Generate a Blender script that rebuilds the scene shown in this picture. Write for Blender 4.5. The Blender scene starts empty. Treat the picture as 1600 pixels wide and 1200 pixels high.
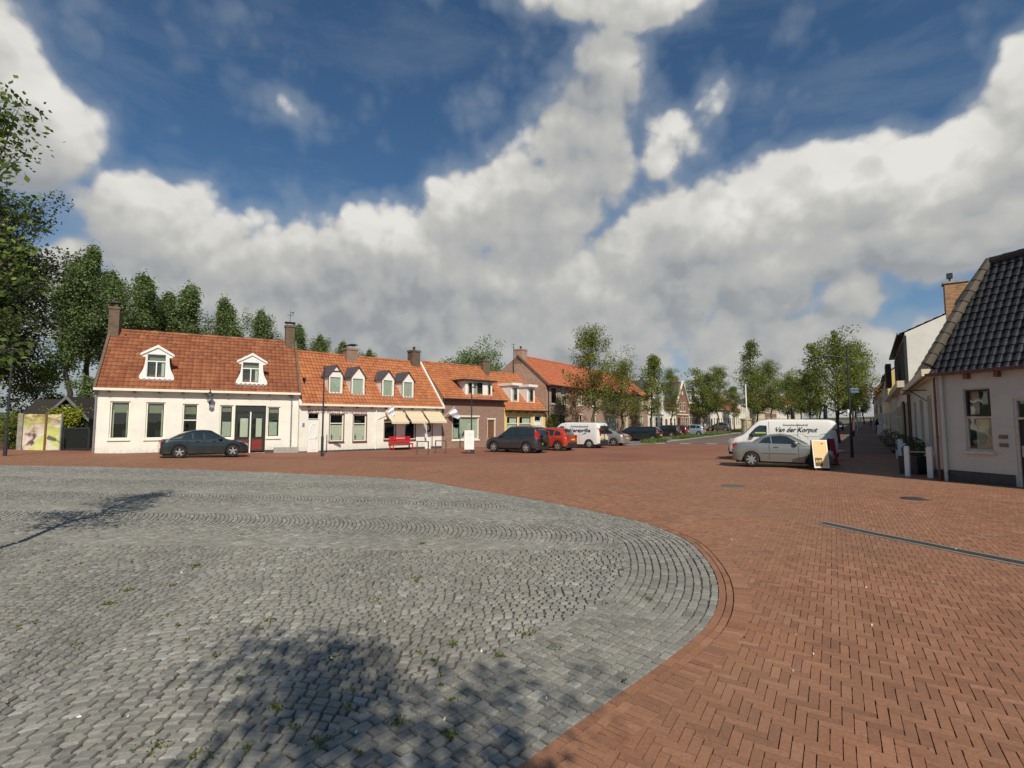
import bpy, bmesh, math, random
import numpy as np
from mathutils import Vector, Matrix
random.seed(7); np.random.seed(7)
SC = bpy.context.scene
COL = SC.collection
R = math.radians
# ------------------------------------------------------------------ camera
F = 800.0                                   # focal length in pixels of the 1600 px wide photograph
PITCH = math.atan(60 / F)
cam_d = bpy.data.cameras.new('camera'); cam_d.lens = 18; cam_d.sensor_width = 36
cam_d.clip_start = 0.05; cam_d.clip_end = 4000
cam = bpy.data.objects.new('camera', cam_d); COL.objects.link(cam)
cam.location = (0, 0, 2.0); cam.rotation_euler = (math.pi / 2 + PITCH, 0, 0)
SC.camera = cam
SC.render.resolution_x = 1024; SC.render.resolution_y = 768
SC.view_settings.view_transform = 'Standard'; SC.view_settings.look = 'None'
SC.view_settings.gamma = 1; SC.view_settings.exposure = -0.12
cP, sP = math.cos(PITCH), math.sin(PITCH)
def ray(px, py):
    u = (px - 800) / F; v = (600 - py) / F
    return Vector((u, cP - sP * v, sP + cP * v))
def dirn(px, py): return ray(px, py).normalized()
# ------------------------------------------------------------------ sun and sky
SUN_EL = R(42); SUN_TRAVEL = Vector((-0.29, 0.957, 0))      # where the light goes, seen from above
sd = bpy.data.lights.new('sun', 'SUN'); sd.energy = 4.9; sd.angle = R(0.53); sd.color = (1.0, 0.92, 0.79)
so = bpy.data.objects.new('sun', sd); COL.objects.link(so)
to_sun = Vector((-SUN_TRAVEL.x * math.cos(SUN_EL), -SUN_TRAVEL.y * math.cos(SUN_EL), math.sin(SUN_EL)))
so.rotation_euler = to_sun.to_track_quat('Z', 'Y').to_euler(); so.location = (5, -10, 30)
world = bpy.data.worlds.new('World'); SC.world = world; world.use_nodes = True
WN = world.node_tree; WN.nodes.clear()

class NT:
    """small helper to wire nodes"""
    def __init__(s, tree): s.t = tree; s.n = tree.nodes; s.l = tree.links
    def new(s, typ, **kw):
        n = s.n.new(typ)
        for k, v in kw.items(): setattr(n, k, v)
        return n
    def put(s, sock, v):
        if isinstance(v, bpy.types.NodeSocket): s.l.new(v, sock)
        elif v is not None:
            sock.default_value = v
    def math(s, op, a, b=None, c=None, clamp=False):
        n = s.new('ShaderNodeMath', operation=op, use_clamp=clamp)
        s.put(n.inputs[0], a); s.put(n.inputs[1], b); s.put(n.inputs[2], c)
        return n.outputs[0]
    def vmath(s, op, a, b=None, out=0):
        n = s.new('ShaderNodeVectorMath', operation=op)
        s.put(n.inputs[0], a)
        if b is not None: s.put(n.inputs[1], b)
        return n.outputs['Value'] if op in ('LENGTH', 'DOT_PRODUCT', 'DISTANCE') else n.outputs[0]
    def scale(s, a, f):
        n = s.new('ShaderNodeVectorMath', operation='SCALE'); s.put(n.inputs[0], a); s.put(n.inputs['Scale'], f); return n.outputs[0]
    def noise(s, vec, scale, detail=4, rough=0.5, dist=0.0, color=False):
        n = s.new('ShaderNodeTexNoise'); s.put(n.inputs['Vector'], vec)
        n.inputs['Scale'].default_value = scale; n.inputs['Detail'].default_value = detail
        n.inputs['Roughness'].default_value = rough; n.inputs['Distortion'].default_value = dist
        return n.outputs['Color' if color else 'Fac']
    def vor(s, vec, scale, feature='F1', rnd=1.0, out='Distance', detail=0.0, smooth=None):
        n = s.new('ShaderNodeTexVoronoi', feature=feature); s.put(n.inputs['Vector'], vec)
        n.inputs['Scale'].default_value = scale; n.inputs['Randomness'].default_value = rnd
        if 'Detail' in n.inputs: n.inputs['Detail'].default_value = detail
        if smooth is not None: n.inputs['Smoothness'].default_value = smooth
        return n.outputs[out]
    def map(s, v, a, b, c, d, smooth=False, clamp=True):
        n = s.new('ShaderNodeMapRange'); n.clamp = clamp
        if smooth: n.interpolation_type = 'SMOOTHSTEP'
        s.put(n.inputs[0], v)
        for i, x in enumerate((a, b, c, d)): s.put(n.inputs[i + 1], x)
        return n.outputs[0]
    def mix(s, f, a, b, mode='MIX'):
        n = s.new('ShaderNodeMix', data_type='RGBA', blend_type=mode)
        s.put(n.inputs['Factor'], f)
        n_in = [i for i in n.inputs if i.type == 'RGBA']
        s.put(n_in[0], c4(a)); s.put(n_in[1], c4(b))
        return [o for o in n.outputs if o.type == 'RGBA'][0]
    def ramp(s, f, stops, interp='LINEAR'):
        n = s.new('ShaderNodeValToRGB'); s.put(n.inputs[0], f); cr = n.color_ramp; cr.interpolation = interp
        while len(cr.elements) < len(stops): cr.elements.new(0.5)
        for e, (p, c) in zip(cr.elements, stops): e.position = p; e.color = c4(c)
        return n.outputs[0]
def c4(c):
    if isinstance(c, (tuple, list)) and len(c) == 3: return (c[0], c[1], c[2], 1)
    return c

BLOBS = [(1060, 400, 330, 130, 1.0), (1240, 400, 260, 70, .9), (1250, 545, 600, 75, .85), (560, 500, 560, 120, .95), (255, 325, 160, 95, .95), (400, 400, 270, 130, .95), (610, 420, 290, 130, 1.0), (825, 330, 200, 140, 1.0), (905, 225, 130, 110, .85),
         (935, 110, 95, 110, .7), (945, 0, 230, 75, .9), (1045, 215, 95, 95, .62), (900, 450, 340, 120, .95), (1170, 325, 200, 100, 1.0),
         (1330, 290, 210, 105, 1.0), (1480, 265, 210, 120, 1.0), (1595, 190, 110, 160, .95), (1480, 370, 330, 90, .9), (690, 530, 640, 85, 1.0),
         (1010, 535, 420, 80, .85), (40, 190, 160, 150, .9), (0, 60, 100, 100, .75), (1350, 460, 110, 60, .85), (1190, 470, 130, 50, .75),
         (1000, 620, 1100, 60, .85), (150, 430, 150, 110, .75), (475, 195, 110, 60, .42), (1130, 145, 65, 55, .5), (1560, 540, 300, 90, .7),
         (250, 560, 500, 90, .7), (1780, 60, 300, 200, .85), (-260, 320, 350, 250, .75)]
def cloud_group(full):
    """density of the clouds in a direction; the full one adds the small billows"""
    g = bpy.data.node_groups.new('cloud_density', 'ShaderNodeTree')
    g.interface.new_socket('Vector', in_out='INPUT', socket_type='NodeSocketVector')
    g.interface.new_socket('Density', in_out='OUTPUT', socket_type='NodeSocketFloat')
    n = NT(g); gi = n.new('NodeGroupInput'); go = n.new('NodeGroupOutput')
    V = gi.outputs[0]
    sep = n.new('ShaderNodeSeparateXYZ'); n.l.new(V, sep.inputs[0])
    az = n.math('ARCTAN2', sep.outputs[0], sep.outputs[1]); el = n.math('ARCSINE', sep.outputs[2])
    cb = n.new('ShaderNodeCombineXYZ'); n.l.new(az, cb.inputs[0]); n.l.new(el, cb.inputs[1])
    w = n.noise(V, 4.0, 3, 0.5, 0, True)
    w = n.scale(n.vmath('SUBTRACT', w, (0.5, 0.5, 0.5)), 0.13)
    P = n.vmath('ADD', cb.outputs[0], w)
    acc = None
    for (bx, by, rx, ry, wt) in BLOBS:
        d = dirn(bx, by); a0 = math.atan2(d.x, d.y); e0 = math.asin(d.z)
        d1 = dirn(bx + rx, by); d2 = dirn(bx, by - ry)
        ra = abs(math.atan2(d1.x, d1.y) - a0); re = abs(math.asin(d2.z) - e0)
        q = n.new('ShaderNodeVectorMath', operation='MULTIPLY_ADD'); n.put(q.inputs[0], P)
        q.inputs[1].default_value = (1 / ra, 1 / re, 0); q.inputs[2].default_value = (-a0 / ra, -e0 / re, 0)
        m = n.map(n.vmath('LENGTH', q.outputs[0]), 0.3, 1.35, wt, 0.0, True)
        acc = m if acc is None else n.math('SMOOTH_MAX', acc, m, 0.25)
    back = n.map(sep.outputs[1], 0.35, -0.1, 0.0, 0.22)
    acc = n.math('MAXIMUM', acc, back)
    f1 = n.noise(V, 5.5, 9 if full else 3, 0.56)
    dens = n.math('ADD', acc, n.math('MULTIPLY', n.math('SUBTRACT', f1, 0.5), 1.05))
    if full:
        f2 = n.vor(n.vmath('ADD', V, n.scale(w, .35)), 13, 'F1', 1, 'Distance', 2.0)
        dens = n.math('ADD', dens, n.math('MULTIPLY', n.math('SUBTRACT', 0.42, f2), 0.40))
    dens = n.math('SUBTRACT', dens, 0.35)
    n.l.new(dens, go.inputs[0])
    return g
def build_world():
    n = NT(WN)
    tc = n.new('ShaderNodeTexCoord'); V = tc.outputs['Generated']
    sky = n.new('ShaderNodeTexSky', sky_type='NISHITA'); sky.sun_disc = False
    sky.sun_elevation = SUN_EL; sky.sun_rotation = math.atan2(to_sun.x, to_sun.y)
    sky.air_density = 1.0; sky.dust_density = 0.6; sky.ozone_density = 1.6
    GF = cloud_group(True); GC = cloud_group(False)
    def D(vec, G):
        k = n.new('ShaderNodeGroup'); k.node_tree = G; n.put(k.inputs[0], vec); return k.outputs[0]
    d0 = D(V, GF)
    d1 = D(n.vmath('ADD', V, (0.014, 0.0, 0.03)), GF)
    d2 = D(n.vmath('ADD', V, (0.02, 0.0, 0.10)), GC)
    cover = n.map(d0, -0.06, 0.17, 0, 1, True)
    halo = n.map(d0, -0.42, 0.02, 0, 0.42, True)
    thin = n.map(n.noise(n.vmath('MULTIPLY', V, (1, 1, 3)), 3.2, 7, 0.62, 0.4), 0.45, 0.85, 0, 0.34)      # thin veils
    halo = n.math('MAXIMUM', halo, thin)
    lit = n.map(n.math('SUBTRACT', d0, d1), -0.18, 0.26, 0.0, 1.0)
    deep = n.map(d2, -0.2, 0.75, 1.0, 0.0)
    sh = n.math('ADD', n.math('MULTIPLY', lit, 0.46), n.math('MULTIPLY', deep, 0.50))
    big = n.noise(n.vmath('MULTIPLY', V, (1, 1, 1.6)), 3.4, 4, 0.55, 0.6)
    sh = n.math('ADD', sh, n.math('MULTIPLY', n.math('SUBTRACT', big, 0.5), 1.1))
    sep = n.new('ShaderNodeSeparateXYZ'); n.l.new(V, sep.inputs[0])
    low = n.map(sep.outputs[2], 0.05, 0.34, 0.84, 1.0)
    sh = n.math('MULTIPLY', sh, low)
    cover = n.math('MAXIMUM', cover, n.map(n.math('ADD', sep.outputs[2], n.math('MULTIPLY', n.math('SUBTRACT', big, 0.5), .18)), 0.04, 0.20, 0.85, 0.0, True))
    ccol = n.ramp(sh, [(0.0, (4.0, 4.25, 4.5)), (0.22, (5.2, 5.35, 5.4)), (0.55, (6.4, 6.4, 6.15)), (0.85, (8.6, 8.45, 8.0)), (1.0, (10.0, 9.8, 9.2))])
    skyc = n.mix(1.0, sky.outputs[0], (0.60, 0.86, 1.02), 'MULTIPLY')
    skyc = n.mix(halo, skyc, (4.4, 5.1, 5.9))                                # thin bright vapour round the clouds
    col = n.mix(cover, skyc, ccol)
    bg = n.new('ShaderNodeBackground'); n.l.new(col, bg.inputs[0]); bg.inputs[1].default_value = 0.085
    out = n.new('ShaderNodeOutputWorld'); n.l.new(bg.outputs[0], out.inputs[0])
    world.cycles.sampling_method = 'MANUAL'; world.cycles.sample_map_resolution = 512
build_world()
# ------------------------------------------------------------------ terrain and helpers
def gz(x, y):
    """height of the gently dished ground"""
    return 0.03 * x * x / (3 + np.sqrt(x * x + y * y + 4))
def gp(px, py):
    """where the sight line through a pixel of the photograph meets the ground"""
    d = ray(px, py); t = 2.0 / max(1e-4, -d.z) if d.z < -1e-4 else 400
    lo, hi = 0.0, 2000.0
    for _ in range(60):
        m = (lo + hi) / 2; p = Vector((0, 0, 2)) + d * m
        if p.z > gz(p.x, p.y): lo = m
        else: hi = m
    p = Vector((0, 0, 2)) + d * lo
    return Vector((p.x, p.y, float(gz(p.x, p.y))))
def pt(px, Y):
    d = ray(px, 690); x = d.x / d.y * Y
    return Vector((x, Y, float(gz(x, Y))))
def zat(py, p, px=None):
    """height of the pixel row py above a ground point p"""
    if px is None: px = 800 + F * p.x / p.y
    d = ray(px, py); return 2.0 + d.z / d.y * p.y
SD = Vector((0.571, 0.821, 0)); SQ = Vector((-0.821, 0.571, 0)); C0 = Vector((13.2, 15.9, 0))
def S(s, q, z=0.0):
    p = C0 + SD * s + SQ * q
    return Vector((p.x, p.y, float(gz(p.x, p.y)) + z))

class MB:
    """collects shapes that become ONE mesh object"""
    def __init__(s): s.v = []; s.f = []; s.t = []; s.tint = 0.5
    def add(s, vs, fs):
        b = len(s.v); s.v += [tuple(v) for v in vs]
        for f in fs: s.f.append(tuple(b + i for i in f)); s.t.append(s.tint)
        return s
    def quad(s, a, b, c, d): return s.add([a, b, c, d], [(0, 1, 2, 3)])
    def poly(s, pts): return s.add(pts, [tuple(range(len(pts)))])
    def box(s, x0, x1, y0, y1, z0, z1):
        x0, x1 = sorted((x0, x1)); y0, y1 = sorted((y0, y1)); z0, z1 = sorted((z0, z1))
        v = [(x0, y0, z0), (x1, y0, z0), (x1, y1, z0), (x0, y1, z0), (x0, y0, z1), (x1, y0, z1), (x1, y1, z1), (x0, y1, z1)]
        return s.add(v, [(0, 3, 2, 1), (4, 5, 6, 7), (0, 1, 5, 4), (1, 2, 6, 5), (2, 3, 7, 6), (3, 0, 4, 7)])
    def prism(s, pts, a0, a1, axis='y'):
        """outline extruded along an axis; pts are (x,z) for y, (y,z) for x, (x,y) for z"""
        def P(p, a): return {'y': (p[0], a, p[1]), 'x': (a, p[0], p[1]), 'z': (p[0], p[1], a)}[axis]
        n = len(pts); v = [P(p, a0) for p in pts] + [P(p, a1) for p in pts]
        f = [tuple(range(n)), tuple(range(2 * n - 1, n - 1, -1))] + [(i, i + n, (i + 1) % n + n, (i + 1) % n) for i in range(n)]
        return s.add(v, f)
    def tube(s, pts, rad, n=8, cap=True):
        pts = [Vector(p) for p in pts]
        if not isinstance(rad, (list, tuple)): rad = [rad] * len(pts)
        vs = []; up = None
        for i, p in enumerate(pts):
            d = (pts[min(i + 1, len(pts) - 1)] - pts[max(i - 1, 0)]).normalized()
            if up is None:
                up = Vector((0, 0, 1)) if abs(d.z) < 0.9 else Vector((1, 0, 0))
            a = d.cross(up)
            if a.length < 1e-4: a = d.orthogonal()
            a.normalize(); b = d.cross(a).normalized(); up = -b if False else up
            for k in range(n):
                w = 2 * math.pi * k / n
                vs.append(p + (a * math.cos(w) + b * math.sin(w)) * rad[i])
        fs = [(i * n + k, i * n + (k + 1) % n, (i + 1) * n + (k + 1) % n, (i + 1) * n + k) for i in range(len(pts) - 1) for k in range(n)]
        if cap: fs += [tuple(range(n))[::-1], tuple((len(pts) - 1) * n + k for k in range(n))]
        return s.add(vs, fs)
    def lathe(s, prof, c=(0, 0, 0), n=16, axis='z', cap=True):
        vs = []
        for r, h in prof:
            for k in range(n):
                w = 2 * math.pi * k / n; a, b = r * math.cos(w), r * math.sin(w)
                vs.append((c[0] + a, c[1] + b, c[2] + h) if axis == 'z' else (c[0] + a, c[1] + h, c[2] + b) if axis == 'y' else (c[0] + h, c[1] + a, c[2] + b))
        fs = [(i * n + k, i * n + (k + 1) % n, (i + 1) * n + (k + 1) % n, (i + 1) * n + k) for i in range(len(prof) - 1) for k in range(n)]
        if cap: fs += [tuple(range(n))[::-1], tuple((len(prof) - 1) * n + k for k in range(n))]
        return s.add(vs, fs)
    def build(s, name, mat, parent=None, smooth=False, bevel=0, recalc=True):
        me = bpy.data.meshes.new(name); me.from_pydata(s.v, [], s.f)
        if any(t != 0.5 for t in s.t):
            a = me.attributes.new('tint', 'FLOAT', 'FACE'); a.data.foreach_set('value', s.t)
        if recalc:
            bm = bmesh.new(); bm.from_mesh(me); bmesh.ops.recalc_face_normals(bm, faces=bm.faces[:])
            bm.to_mesh(me); bm.free()
        if smooth: me.polygons.foreach_set('use_smooth', [True] * len(me.polygons))
        me.materials.append(mat)
        o = bpy.data.objects.new(name, me); COL.objects.link(o)
        if parent is not None: o.parent = parent
        if bevel:
            m = o.modifiers.new('bevel', 'BEVEL'); m.width = bevel; m.segments = 2; m.limit_method = 'ANGLE'; m.angle_limit = R(40)
        return o
def npmesh(name, V, Fq, mat, parent=None, tint=None, smooth=False):
    """mesh from numpy arrays: V (n,3), Fq (m,4)"""
    me = bpy.data.meshes.new(name); V = np.asarray(V, np.float32); Fq = np.asarray(Fq, np.int32); k = Fq.shape[1]
    me.vertices.add(len(V)); me.vertices.foreach_set('co', V.ravel())
    me.loops.add(Fq.size); me.loops.foreach_set('vertex_index', Fq.ravel())
    me.polygons.add(len(Fq)); me.polygons.foreach_set('loop_start', np.arange(0, Fq.size, k, dtype=np.int32))
    me.polygons.foreach_set('loop_total', np.full(len(Fq), k, np.int32))
    me.polygons.foreach_set('use_smooth', np.full(len(Fq), smooth))
    me.update(calc_edges=True)
    if tint is not None:
        a = me.attributes.new('tint', 'FLOAT', 'FACE'); a.data.foreach_set('value', np.asarray(tint, np.float32))
    me.materials.append(mat)
    o = bpy.data.objects.new(name, me); COL.objects.link(o)
    if parent is not None: o.parent = parent
    return o
def tag(o, label, cat, group=None, kind=None):
    if label: o['label'] = label
    if cat: o['category'] = cat
    if group: o['group'] = group
    if kind: o['kind'] = kind
    return o
def thing(name, label, cat, loc=(0, 0, 0), rz=0.0, group=None):
    o = bpy.data.objects.new(name, None); COL.objects.link(o)
    o.empty_display_size = 0.3; o.location = loc; o.rotation_euler = (0, 0, rz)
    return tag(o, label, cat, group)
def structure(o): o['kind'] = 'structure'; return o
def copy_tree(o, parent=None):
    c = o.copy(); COL.objects.link(c)
    if parent is not None: c.parent = parent
    for ch in list(o.children): copy_tree(ch, c)
    return c
def hdg(v): return math.atan2(v[1], v[0])

# ------------------------------------------------------------------ materials
MAT = {}
def material(name):
    m = bpy.data.materials.new(name); m.use_nodes = True; n = NT(m.node_tree)
    b = n.n['Principled BSDF']; return m, n, b
def P(b, **kw):
    for k, v in kw.items(): b.inputs[k.replace('_', ' ')].default_value = c4(v)
def plain(name, col, rough=0.6, metal=0.0, var=0.12, scale=6.0, bump=0.0, coat=0.0, spec=0.5):
    if name in MAT: return MAT[name]
    m, n, b = material(name)
    tc = n.new('ShaderNodeTexCoord').outputs['Object']
    f = n.noise(tc, scale, 5, 0.6)
    lo = tuple(c * (1 - var) for c in col); hi = tuple(min(1, c * (1 + var)) for c in col)
    n.l.new(n.ramp(f, [(0.3, lo), (0.7, hi)]), b.inputs['Base Color'])
    P(b, Roughness=rough, Metallic=metal, Coat_Weight=coat, Specular_IOR_Level=spec)
    if bump:
        bp = n.new('ShaderNodeBump'); bp.inputs['Strength'].default_value = bump; bp.inputs['Distance'].default_value = 0.01
        n.l.new(n.noise(tc, scale * 8, 4, 0.6), bp.inputs['Height']); n.l.new(bp.outputs[0], b.inputs['Normal'])
    MAT[name] = m; return m
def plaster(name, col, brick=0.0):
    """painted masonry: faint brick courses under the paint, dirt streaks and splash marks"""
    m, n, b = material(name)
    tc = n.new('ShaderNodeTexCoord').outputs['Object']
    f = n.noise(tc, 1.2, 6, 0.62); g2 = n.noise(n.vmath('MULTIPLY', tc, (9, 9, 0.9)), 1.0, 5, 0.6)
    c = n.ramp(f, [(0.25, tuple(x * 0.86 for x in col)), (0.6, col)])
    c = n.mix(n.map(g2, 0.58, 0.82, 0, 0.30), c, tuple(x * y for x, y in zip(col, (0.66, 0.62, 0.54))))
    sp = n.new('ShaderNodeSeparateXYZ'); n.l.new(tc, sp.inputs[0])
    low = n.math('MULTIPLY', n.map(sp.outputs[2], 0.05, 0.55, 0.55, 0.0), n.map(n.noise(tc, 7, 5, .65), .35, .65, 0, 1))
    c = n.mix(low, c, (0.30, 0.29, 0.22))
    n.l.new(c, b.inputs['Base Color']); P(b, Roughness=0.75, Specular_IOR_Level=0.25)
    h = n.noise(tc, 14, 5, 0.6)
    if brick:
        cb = n.new('ShaderNodeCombineXYZ'); n.l.new(n.math('ADD', sp.outputs[0], sp.outputs[1]), cb.inputs[0]); n.l.new(sp.outputs[2], cb.inputs[1])
        br = n.new('ShaderNodeTexBrick'); n.l.new(cb.outputs[0], br.inputs['Vector'])
        br.inputs['Scale'].default_value = 1; br.inputs['Brick Width'].default_value = 0.22; br.inputs['Row Height'].default_value = 0.065
        br.inputs['Mortar Size'].default_value = 0.008; br.inputs['Mortar Smooth'].default_value = 0.5
        h = n.math('SUBTRACT', n.math('MULTIPLY', h, 0.5), n.math('MULTIPLY', br.outputs['Fac'], brick))
    bp = n.new('ShaderNodeBump'); bp.inputs['Strength'].default_value = 0.6; bp.inputs['Distance'].default_value = 0.012
    n.l.new(h, bp.inputs['Height']); n.l.new(bp.outputs[0], b.inputs['Normal'])
    MAT[name] = m; return m
def brickwall(name, c1, c2, mortar, grime=0.3):
    m, n, b = material(name)
    tc = n.new('ShaderNodeTexCoord').outputs['Object']
    sp = n.new('ShaderNodeSeparateXYZ'); n.l.new(tc, sp.inputs[0])
    cb = n.new('ShaderNodeCombineXYZ'); n.l.new(n.math('ADD', sp.outputs[0], sp.outputs[1]), cb.inputs[0]); n.l.new(sp.outputs[2], cb.inputs[1])
    br = n.new('ShaderNodeTexBrick'); n.l.new(cb.outputs[0], br.inputs['Vector'])
    br.inputs['Scale'].default_value = 1; br.inputs['Brick Width'].default_value = 0.22; br.inputs['Row Height'].default_value = 0.065
    br.inputs['Mortar Size'].default_value = 0.009; br.inputs['Mortar Smooth'].default_value = 0.3
    br.inputs['Color1'].default_value = c4(c1); br.inputs['Color2'].default_value = c4(c2); br.inputs['Mortar'].default_value = c4(mortar)
    f = n.noise(tc, 0.9, 6, 0.65)
    c = n.mix(n.map(f, 0.4, 0.75, 0, grime), br.outputs[0], (0.09, 0.075, 0.055))
    c = n.mix(n.map(n.noise(tc, 2.3, 5, .6), 0.5, .8, 0, .25), c, tuple(x * 1.5 for x in c1))
    n.l.new(c, b.inputs['Base Color']); P(b, Roughness=0.85, Specular_IOR_Level=0.2)
    bp = n.new('ShaderNodeBump'); bp.inputs['Strength'].default_value = 0.7; bp.inputs['Distance'].default_value = 0.012
    n.l.new(n.math('SUBTRACT', n.noise(tc, 30, 3), br.outputs['Fac']), bp.inputs['Height']); n.l.new(bp.outputs[0], b.inputs['Normal'])
    MAT[name] = m; return m
def tilemat(name, stops, moss=0.3, mosscol=(0.13, 0.12, 0.07), rough=0.7, spec=0.3):
    """roof tiles: every tile its own tint, lichen in patches"""
    m, n, b = material(name)
    tc = n.new('ShaderNodeTexCoord').outputs['Object']
    at = n.new('ShaderNodeAttribute'); at.attribute_name = 'tint'
    f = n.math('ADD', n.math('MULTIPLY', at.outputs['Fac'], 0.7), n.math('MULTIPLY', n.noise(tc, 0.7, 4, .6), 0.5))
    c = n.ramp(f, stops)
    c = n.mix(n.map(n.noise(tc, 2.1, 7, 0.68), 0.50, 0.72, 0, moss), c, mosscol)
    n.l.new(c, b.inputs['Base Color']); P(b, Roughness=rough, Specular_IOR_Level=spec)
    MAT[name] = m; return m
def glassmat(name, tint=(0.75, 0.85, 0.8), refl=0.12):
    m = bpy.data.materials.new(name); m.use_nodes = True; n = NT(m.node_tree); n.n.clear()
    tr = n.new('ShaderNodeBsdfTransparent'); tr.inputs[0].default_value = c4(tint)
    gl = n.new('ShaderNodeBsdfGlossy'); gl.inputs['Roughness'].default_value = 0.02
    tc = n.new('ShaderNodeTexCoord').outputs['Object']
    bp = n.new('ShaderNodeBump'); bp.inputs['Strength'].default_value = 0.25; bp.inputs['Distance'].default_value = 0.01
    n.l.new(n.noise(tc, 1.6, 2), bp.inputs['Height']); n.l.new(bp.outputs[0], gl.inputs['Normal'])
    lw = n.new('ShaderNodeLayerWeight'); lw.inputs[0].default_value = .5
    mx = n.new('ShaderNodeMixShader'); n.l.new(n.math('ADD', n.math('MULTIPLY', n.math('POWER', lw.outputs['Facing'], 4.0), .75), refl + .05, clamp=True), mx.inputs[0])
    n.l.new(tr.outputs[0], mx.inputs[1]); n.l.new(gl.outputs[0], mx.inputs[2])
    o = n.new('ShaderNodeOutputMaterial'); n.l.new(mx.outputs[0], o.inputs[0])
    MAT[name] = m; return m
def carpaint(name, col, metal=0.35):
    if name in MAT: return MAT[name]
    m, n, b = material(name)
    tc = n.new('ShaderNodeTexCoord').outputs['Object']
    sp = n.new('ShaderNodeSeparateXYZ'); n.l.new(tc, sp.inputs[0])
    dust = n.math('MULTIPLY', n.map(sp.outputs[2], 0.15, 0.8, 0.20, 0.03), n.map(n.noise(tc, 4, 5, .6), .3, .7, .3, 1))
    c = n.mix(dust, c4(col), (0.22, 0.18, 0.14))
    n.l.new(c, b.inputs['Base Color']); P(b, Roughness=0.34, Metallic=metal, Coat_Weight=0.9, Coat_Roughness=0.05)
    MAT[name] = m; return m
def leafmat(name, dark, light, trans=0.35):
    m, n, b = material(name)
    at = n.new('ShaderNodeAttribute'); at.attribute_name = 'tint'
    c = n.ramp(at.outputs['Fac'], [(0.0, dark), (0.75, light), (1.0, tuple(min(1, x * 1.25) for x in light))])
    n.l.new(c, b.inputs['Base Color']); P(b, Roughness=0.55, Specular_IOR_Level=0.35)
    tl = n.new('ShaderNodeBsdfTranslucent'); n.l.new(n.mix(1.0, c, (1.1, 1.25, 0.5), 'MULTIPLY'), tl.inputs[0])
    mx = n.new('ShaderNodeMixShader'); mx.inputs[0].default_value = trans
    n.l.new(b.outputs[0], mx.inputs[1]); n.l.new(tl.outputs[0], mx.inputs[2]); n.l.new(mx.outputs[0], n.n['Material Output'].inputs[0])
    MAT[name] = m; return m

WHITE = plaster('white_masonry', (0.82, 0.79, 0.69), 0.25)
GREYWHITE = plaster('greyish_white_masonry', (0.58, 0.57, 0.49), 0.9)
YELLOW = plaster('yellow_masonry', (0.78, 0.58, 0.22), 0.3)
CREAMW = plaster('cream_masonry', (0.66, 0.58, 0.42), 0.3)
CREAM = plain('cream_paint', (0.80, 0.76, 0.62), 0.45, var=0.06)
WPAINT = plain('white_paint', (0.80, 0.79, 0.73), 0.45, var=0.06)
DKGREEN = plain('dark_green_paint', (0.022, 0.028, 0.02), 0.4)
BLACKP = plain('black_paint', (0.012, 0.012, 0.013), 0.45)
REDDOOR = plain('dark_red_paint', (0.20, 0.028, 0.02), 0.4)
REDP = plain('red_paint', (0.55, 0.025, 0.03), 0.4)
TRIM = plain('red_brown_trim', (0.14, 0.05, 0.035), 0.55)
ZINC = plain('zinc', (0.30, 0.31, 0.32), 0.5, 0.4)
STEEL = plain('dark_steel', (0.05, 0.052, 0.055), 0.5, 0.5)
GALV = plain('galvanised_steel', (0.42, 0.43, 0.42), 0.45, 0.6)
CONC = plain('concrete', (0.33, 0.32, 0.29), 0.85, var=0.2, bump=0.4)
SLATE = plain('slate', (0.075, 0.08, 0.09), 0.6, var=0.3)
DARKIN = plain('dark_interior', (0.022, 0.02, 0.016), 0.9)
PLINTH = plain('dark_plinth', (0.06, 0.06, 0.055), 0.8, var=.3)
BLIND = plain('green_grey_blind', (0.22, 0.23, 0.16), 0.8)
CURT = plain('net_curtain', (0.62, 0.63, 0.56), 0.9, var=0.25, scale=22)
GREENC = plain('pale_green_curtain', (0.47, 0.52, 0.46), 0.9, var=0.18, scale=12)
TIMBER = plain('brown_timber', (0.17, 0.075, 0.035), 0.6, var=0.3)
LETTER = plain('faded_red_lettering', (0.30, 0.14, 0.12), 0.6)
AWN = plain('beige_awning_cloth', (0.63, 0.52, 0.35), 0.85, var=0.06)
GLASS = glassmat('window_glass', (0.93, 0.96, 0.92), 0.03)
CLEAR = glassmat('lamp_glass', (0.9, 0.92, 0.9), 0.1)
BRICK_H3 = brickwall('brown_brick', (0.36, 0.205, 0.15), (0.26, 0.145, 0.11), (0.32, 0.26, 0.2), 0.2)
BRICK_H5 = brickwall('pink_brown_brick', (0.46, 0.285, 0.20), (0.35, 0.205, 0.145), (0.42, 0.36, 0.3), 0.2)
BRICK_G = brickwall('weathered_brick', (0.20, 0.13, 0.085), (0.12, 0.08, 0.055), (0.16, 0.14, 0.11), 0.5)
BRICK_RED = brickwall('red_brick', (0.36, 0.12, 0.07), (0.24, 0.08, 0.05), (0.3, 0.25, 0.2), 0.2)
BRICK_Y = brickwall('ochre_brick', (0.50, 0.26, 0.11), (0.25, 0.12, 0.06), (0.42, 0.34, 0.24), 0.15)
T_OLD = tilemat('old_red_pantiles', [(0.1, (0.12, 0.048, 0.030)), (0.5, (0.235, 0.080, 0.038)), (0.95, (0.37, 0.145, 0.064))], 0.42, (0.14, 0.085, 0.055))
T_ORANGE = tilemat('orange_pantiles', [(0.1, (0.20, 0.068, 0.034)), (0.5, (0.37, 0.125, 0.050)), (0.95, (0.50, 0.20, 0.078))], 0.32, (0.20, 0.10, 0.055))
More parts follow.
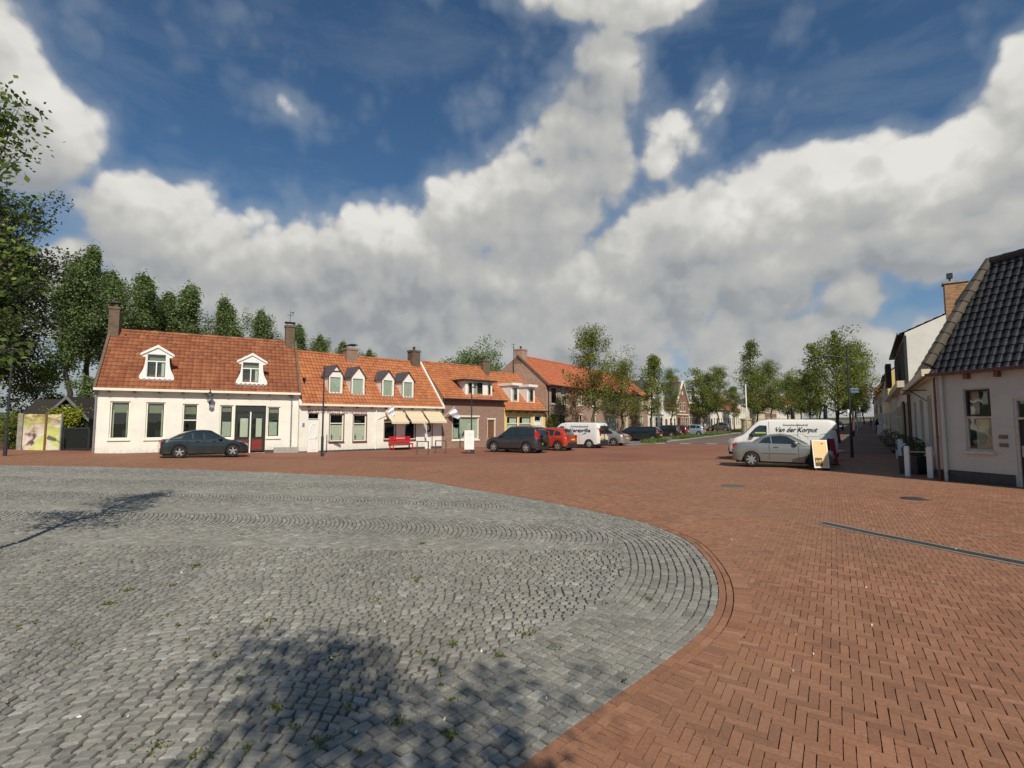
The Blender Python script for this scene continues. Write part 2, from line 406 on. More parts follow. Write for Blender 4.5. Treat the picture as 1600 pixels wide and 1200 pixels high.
T_RED = tilemat('plain_red_tiles', [(0.1, (0.30, 0.085, 0.045)), (0.5, (0.46, 0.135, 0.065)), (0.95, (0.54, 0.18, 0.085))], 0.2, (0.22, 0.12, 0.07))
T_BLACK = tilemat('glazed_black_tiles', [(0.1, (0.012, 0.012, 0.012)), (0.9, (0.036, 0.034, 0.032))], 0.25, (0.05, 0.05, 0.03), 0.27, 0.6)
T_RIDGE = tilemat('ridge_tiles', [(0.1, (0.06, 0.05, 0.04)), (0.9, (0.16, 0.13, 0.10))], 0.5, (0.12, 0.12, 0.06), 0.75)
BARK = plain('bark', (0.10, 0.075, 0.05), 0.9, var=0.4, scale=12, bump=0.6)
BARK_D = plain('dark_bark', (0.045, 0.038, 0.03), 0.9, var=0.4, scale=12, bump=0.6)
LEAF = leafmat('fresh_leaves', (0.045, 0.075, 0.018), (0.16, 0.21, 0.045))
LEAF_S = leafmat('street_tree_leaves', (0.06, 0.085, 0.018), (0.23, 0.26, 0.055), .4)
LEAF_P = leafmat('poplar_leaves', (0.065, 0.095, 0.038), (0.21, 0.27, 0.11), 0.35)
LEAF_D = leafmat('dark_leaves', (0.022, 0.034, 0.014), (0.085, 0.10, 0.034), 0.25)
LEAF_R = leafmat('reddish_leaves', (0.05, 0.032, 0.012), (0.20, 0.11, 0.035), 0.3)
GRASS = leafmat('grass_blades', (0.04, 0.07, 0.015), (0.15, 0.22, 0.045), 0.3)
TYRE = plain('tyre_rubber', (0.018, 0.018, 0.018), 0.8)
RIM = plain('alloy_rim', (0.55, 0.54, 0.50), 0.35, 0.7)
CARGLASS = plain('car_glass', (0.016, 0.022, 0.022), 0.04, 0.0, var=0.3, scale=2, coat=0.6, spec=0.8)
PLAST = plain('black_plastic', (0.025, 0.025, 0.027), 0.6)
TAIL = plain('tail_lamp', (0.42, 0.02, 0.02), 0.15, coat=0.8)
HEAD = plain('head_lamp', (0.55, 0.57, 0.58), 0.12, 0.3, coat=0.8)
PLATE = plain('yellow_plate', (0.75, 0.52, 0.06), 0.5)
INK = plain('black_lettering', (0.02, 0.02, 0.025), 0.5)
BLUEINK = plain('blue_black_lettering', (0.02, 0.03, 0.08), 0.5)

# ------------------------------------------------------------------ ground materials
def groundmat(name, cols, scale=0.35, fine=18, stain=None, rough=0.85):
    m, n, b = material(name)
    pos = n.new('ShaderNodeNewGeometry').outputs['Position']
    f = n.math('ADD', n.math('MULTIPLY', n.noise(pos, scale, 6, 0.6), 0.75), n.math('MULTIPLY', n.noise(pos, fine, 3, 0.6), 0.25))
    c = n.ramp(f, [(0.34, cols[0]), (0.5, cols[1]), (0.66, cols[2])])
    if stain: c = n.mix(n.map(n.noise(pos, 0.9, 6, .68), .55, .75, 0, .5), c, stain)
    n.l.new(c, b.inputs['Base Color']); P(b, Roughness=rough, Specular_IOR_Level=0.25)
    bp = n.new('ShaderNodeBump'); bp.inputs['Strength'].default_value = 0.4; bp.inputs['Distance'].default_value = 0.01
    n.l.new(n.noise(pos, 60, 3), bp.inputs['Height']); n.l.new(bp.outputs[0], b.inputs['Normal'])
    MAT[name] = m; return m
def stonemat(name, stops, patch, patchcol, scale, rough=0.8, bump=0.35, stain=(0.1, 0.09, 0.07)):
    """single stones or bricks: own tint, plus weathering that runs across many of them"""
    m, n, b = material(name)
    pos = n.new('ShaderNodeNewGeometry').outputs['Position']
    at = n.new('ShaderNodeAttribute'); at.attribute_name = 'tint'
    f = n.math('ADD', n.math('MULTIPLY', at.outputs['Fac'], 0.62), n.math('MULTIPLY', n.noise(pos, 0.45, 5, .6), 0.42))
    c = n.ramp(f, stops)
    c = n.mix(n.map(n.noise(pos, scale, 6, .66), .46, .68, 0, patch), c, patchcol)
    c = n.mix(n.map(n.noise(pos, 1.7, 5, .7), .60, .74, 0, .55), c, stain)
    c = n.mix(n.map(n.noise(n.vmath('MULTIPLY', pos, (.5, .16, 1)), 1.0, 5, .6), .40, .62, .20, 0), c, tuple(x * .55 for x in patchcol))
    g = n.noise(pos, 45, 4, .7)
    c = n.mix(0.35, c, n.ramp(g, [(0.3, (0.25, 0.25, 0.25)), (0.7, (0.8, 0.8, 0.8))]), 'OVERLAY')
    n.l.new(c, b.inputs['Base Color']); P(b, Roughness=rough, Specular_IOR_Level=0.3)
    bp = n.new('ShaderNodeBump'); bp.inputs['Strength'].default_value = bump; bp.inputs['Distance'].default_value = 0.008
    n.l.new(n.noise(pos, 38, 5, .65), bp.inputs['Height']); n.l.new(bp.outputs[0], b.inputs['Normal'])
    MAT[name] = m; return m
M_COBBLE = stonemat('granite_setts', [(0.1, (0.13, 0.128, 0.117)), (0.45, (0.228, 0.22, 0.192)), (0.72, (0.285, 0.273, 0.238)), (0.97, (0.42, 0.41, 0.375))], 0.25, (0.20, 0.185, 0.15), 1.1, stain=(0.15, 0.14, 0.115))
M_BRICK = stonemat('paving_bricks', [(0.1, (0.175, 0.086, 0.052)), (0.5, (0.295, 0.135, 0.074)), (0.95, (0.37, 0.19, 0.115))], 0.50, (0.25, 0.150, 0.094), 0.28, 0.75, 0.25, (0.19, 0.075, 0.038))
M_BED = groundmat('joint_sand', ((0.07, 0.055, 0.04), (0.105, 0.082, 0.058), (0.15, 0.115, 0.08)), 1.5)
M_RED = groundmat('red_paving', ((0.20, 0.084, 0.053), (0.245, 0.106, 0.066), (0.275, 0.135, 0.087)), 0.25, 25)
M_ASPH = groundmat('street_surface', ((0.12, 0.085, 0.07), (0.155, 0.115, 0.095), (0.19, 0.145, 0.12)), 0.3, 30)
M_GREYP = groundmat('grey_paving', ((0.14, 0.13, 0.12), (0.19, 0.175, 0.155), (0.23, 0.21, 0.19)), 0.4, 25)
M_SOIL = groundmat('grassy_ground', ((0.03, 0.045, 0.015), (0.05, 0.07, 0.02), (0.08, 0.09, 0.035)), 0.05, 2)
M_WALK = groundmat('sidewalk_brick', ((0.15, 0.085, 0.065), (0.19, 0.11, 0.085), (0.22, 0.135, 0.105)), 0.4, 25)

# ------------------------------------------------------------------ ground sheets
def grid_sheet(name, xs, ys, dz, mat, keep=None, T=None):
    X, Y = np.meshgrid(xs, ys); nx, ny = len(xs), len(ys)
    if T is not None: X, Y = T(X, Y)
    Z = gz(X, Y) + dz
    V = np.stack([X.ravel(), Y.ravel(), Z.ravel()], 1)
    i, j = np.meshgrid(np.arange(nx - 1), np.arange(ny - 1)); a = (j * nx + i).ravel()
    Fq = np.stack([a, a + 1, a + nx + 1, a + nx], 1)
    if keep is not None:
        cx = V[Fq].mean(1); Fq = Fq[keep(cx[:, 0], cx[:, 1])]
    return structure(npmesh(name, V, Fq, mat))
ax = np.concatenate([-np.geomspace(1500, 44, 22), np.arange(-40, 60.1, 2), np.geomspace(64, 1500, 22)])
ay = np.concatenate([-np.geomspace(600, 14, 14), np.arange(-12, 90.1, 2), np.geomspace(94, 2500, 30)])
grid_sheet('ground', ax, ay, -0.03, M_SOIL)
RX0, RX1, RY0, RY1 = -32.0, 18.0, -6.0, 26.0
grid_sheet('paving_bed', np.arange(RX0, RX1 + .1, 1), np.arange(RY0, RY1 + .1, 1), -0.012, M_BED)
grid_sheet('square_paving', np.arange(-46, 50.1, 1), np.arange(-10, 60.1, 1), 0.004, M_RED,
           keep=lambda x, y: ~((x > RX0) & (x < RX1) & (y > RY0) & (y < RY1)))
st = lambda s, q: (C0.x + SD.x * s + SQ.x * q, C0.y + SD.y * s + SQ.y * q)
grid_sheet('road', np.concatenate([np.arange(24, 100, 2), np.arange(100, 420, 8)]), np.arange(6.2, 17.8, 1.45), 0.010, M_ASPH, T=st)
grid_sheet('parking_strip', np.concatenate([np.arange(20, 100, 2), np.arange(100, 420, 8)]), np.arange(17.8, 22.9, 1.25), 0.014, M_GREYP, T=st)
grid_sheet('sidewalk_left', np.concatenate([np.arange(30, 100, 2), np.arange(100, 420, 8)]), np.arange(22.8, 26.6, 1.2), 0.024, M_WALK, T=st)
grid_sheet('sidewalk_right', np.concatenate([np.arange(14, 100, 2), np.arange(100, 420, 8)]), np.arange(-0.2, 6.3, 1.3), 0.024, M_WALK, T=st)
m = MB()
for s0 in np.arange(28, 300, 4): m.add([S(s0, 17.62, .02), S(s0 + 4, 17.62, .02), S(s0 + 4, 17.80, .02), S(s0, 17.80, .02), S(s0, 17.62, .10), S(s0 + 4, 17.62, .10), S(s0 + 4, 17.80, .10), S(s0, 17.80, .10)],
                                       [(4, 5, 6, 7), (0, 1, 5, 4), (3, 2, 6, 7)])
structure(m.build('road_kerb', CONC))
m = MB()
for s0, q0 in [(31 + 2.2 * k, 12) for k in range(0, 2)] + [(24.8, 8 + 2.2 * k) for k in range(0, 5)]:
    m.add([S(s0, q0, .016), S(s0 + .5, q0, .016), S(s0 + .5, q0 + .9, .016), S(s0, q0 + .9, .016)], [(0, 1, 2, 3)])
structure(m.build('road_markings', WPAINT))

# ------------------------------------------------------------------ the round field of granite setts
edge_px = [(0, 727), (100, 728.7), (200, 731), (300, 734), (400, 737.8), (525, 743), (625, 748.5), (675, 753.7), (712, 761), (800, 775), (900, 794),
           (1000, 815), (1050, 834), (1080, 849), (1108, 880), (1123, 915), (1117, 960), (1082, 1002), (1000, 1064), (900, 1135), (820, 1195), (690, 1300), (540, 1440)]
cps = [gp(*e).to_2d() for e in edge_px]
cps = [Vector((-34, cps[0].y - 1.6)), Vector((-26, cps[0].y - .5))] + cps + [Vector((-3.0, 0.2)), Vector((-5.0, -1.5))]
def catmull(P_, n=14):
    out = []
    for i in range(len(P_) - 1):
        p0, p1, p2, p3 = P_[max(i - 1, 0)], P_[i], P_[i + 1], P_[min(i + 2, len(P_) - 1)]
        for k in range(n):
            t = k / n
            out.append(0.5 * ((2 * p1) + (p2 - p0) * t + (2 * p0 - 5 * p1 + 4 * p2 - p3) * t * t + (3 * p1 - p0 - 3 * p2 + p3) * t ** 3))
    return np.array([(p.x, p.y) for p in out + [P_[-1]]])
EDGE = catmull(cps)
for _ in range(3): EDGE[1:-1] = (EDGE[:-2] + 2 * EDGE[1:-1] + EDGE[2:]) / 4
def resample(Pn, step):
    d = np.r_[0, np.cumsum(np.hypot(*np.diff(Pn, axis=0).T))]; t = np.arange(0, d[-1], step)
    return np.stack([np.interp(t, d, Pn[:, 0]), np.interp(t, d, Pn[:, 1])], 1)
EDGE = resample(EDGE, 0.25)
POLY = np.vstack([EDGE, [(-34, -1.5)]])
def inside(x, y, poly=POLY):
    r = np.zeros(len(x), bool); n = len(poly); j = n - 1
    for i in range(n):
        xi, yi = poly[i]; xj, yj = poly[j]
        c = ((yi > y) != (yj > y)) & (x < (xj - xi) * (y - yi) / (yj - yi + 1e-12) + xi); r ^= c; j = i
    return r
def edist(x, y):
    """distance to the edge line of the sett field"""
    out = np.full(len(x), 1e9)
    for i in range(len(EDGE) - 1):
        a = EDGE[i]; d = EDGE[i + 1] - a; L2 = d @ d
        t = np.clip(((x - a[0]) * d[0] + (y - a[1]) * d[1]) / L2, 0, 1)
        out = np.minimum(out, (x - a[0] - t * d[0]) ** 2 + (y - a[1] - t * d[1]) ** 2)
    return np.sqrt(out)
def settle(x, y): return 0.006 * np.sin(1.3 * x + .7 * y) * np.sin(.9 * y - .4 * x) + 0.003 * np.sin(4.1 * x + 1) * np.sin(3.3 * y)
def stones(name, Q, tops, mat, bevel, drop, zj, tiltj, domed):
    """Q (n,4,2) corners; builds one bevelled block each, all in one mesh"""
    n = len(Q); c = Q.mean(1, keepdims=True)
    def ringz(q, dz): return np.concatenate([q, (gz(q[..., 0], q[..., 1]) + settle(q[..., 0], q[..., 1]) + dz)[..., None]], -1)
    h = np.random.normal(0, zj, (n, 1)); tilt = np.random.normal(0, tiltj, (n, 1, 2))
    def dz(q, base): return base + h + ((q - c) * tilt).sum(-1)
    d = Q - c; L = np.linalg.norm(d, axis=2, keepdims=True)
    r0 = Q; r1 = c + d * (1 - bevel / L); r2 = c + d * (1 - bevel * domed / L)
    R0 = ringz(r0, dz(r0, tops - drop)); R1 = ringz(r1, dz(r1, tops - (0.004 if domed > 1 else 0))); rings = [R0, R1]
    if domed > 1: rings.append(ringz(r2, dz(r2, tops)))
    V = np.concatenate(rings, 1).reshape(-1, 3); k = len(rings) * 4; b = (np.arange(n) * k)[:, None]
    fs = [b + np.array([[4 * r + i, 4 * r + (i + 1) % 4, 4 * r + 4 + (i + 1) % 4, 4 * r + 4 + i]]) for r in range(len(rings) - 1) for i in range(4)]
    fs.append(b + np.array([[k - 4, k - 3, k - 2, k - 1]]))
    Fq = np.stack(fs, 1).reshape(-1, 4)
    t = np.random.beta(2.2, 2.6, n); t[np.random.rand(n) < 0.03] = 0.98
    return structure(npmesh(name, V, Fq, mat, tint=np.repeat(t, len(fs))))
def rows(u0, u1, v0, v1, a, b, gap, jit):
    """courses of stones in a plain (u,v) strip: returns the corners of each"""
    out = []; v = v0
    while v < v1:
        bb = b * random.uniform(.92, 1.08); n = int((u1 - u0) / a) + 3
        w = a * np.random.uniform(.78, 1.28, n); e = u0 - random.random() * a + np.r_[0, np.cumsum(w)]
        e = e[e < u1 + a]; l, r = e[:-1] + gap / 2, e[1:] - gap / 2; lo, hi = v + gap / 2, v + bb - gap / 2
        q = np.stack([np.stack([l, l * 0 + lo], 1), np.stack([r, r * 0 + lo], 1), np.stack([r, r * 0 + hi], 1), np.stack([l, l * 0 + hi], 1)], 1)
        out.append(q + np.random.normal(0, jit, q.shape)); v += bb
    return np.concatenate(out)
def in_view(c, wide=1.12, m=3.0): return (np.abs(c[:, 0]) < wide * np.abs(c[:, 1]) + m) & (c[:, 1] > -1.0)
parts = []
W = 2.6
def arc(u, A): return A * (1 - (2 * ((u / W) % 1.0) - 1) ** 2)
qa = rows(-14, 6, -1.4, 9.4, .096, .094, .013, .0045)               # near rows, running left and right in flat arcs
qa[..., 1] += arc(qa[..., 0] + 0.2 * qa[..., 1], .38) - .3 + .16 * np.log1p(np.exp(qa[..., 0] + 2.0))
c = qa.mean(1); parts.append(qa[(c[:, 1] < 8.2) & in_view(c)])
qb = rows(7.2, 21.5, -25, 4, .098, .088, .011, .0045)               # farther rows, running away from the viewer in arcs
qb = qb[..., ::-1].copy(); qb = qb[:, ::-1]; qb[..., 0] += .55 * (1 - (2 * (((qb[..., 1] - 7.9 + .25 * np.sin(.35 * qb[..., 0])) / 2.9) % 1.0) - 1) ** 2) - .3
c = qb.mean(1); parts.append(qb[(c[:, 1] >= 8.2) & in_view(c, 1.2)])
q = np.concatenate(parts); c = q.mean(1); dd = edist(c[:, 0], c[:, 1]); NB = 11
q = q[inside(c[:, 0], c[:, 1]) & (dd > NB * .105 - .035)]
# the outer courses follow the curve
Ef = resample(EDGE, .02); tg = np.gradient(Ef, axis=0); tg /= np.linalg.norm(tg, axis=1)[:, None]
for _ in range(40): tg[1:-1] = (tg[:-2] + tg[1:-1] + tg[2:]) / 3
nr = np.stack([tg[:, 1], -tg[:, 0]], 1)
mid = Ef[len(Ef) // 2]
if not inside(np.array([mid[0] + nr[len(Ef) // 2][0]]), np.array([mid[1] + nr[len(Ef) // 2][1]]))[0]: nr = -nr
def bend(qq):
    s = qq[..., 0]; k = s / .02; 
    X = np.interp(k, np.arange(len(Ef)), Ef[:, 0]) + np.interp(k, np.arange(len(Ef)), nr[:, 0]) * qq[..., 1]
    Y = np.interp(k, np.arange(len(Ef)), Ef[:, 1]) + np.interp(k, np.arange(len(Ef)), nr[:, 1]) * qq[..., 1]
    return np.stack([X, Y], -1)
LE = len(Ef) * .02
qe = bend(rows(0.2, LE - .3, 0.0, NB * .105, .112, .100, .011, .004)); c = qe.mean(1)
# cull the folded stones at tight bends
e1 = qe[:, 1] - qe[:, 0]; e2 = qe[:, 3] - qe[:, 0]; ar = np.abs(e1[:, 0] * e2[:, 1] - e1[:, 1] * e2[:, 0])
qe = qe[in_view(c) & (ar > .003)]
stones('cobblestones', np.concatenate([q, qe]), 0.012, M_COBBLE, .007, .024, .0022, .03, 2.6)

# ------------------------------------------------------------------ herringbone brick paving
U = 0.0672; L3 = 3; ang = R(90 - 32)
kx = int(60 / U)
a_ = np.array([math.cos(ang), math.sin(ang)]); b_ = np.array([-a_[1], a_[0]])
I, J = np.meshgrid(np.arange(-520, 520), np.arange(-160, 160))
ox = (I + J * L3).ravel() * U; oy = (I - J * L3).ravel() * U
g2 = .0034
def brick(x0, x1, y0, y1):
    x = np.stack([ox + x0 * U + g2 / 2, ox + x1 * U - g2 / 2, ox + x1 * U - g2 / 2, ox + x0 * U + g2 / 2], 1)
    y = np.stack([oy + y0 * U + g2 / 2, oy + y0 * U + g2 / 2, oy + y1 * U - g2 / 2, oy + y1 * U - g2 / 2], 1)
    return np.stack([x * a_[0] + y * b_[0] + 2, x * a_[1] + y * b_[1] + 12], -1)
qh = np.concatenate([brick(0, 3, 0, 1), brick(0, 1, 1, 4)]); c = qh.mean(1)
ok = (c[:, 0] > RX0) & (c[:, 0] < RX1) & (c[:, 1] > 0.3) & (c[:, 1] < RY1) & in_view(c, 1.1, 2.5)
ok &= ~((c[:, 1] < 18.5) & (c[:, 0] < -2 - .0 * c[:, 1]) & inside(c[:, 0], c[:, 1]))
qh = qh[ok]; c = qh.mean(1); ins = inside(c[:, 0], c[:, 1]); qh = qh[~ins]; c = c[~ins]; dd = edist(c[:, 0], c[:, 1])
qh = qh[dd > .235]
qh = qh + np.random.normal(0, .0009, qh.shape)
qs = bend(np.concatenate([rows(0.2, LE - .3, -.149, -.1489, .2, .0755, .004, .001), rows(0.2, LE - .3, -.074, -.0739, .2, .0755, .004, .001)])); c = qs.mean(1); qs = qs[in_view(c)]
qk = bend(rows(0.2, LE - .3, -.338, -.3379, .0675, .195, .004, .001)); c = qk.mean(1); qk = qk[in_view(c)]
hd = edist(*qh.mean(1).T); qh = qh[hd > .265]
stones('edging_bricks', np.concatenate([qs, qk]), 0.013, M_BRICK, .0035, .018, .0009, .006, 1)
stones('brick_paving', qh, 0.010, M_BRICK, .0035, .016, .0009, .006, 1)
# ------------------------------------------------------------------ building kit
class Fac:
    """a facade plane from A (left as seen from the street) to B"""
    def __init__(s, A, B, z0=None):
        s.A = Vector((A[0], A[1], 0)); s.B = Vector((B[0], B[1], 0)); s.t = (s.B - s.A).normalized(); s.len = (s.B - s.A).length
        s.n = Vector((-s.t.y, s.t.x, 0)); s.rz = hdg(s.t)
        m = (s.A + s.B) / 2; s.z0 = float(gz(m.x, m.y)) if z0 is None else z0
    def at(s, px, py, back=0.0):
        """local (along, up) of a pixel of the photograph on the plane 'back' metres behind the facade"""
        d = ray(px, py); o = s.A + s.n * back; k = o.dot(s.n) / d.dot(s.n)
        p = Vector((0, 0, 2)) + d * k
        return (Vector((p.x, p.y, 0)) - s.A).dot(s.t), p.z - s.z0
    def rect(s, x0, y0, x1, y1, back=0.0):
        a = s.at((x0), (y0 + y1) / 2, back)[0]; b = s.at(x1, (y0 + y1) / 2, back)[0]; xm = (x0 + x1) / 2
        return a, b, s.at(xm, y1, back)[1], s.at(xm, y0, back)[1]
    def w(s, u, back, z): p = s.A + s.t * u + s.n * back; return Vector((p.x, p.y, s.z0 + z))
def wall_panel(m, w, h, holes, y=0.0, reveal=0.14, z_low=-0.4):
    """front wall in the x-z plane with rectangular openings and their reveals"""
    xs = sorted({0.0, w} | {x for r in holes for x in r[:2]}); zs = sorted({z_low, h} | {z for r in holes for z in r[2:4]})
    for i in range(len(xs) - 1):
        for j in range(len(zs) - 1):
            cx, cz = (xs[i] + xs[i + 1]) / 2, (zs[j] + zs[j + 1]) / 2
            if any(r[0] < cx < r[1] and r[2] < cz < r[3] for r in holes): continue
            m.quad((xs[i], y, zs[j]), (xs[i + 1], y, zs[j]), (xs[i + 1], y, zs[j + 1]), (xs[i], y, zs[j + 1]))
    for a, b, c, d in [r[:4] for r in holes]:
        y1 = y + reveal
        m.quad((a, y, c), (a, y1, c), (a, y1, d), (a, y, d)); m.quad((b, y, c), (b, y, d), (b, y1, d), (b, y1, c))
        m.quad((a, y, d), (a, y1, d), (b, y1, d), (b, y, d)); m.quad((a, y, c), (b, y, c), (b, y1, c), (a, y1, c))
def window(par, r, frame=None, sash=None, y=0.07, fw=0.07, mull=(), trans=(), sill=True, curtain=None, cmat=None, name='window', blind=None, dark=0.35, sillmat=None, border=None):
    """frame with mullions and transoms; pane, sill, curtain and blind are its sub-parts"""
    a, b, c, d = r[:4]; frame = frame or CREAM
    m = MB(); y1 = y + 0.06
    m.box(a, a + fw, y, y1, c, d); m.box(b - fw, b, y, y1, c, d); m.box(a + fw, b - fw, y, y1, d - fw, d); m.box(a + fw, b - fw, y, y1, c, c + fw)
    for t in mull: u = a + (b - a) * t; m.box(u - .03, u + .03, y + .004, y1, c + fw, d - fw)
    for t in trans: z = c + (d - c) * t; m.box(a + fw, b - fw, y + .007, y1, z - .03, z + .03)
    f = m.build(name, frame, par)
    if sash:
        m = MB(); e = fw; k = .035
        m.box(a + e, a + e + k, y + .015, y1, c + e, d - e); m.box(b - e - k, b - e, y + .015, y1, c + e, d - e)
        m.box(a + e + k, b - e - k, y + .015, y1, d - e - k, d - e); m.box(a + e + k, b - e - k, y + .015, y1, c + e, c + e + k); m.build('sash', sash, f)
    m = MB(); m.box(a + fw * .9, b - fw * .9, y + .035, y + .042, c + fw * .9, d - fw * .9); m.build('pane', GLASS, f)
    if border:
        m = MB(); k = .045
        m.box(a - k, a, -.012, y, c - k, d + k); m.box(b, b + k, -.012, y, c - k, d + k); m.box(a, b, -.012, y, d, d + k); m.box(a, b, -.012, y, c - k, c); m.build('border', border, f)
    if sill:
        m = MB(); m.box(a - .06, b + .06, -.07, y, c - .10, c - (.05 if border else .002)); m.build('sill', sillmat or frame, f, bevel=.008)
    if curtain:
        m = MB(); n = max(8, int((b - a) / .05))
        for (u0, u1, z0, z1) in curtain:
            us = [a + (b - a) * (u0 + (u1 - u0) * i / n) for i in range(n + 1)]
            for i in range(n):
                ya, yb = y + .07 + .015 * math.sin(i * 1.9), y + .07 + .015 * math.sin((i + 1) * 1.9)
                m.quad((us[i], ya, c + (d - c) * z0), (us[i + 1], yb, c + (d - c) * z0), (us[i + 1], yb, c + (d - c) * z1), (us[i], ya, c + (d - c) * z1))
        m.build('curtain', cmat or CURT, f)
    if blind:
        m = MB(); m.box(a + fw, b - fw, y + .09, y + .10, c + (d - c) * blind, d - fw); m.build('blind', BLIND, f)
    return f
def pantiles(w, run, rise, mat, parent, tw=0.24, tl=0.32, amp=0.032, name='roof', holes=(), front=True, trim=None, flip=False, smooth=False):
    """clay pantile slope from the eave (y=0,z=0) to the ridge (y=run, z=rise); local to parent via returned object"""
    L = math.hypot(run, rise); nr = max(2, round(L / tl)); tl = L / nr; nc = max(2, round(w / tw)); tw = w / nc; k = 5
    prof = [(0, -.4), (.22, .3), (.45, 1.0), (.68, .5), (.86, -.5)]
    us = np.array([(c + p[0]) * tw for c in range(nc) for p in prof] + [w]); hs = np.array([p[1] for c in range(nc) for p in prof] + [-.4]) * amp
    cu, su = run / L, rise / L; V = []; Fq = []; T = []
    tint = np.random.beta(5, 5, (nr, nc))
    for r in range(nr):
        for e, (vv, off) in enumerate(((r * tl - .02, .030), ((r + 1) * tl, .0))):
            lo = 0 if trim is None else trim(vv / L)[0]; hi = w if trim is None else trim(vv / L)[1]
            uu = np.clip(us, lo, hi); V.append(np.stack([uu, vv * cu - (hs + off) * su, vv * su + (hs + off) * cu], 1))
        n = len(us); b = 2 * r * n
        for i in range(n - 1):
            Fq.append((b + i, b + i + 1, b + n + i + 1, b + n + i)); T.append(tint[r, min(i // k, nc - 1)])
            if r: Fq.append((b - n + i, b - n + i + 1, b + i + 1, b + i)); T.append(0.0)
    V = np.concatenate(V)
    return npmesh(name, V, Fq, mat, parent, tint=T, smooth=False)
def ridge(m, p0, p1, r=.11, step=.38):
    p0, p1 = Vector(p0), Vector(p1); L = (p1 - p0).length; n = max(1, int(L / step)); d = (p1 - p0) / n
    for i in range(n):
        m.tint = random.uniform(.1, .9); m.tube([p0 + d * i, p0 + d * (i + 1.06)], [r * 1.08, r * .94], 8)
def chimney(par, u, y, w, d, z0, z1, mat, cap='pot', name='chimney', capmat=None):
    m = MB(); m.box(u, u + w, y, y + d, z0, z1 - .14); m.box(u - .04, u + w + .04, y - .04, y + d + .04, z1 - .14, z1)
    c = m.build(name, mat, par)
    if cap == 'cowl':
        k = MB(); cx, cy = u + w / 2, y + d / 2
        for sx in (-1, 1):
            for sy in (-1, 1): k.tube([(cx + sx * w * .3, cy + sy * d * .3, z1), (cx + sx * w * .3, cy + sy * d * .3, z1 + .22)], .015, 6)
        k.prism([(cx - w * .55, z1 + .20), (cx - w * .2, z1 + .30), (cx + w * .2, z1 + .34), (cx + w * .55, z1 + .26), (cx + w * .3, z1 + .24), (cx - w * .1, z1 + .24)], cy - d * .5, cy + d * .5)
        k.build('cowl', STEEL, c)
    elif cap == 'pot':
        k = MB(); cx, cy = u + w / 2, y + d / 2; k.lathe([(.10, z1), (.09, z1 + .22), (.12, z1 + .24), (.12, z1 + .30)], (cx, cy, 0), 12); k.build('pot', STEEL, c)
    elif cap == 'slab':
        k = MB(); k.box(u - .08, u + w + .08, y - .08, y + d + .08, z1 + .002, z1 + .07); k.build('cap', CONC, c, bevel=.02)
        k = MB(); cx, cy = u + w * .45, y + d / 2; k.tube([(cx, cy, z1 + .07), (cx, cy, z1 + .34)], .035); k.box(cx - .15, cx + .15, cy - .12, cy + .12, z1 + .30, z1 + .58); k.build('cowl', STEEL, c)
    return c
def downpipe(par, u, z0, z1, mat=None, y=-.07, r=.04, hopper=True):
    m = MB(); m.tube([(u, y, z0), (u, y, z1)], r, 8)
    for z in np.arange(z0 + .5, z1, 1.1): m.tube([(u, y, z), (u, y, z + .04)], r + .012, 8)
    if hopper: m.lathe([(r, z1 - .05), (.10, z1 + .12), (.10, z1 + .22)], (u, y, 0), 8)
    return m.build('downpipe', mat or ZINC, par)
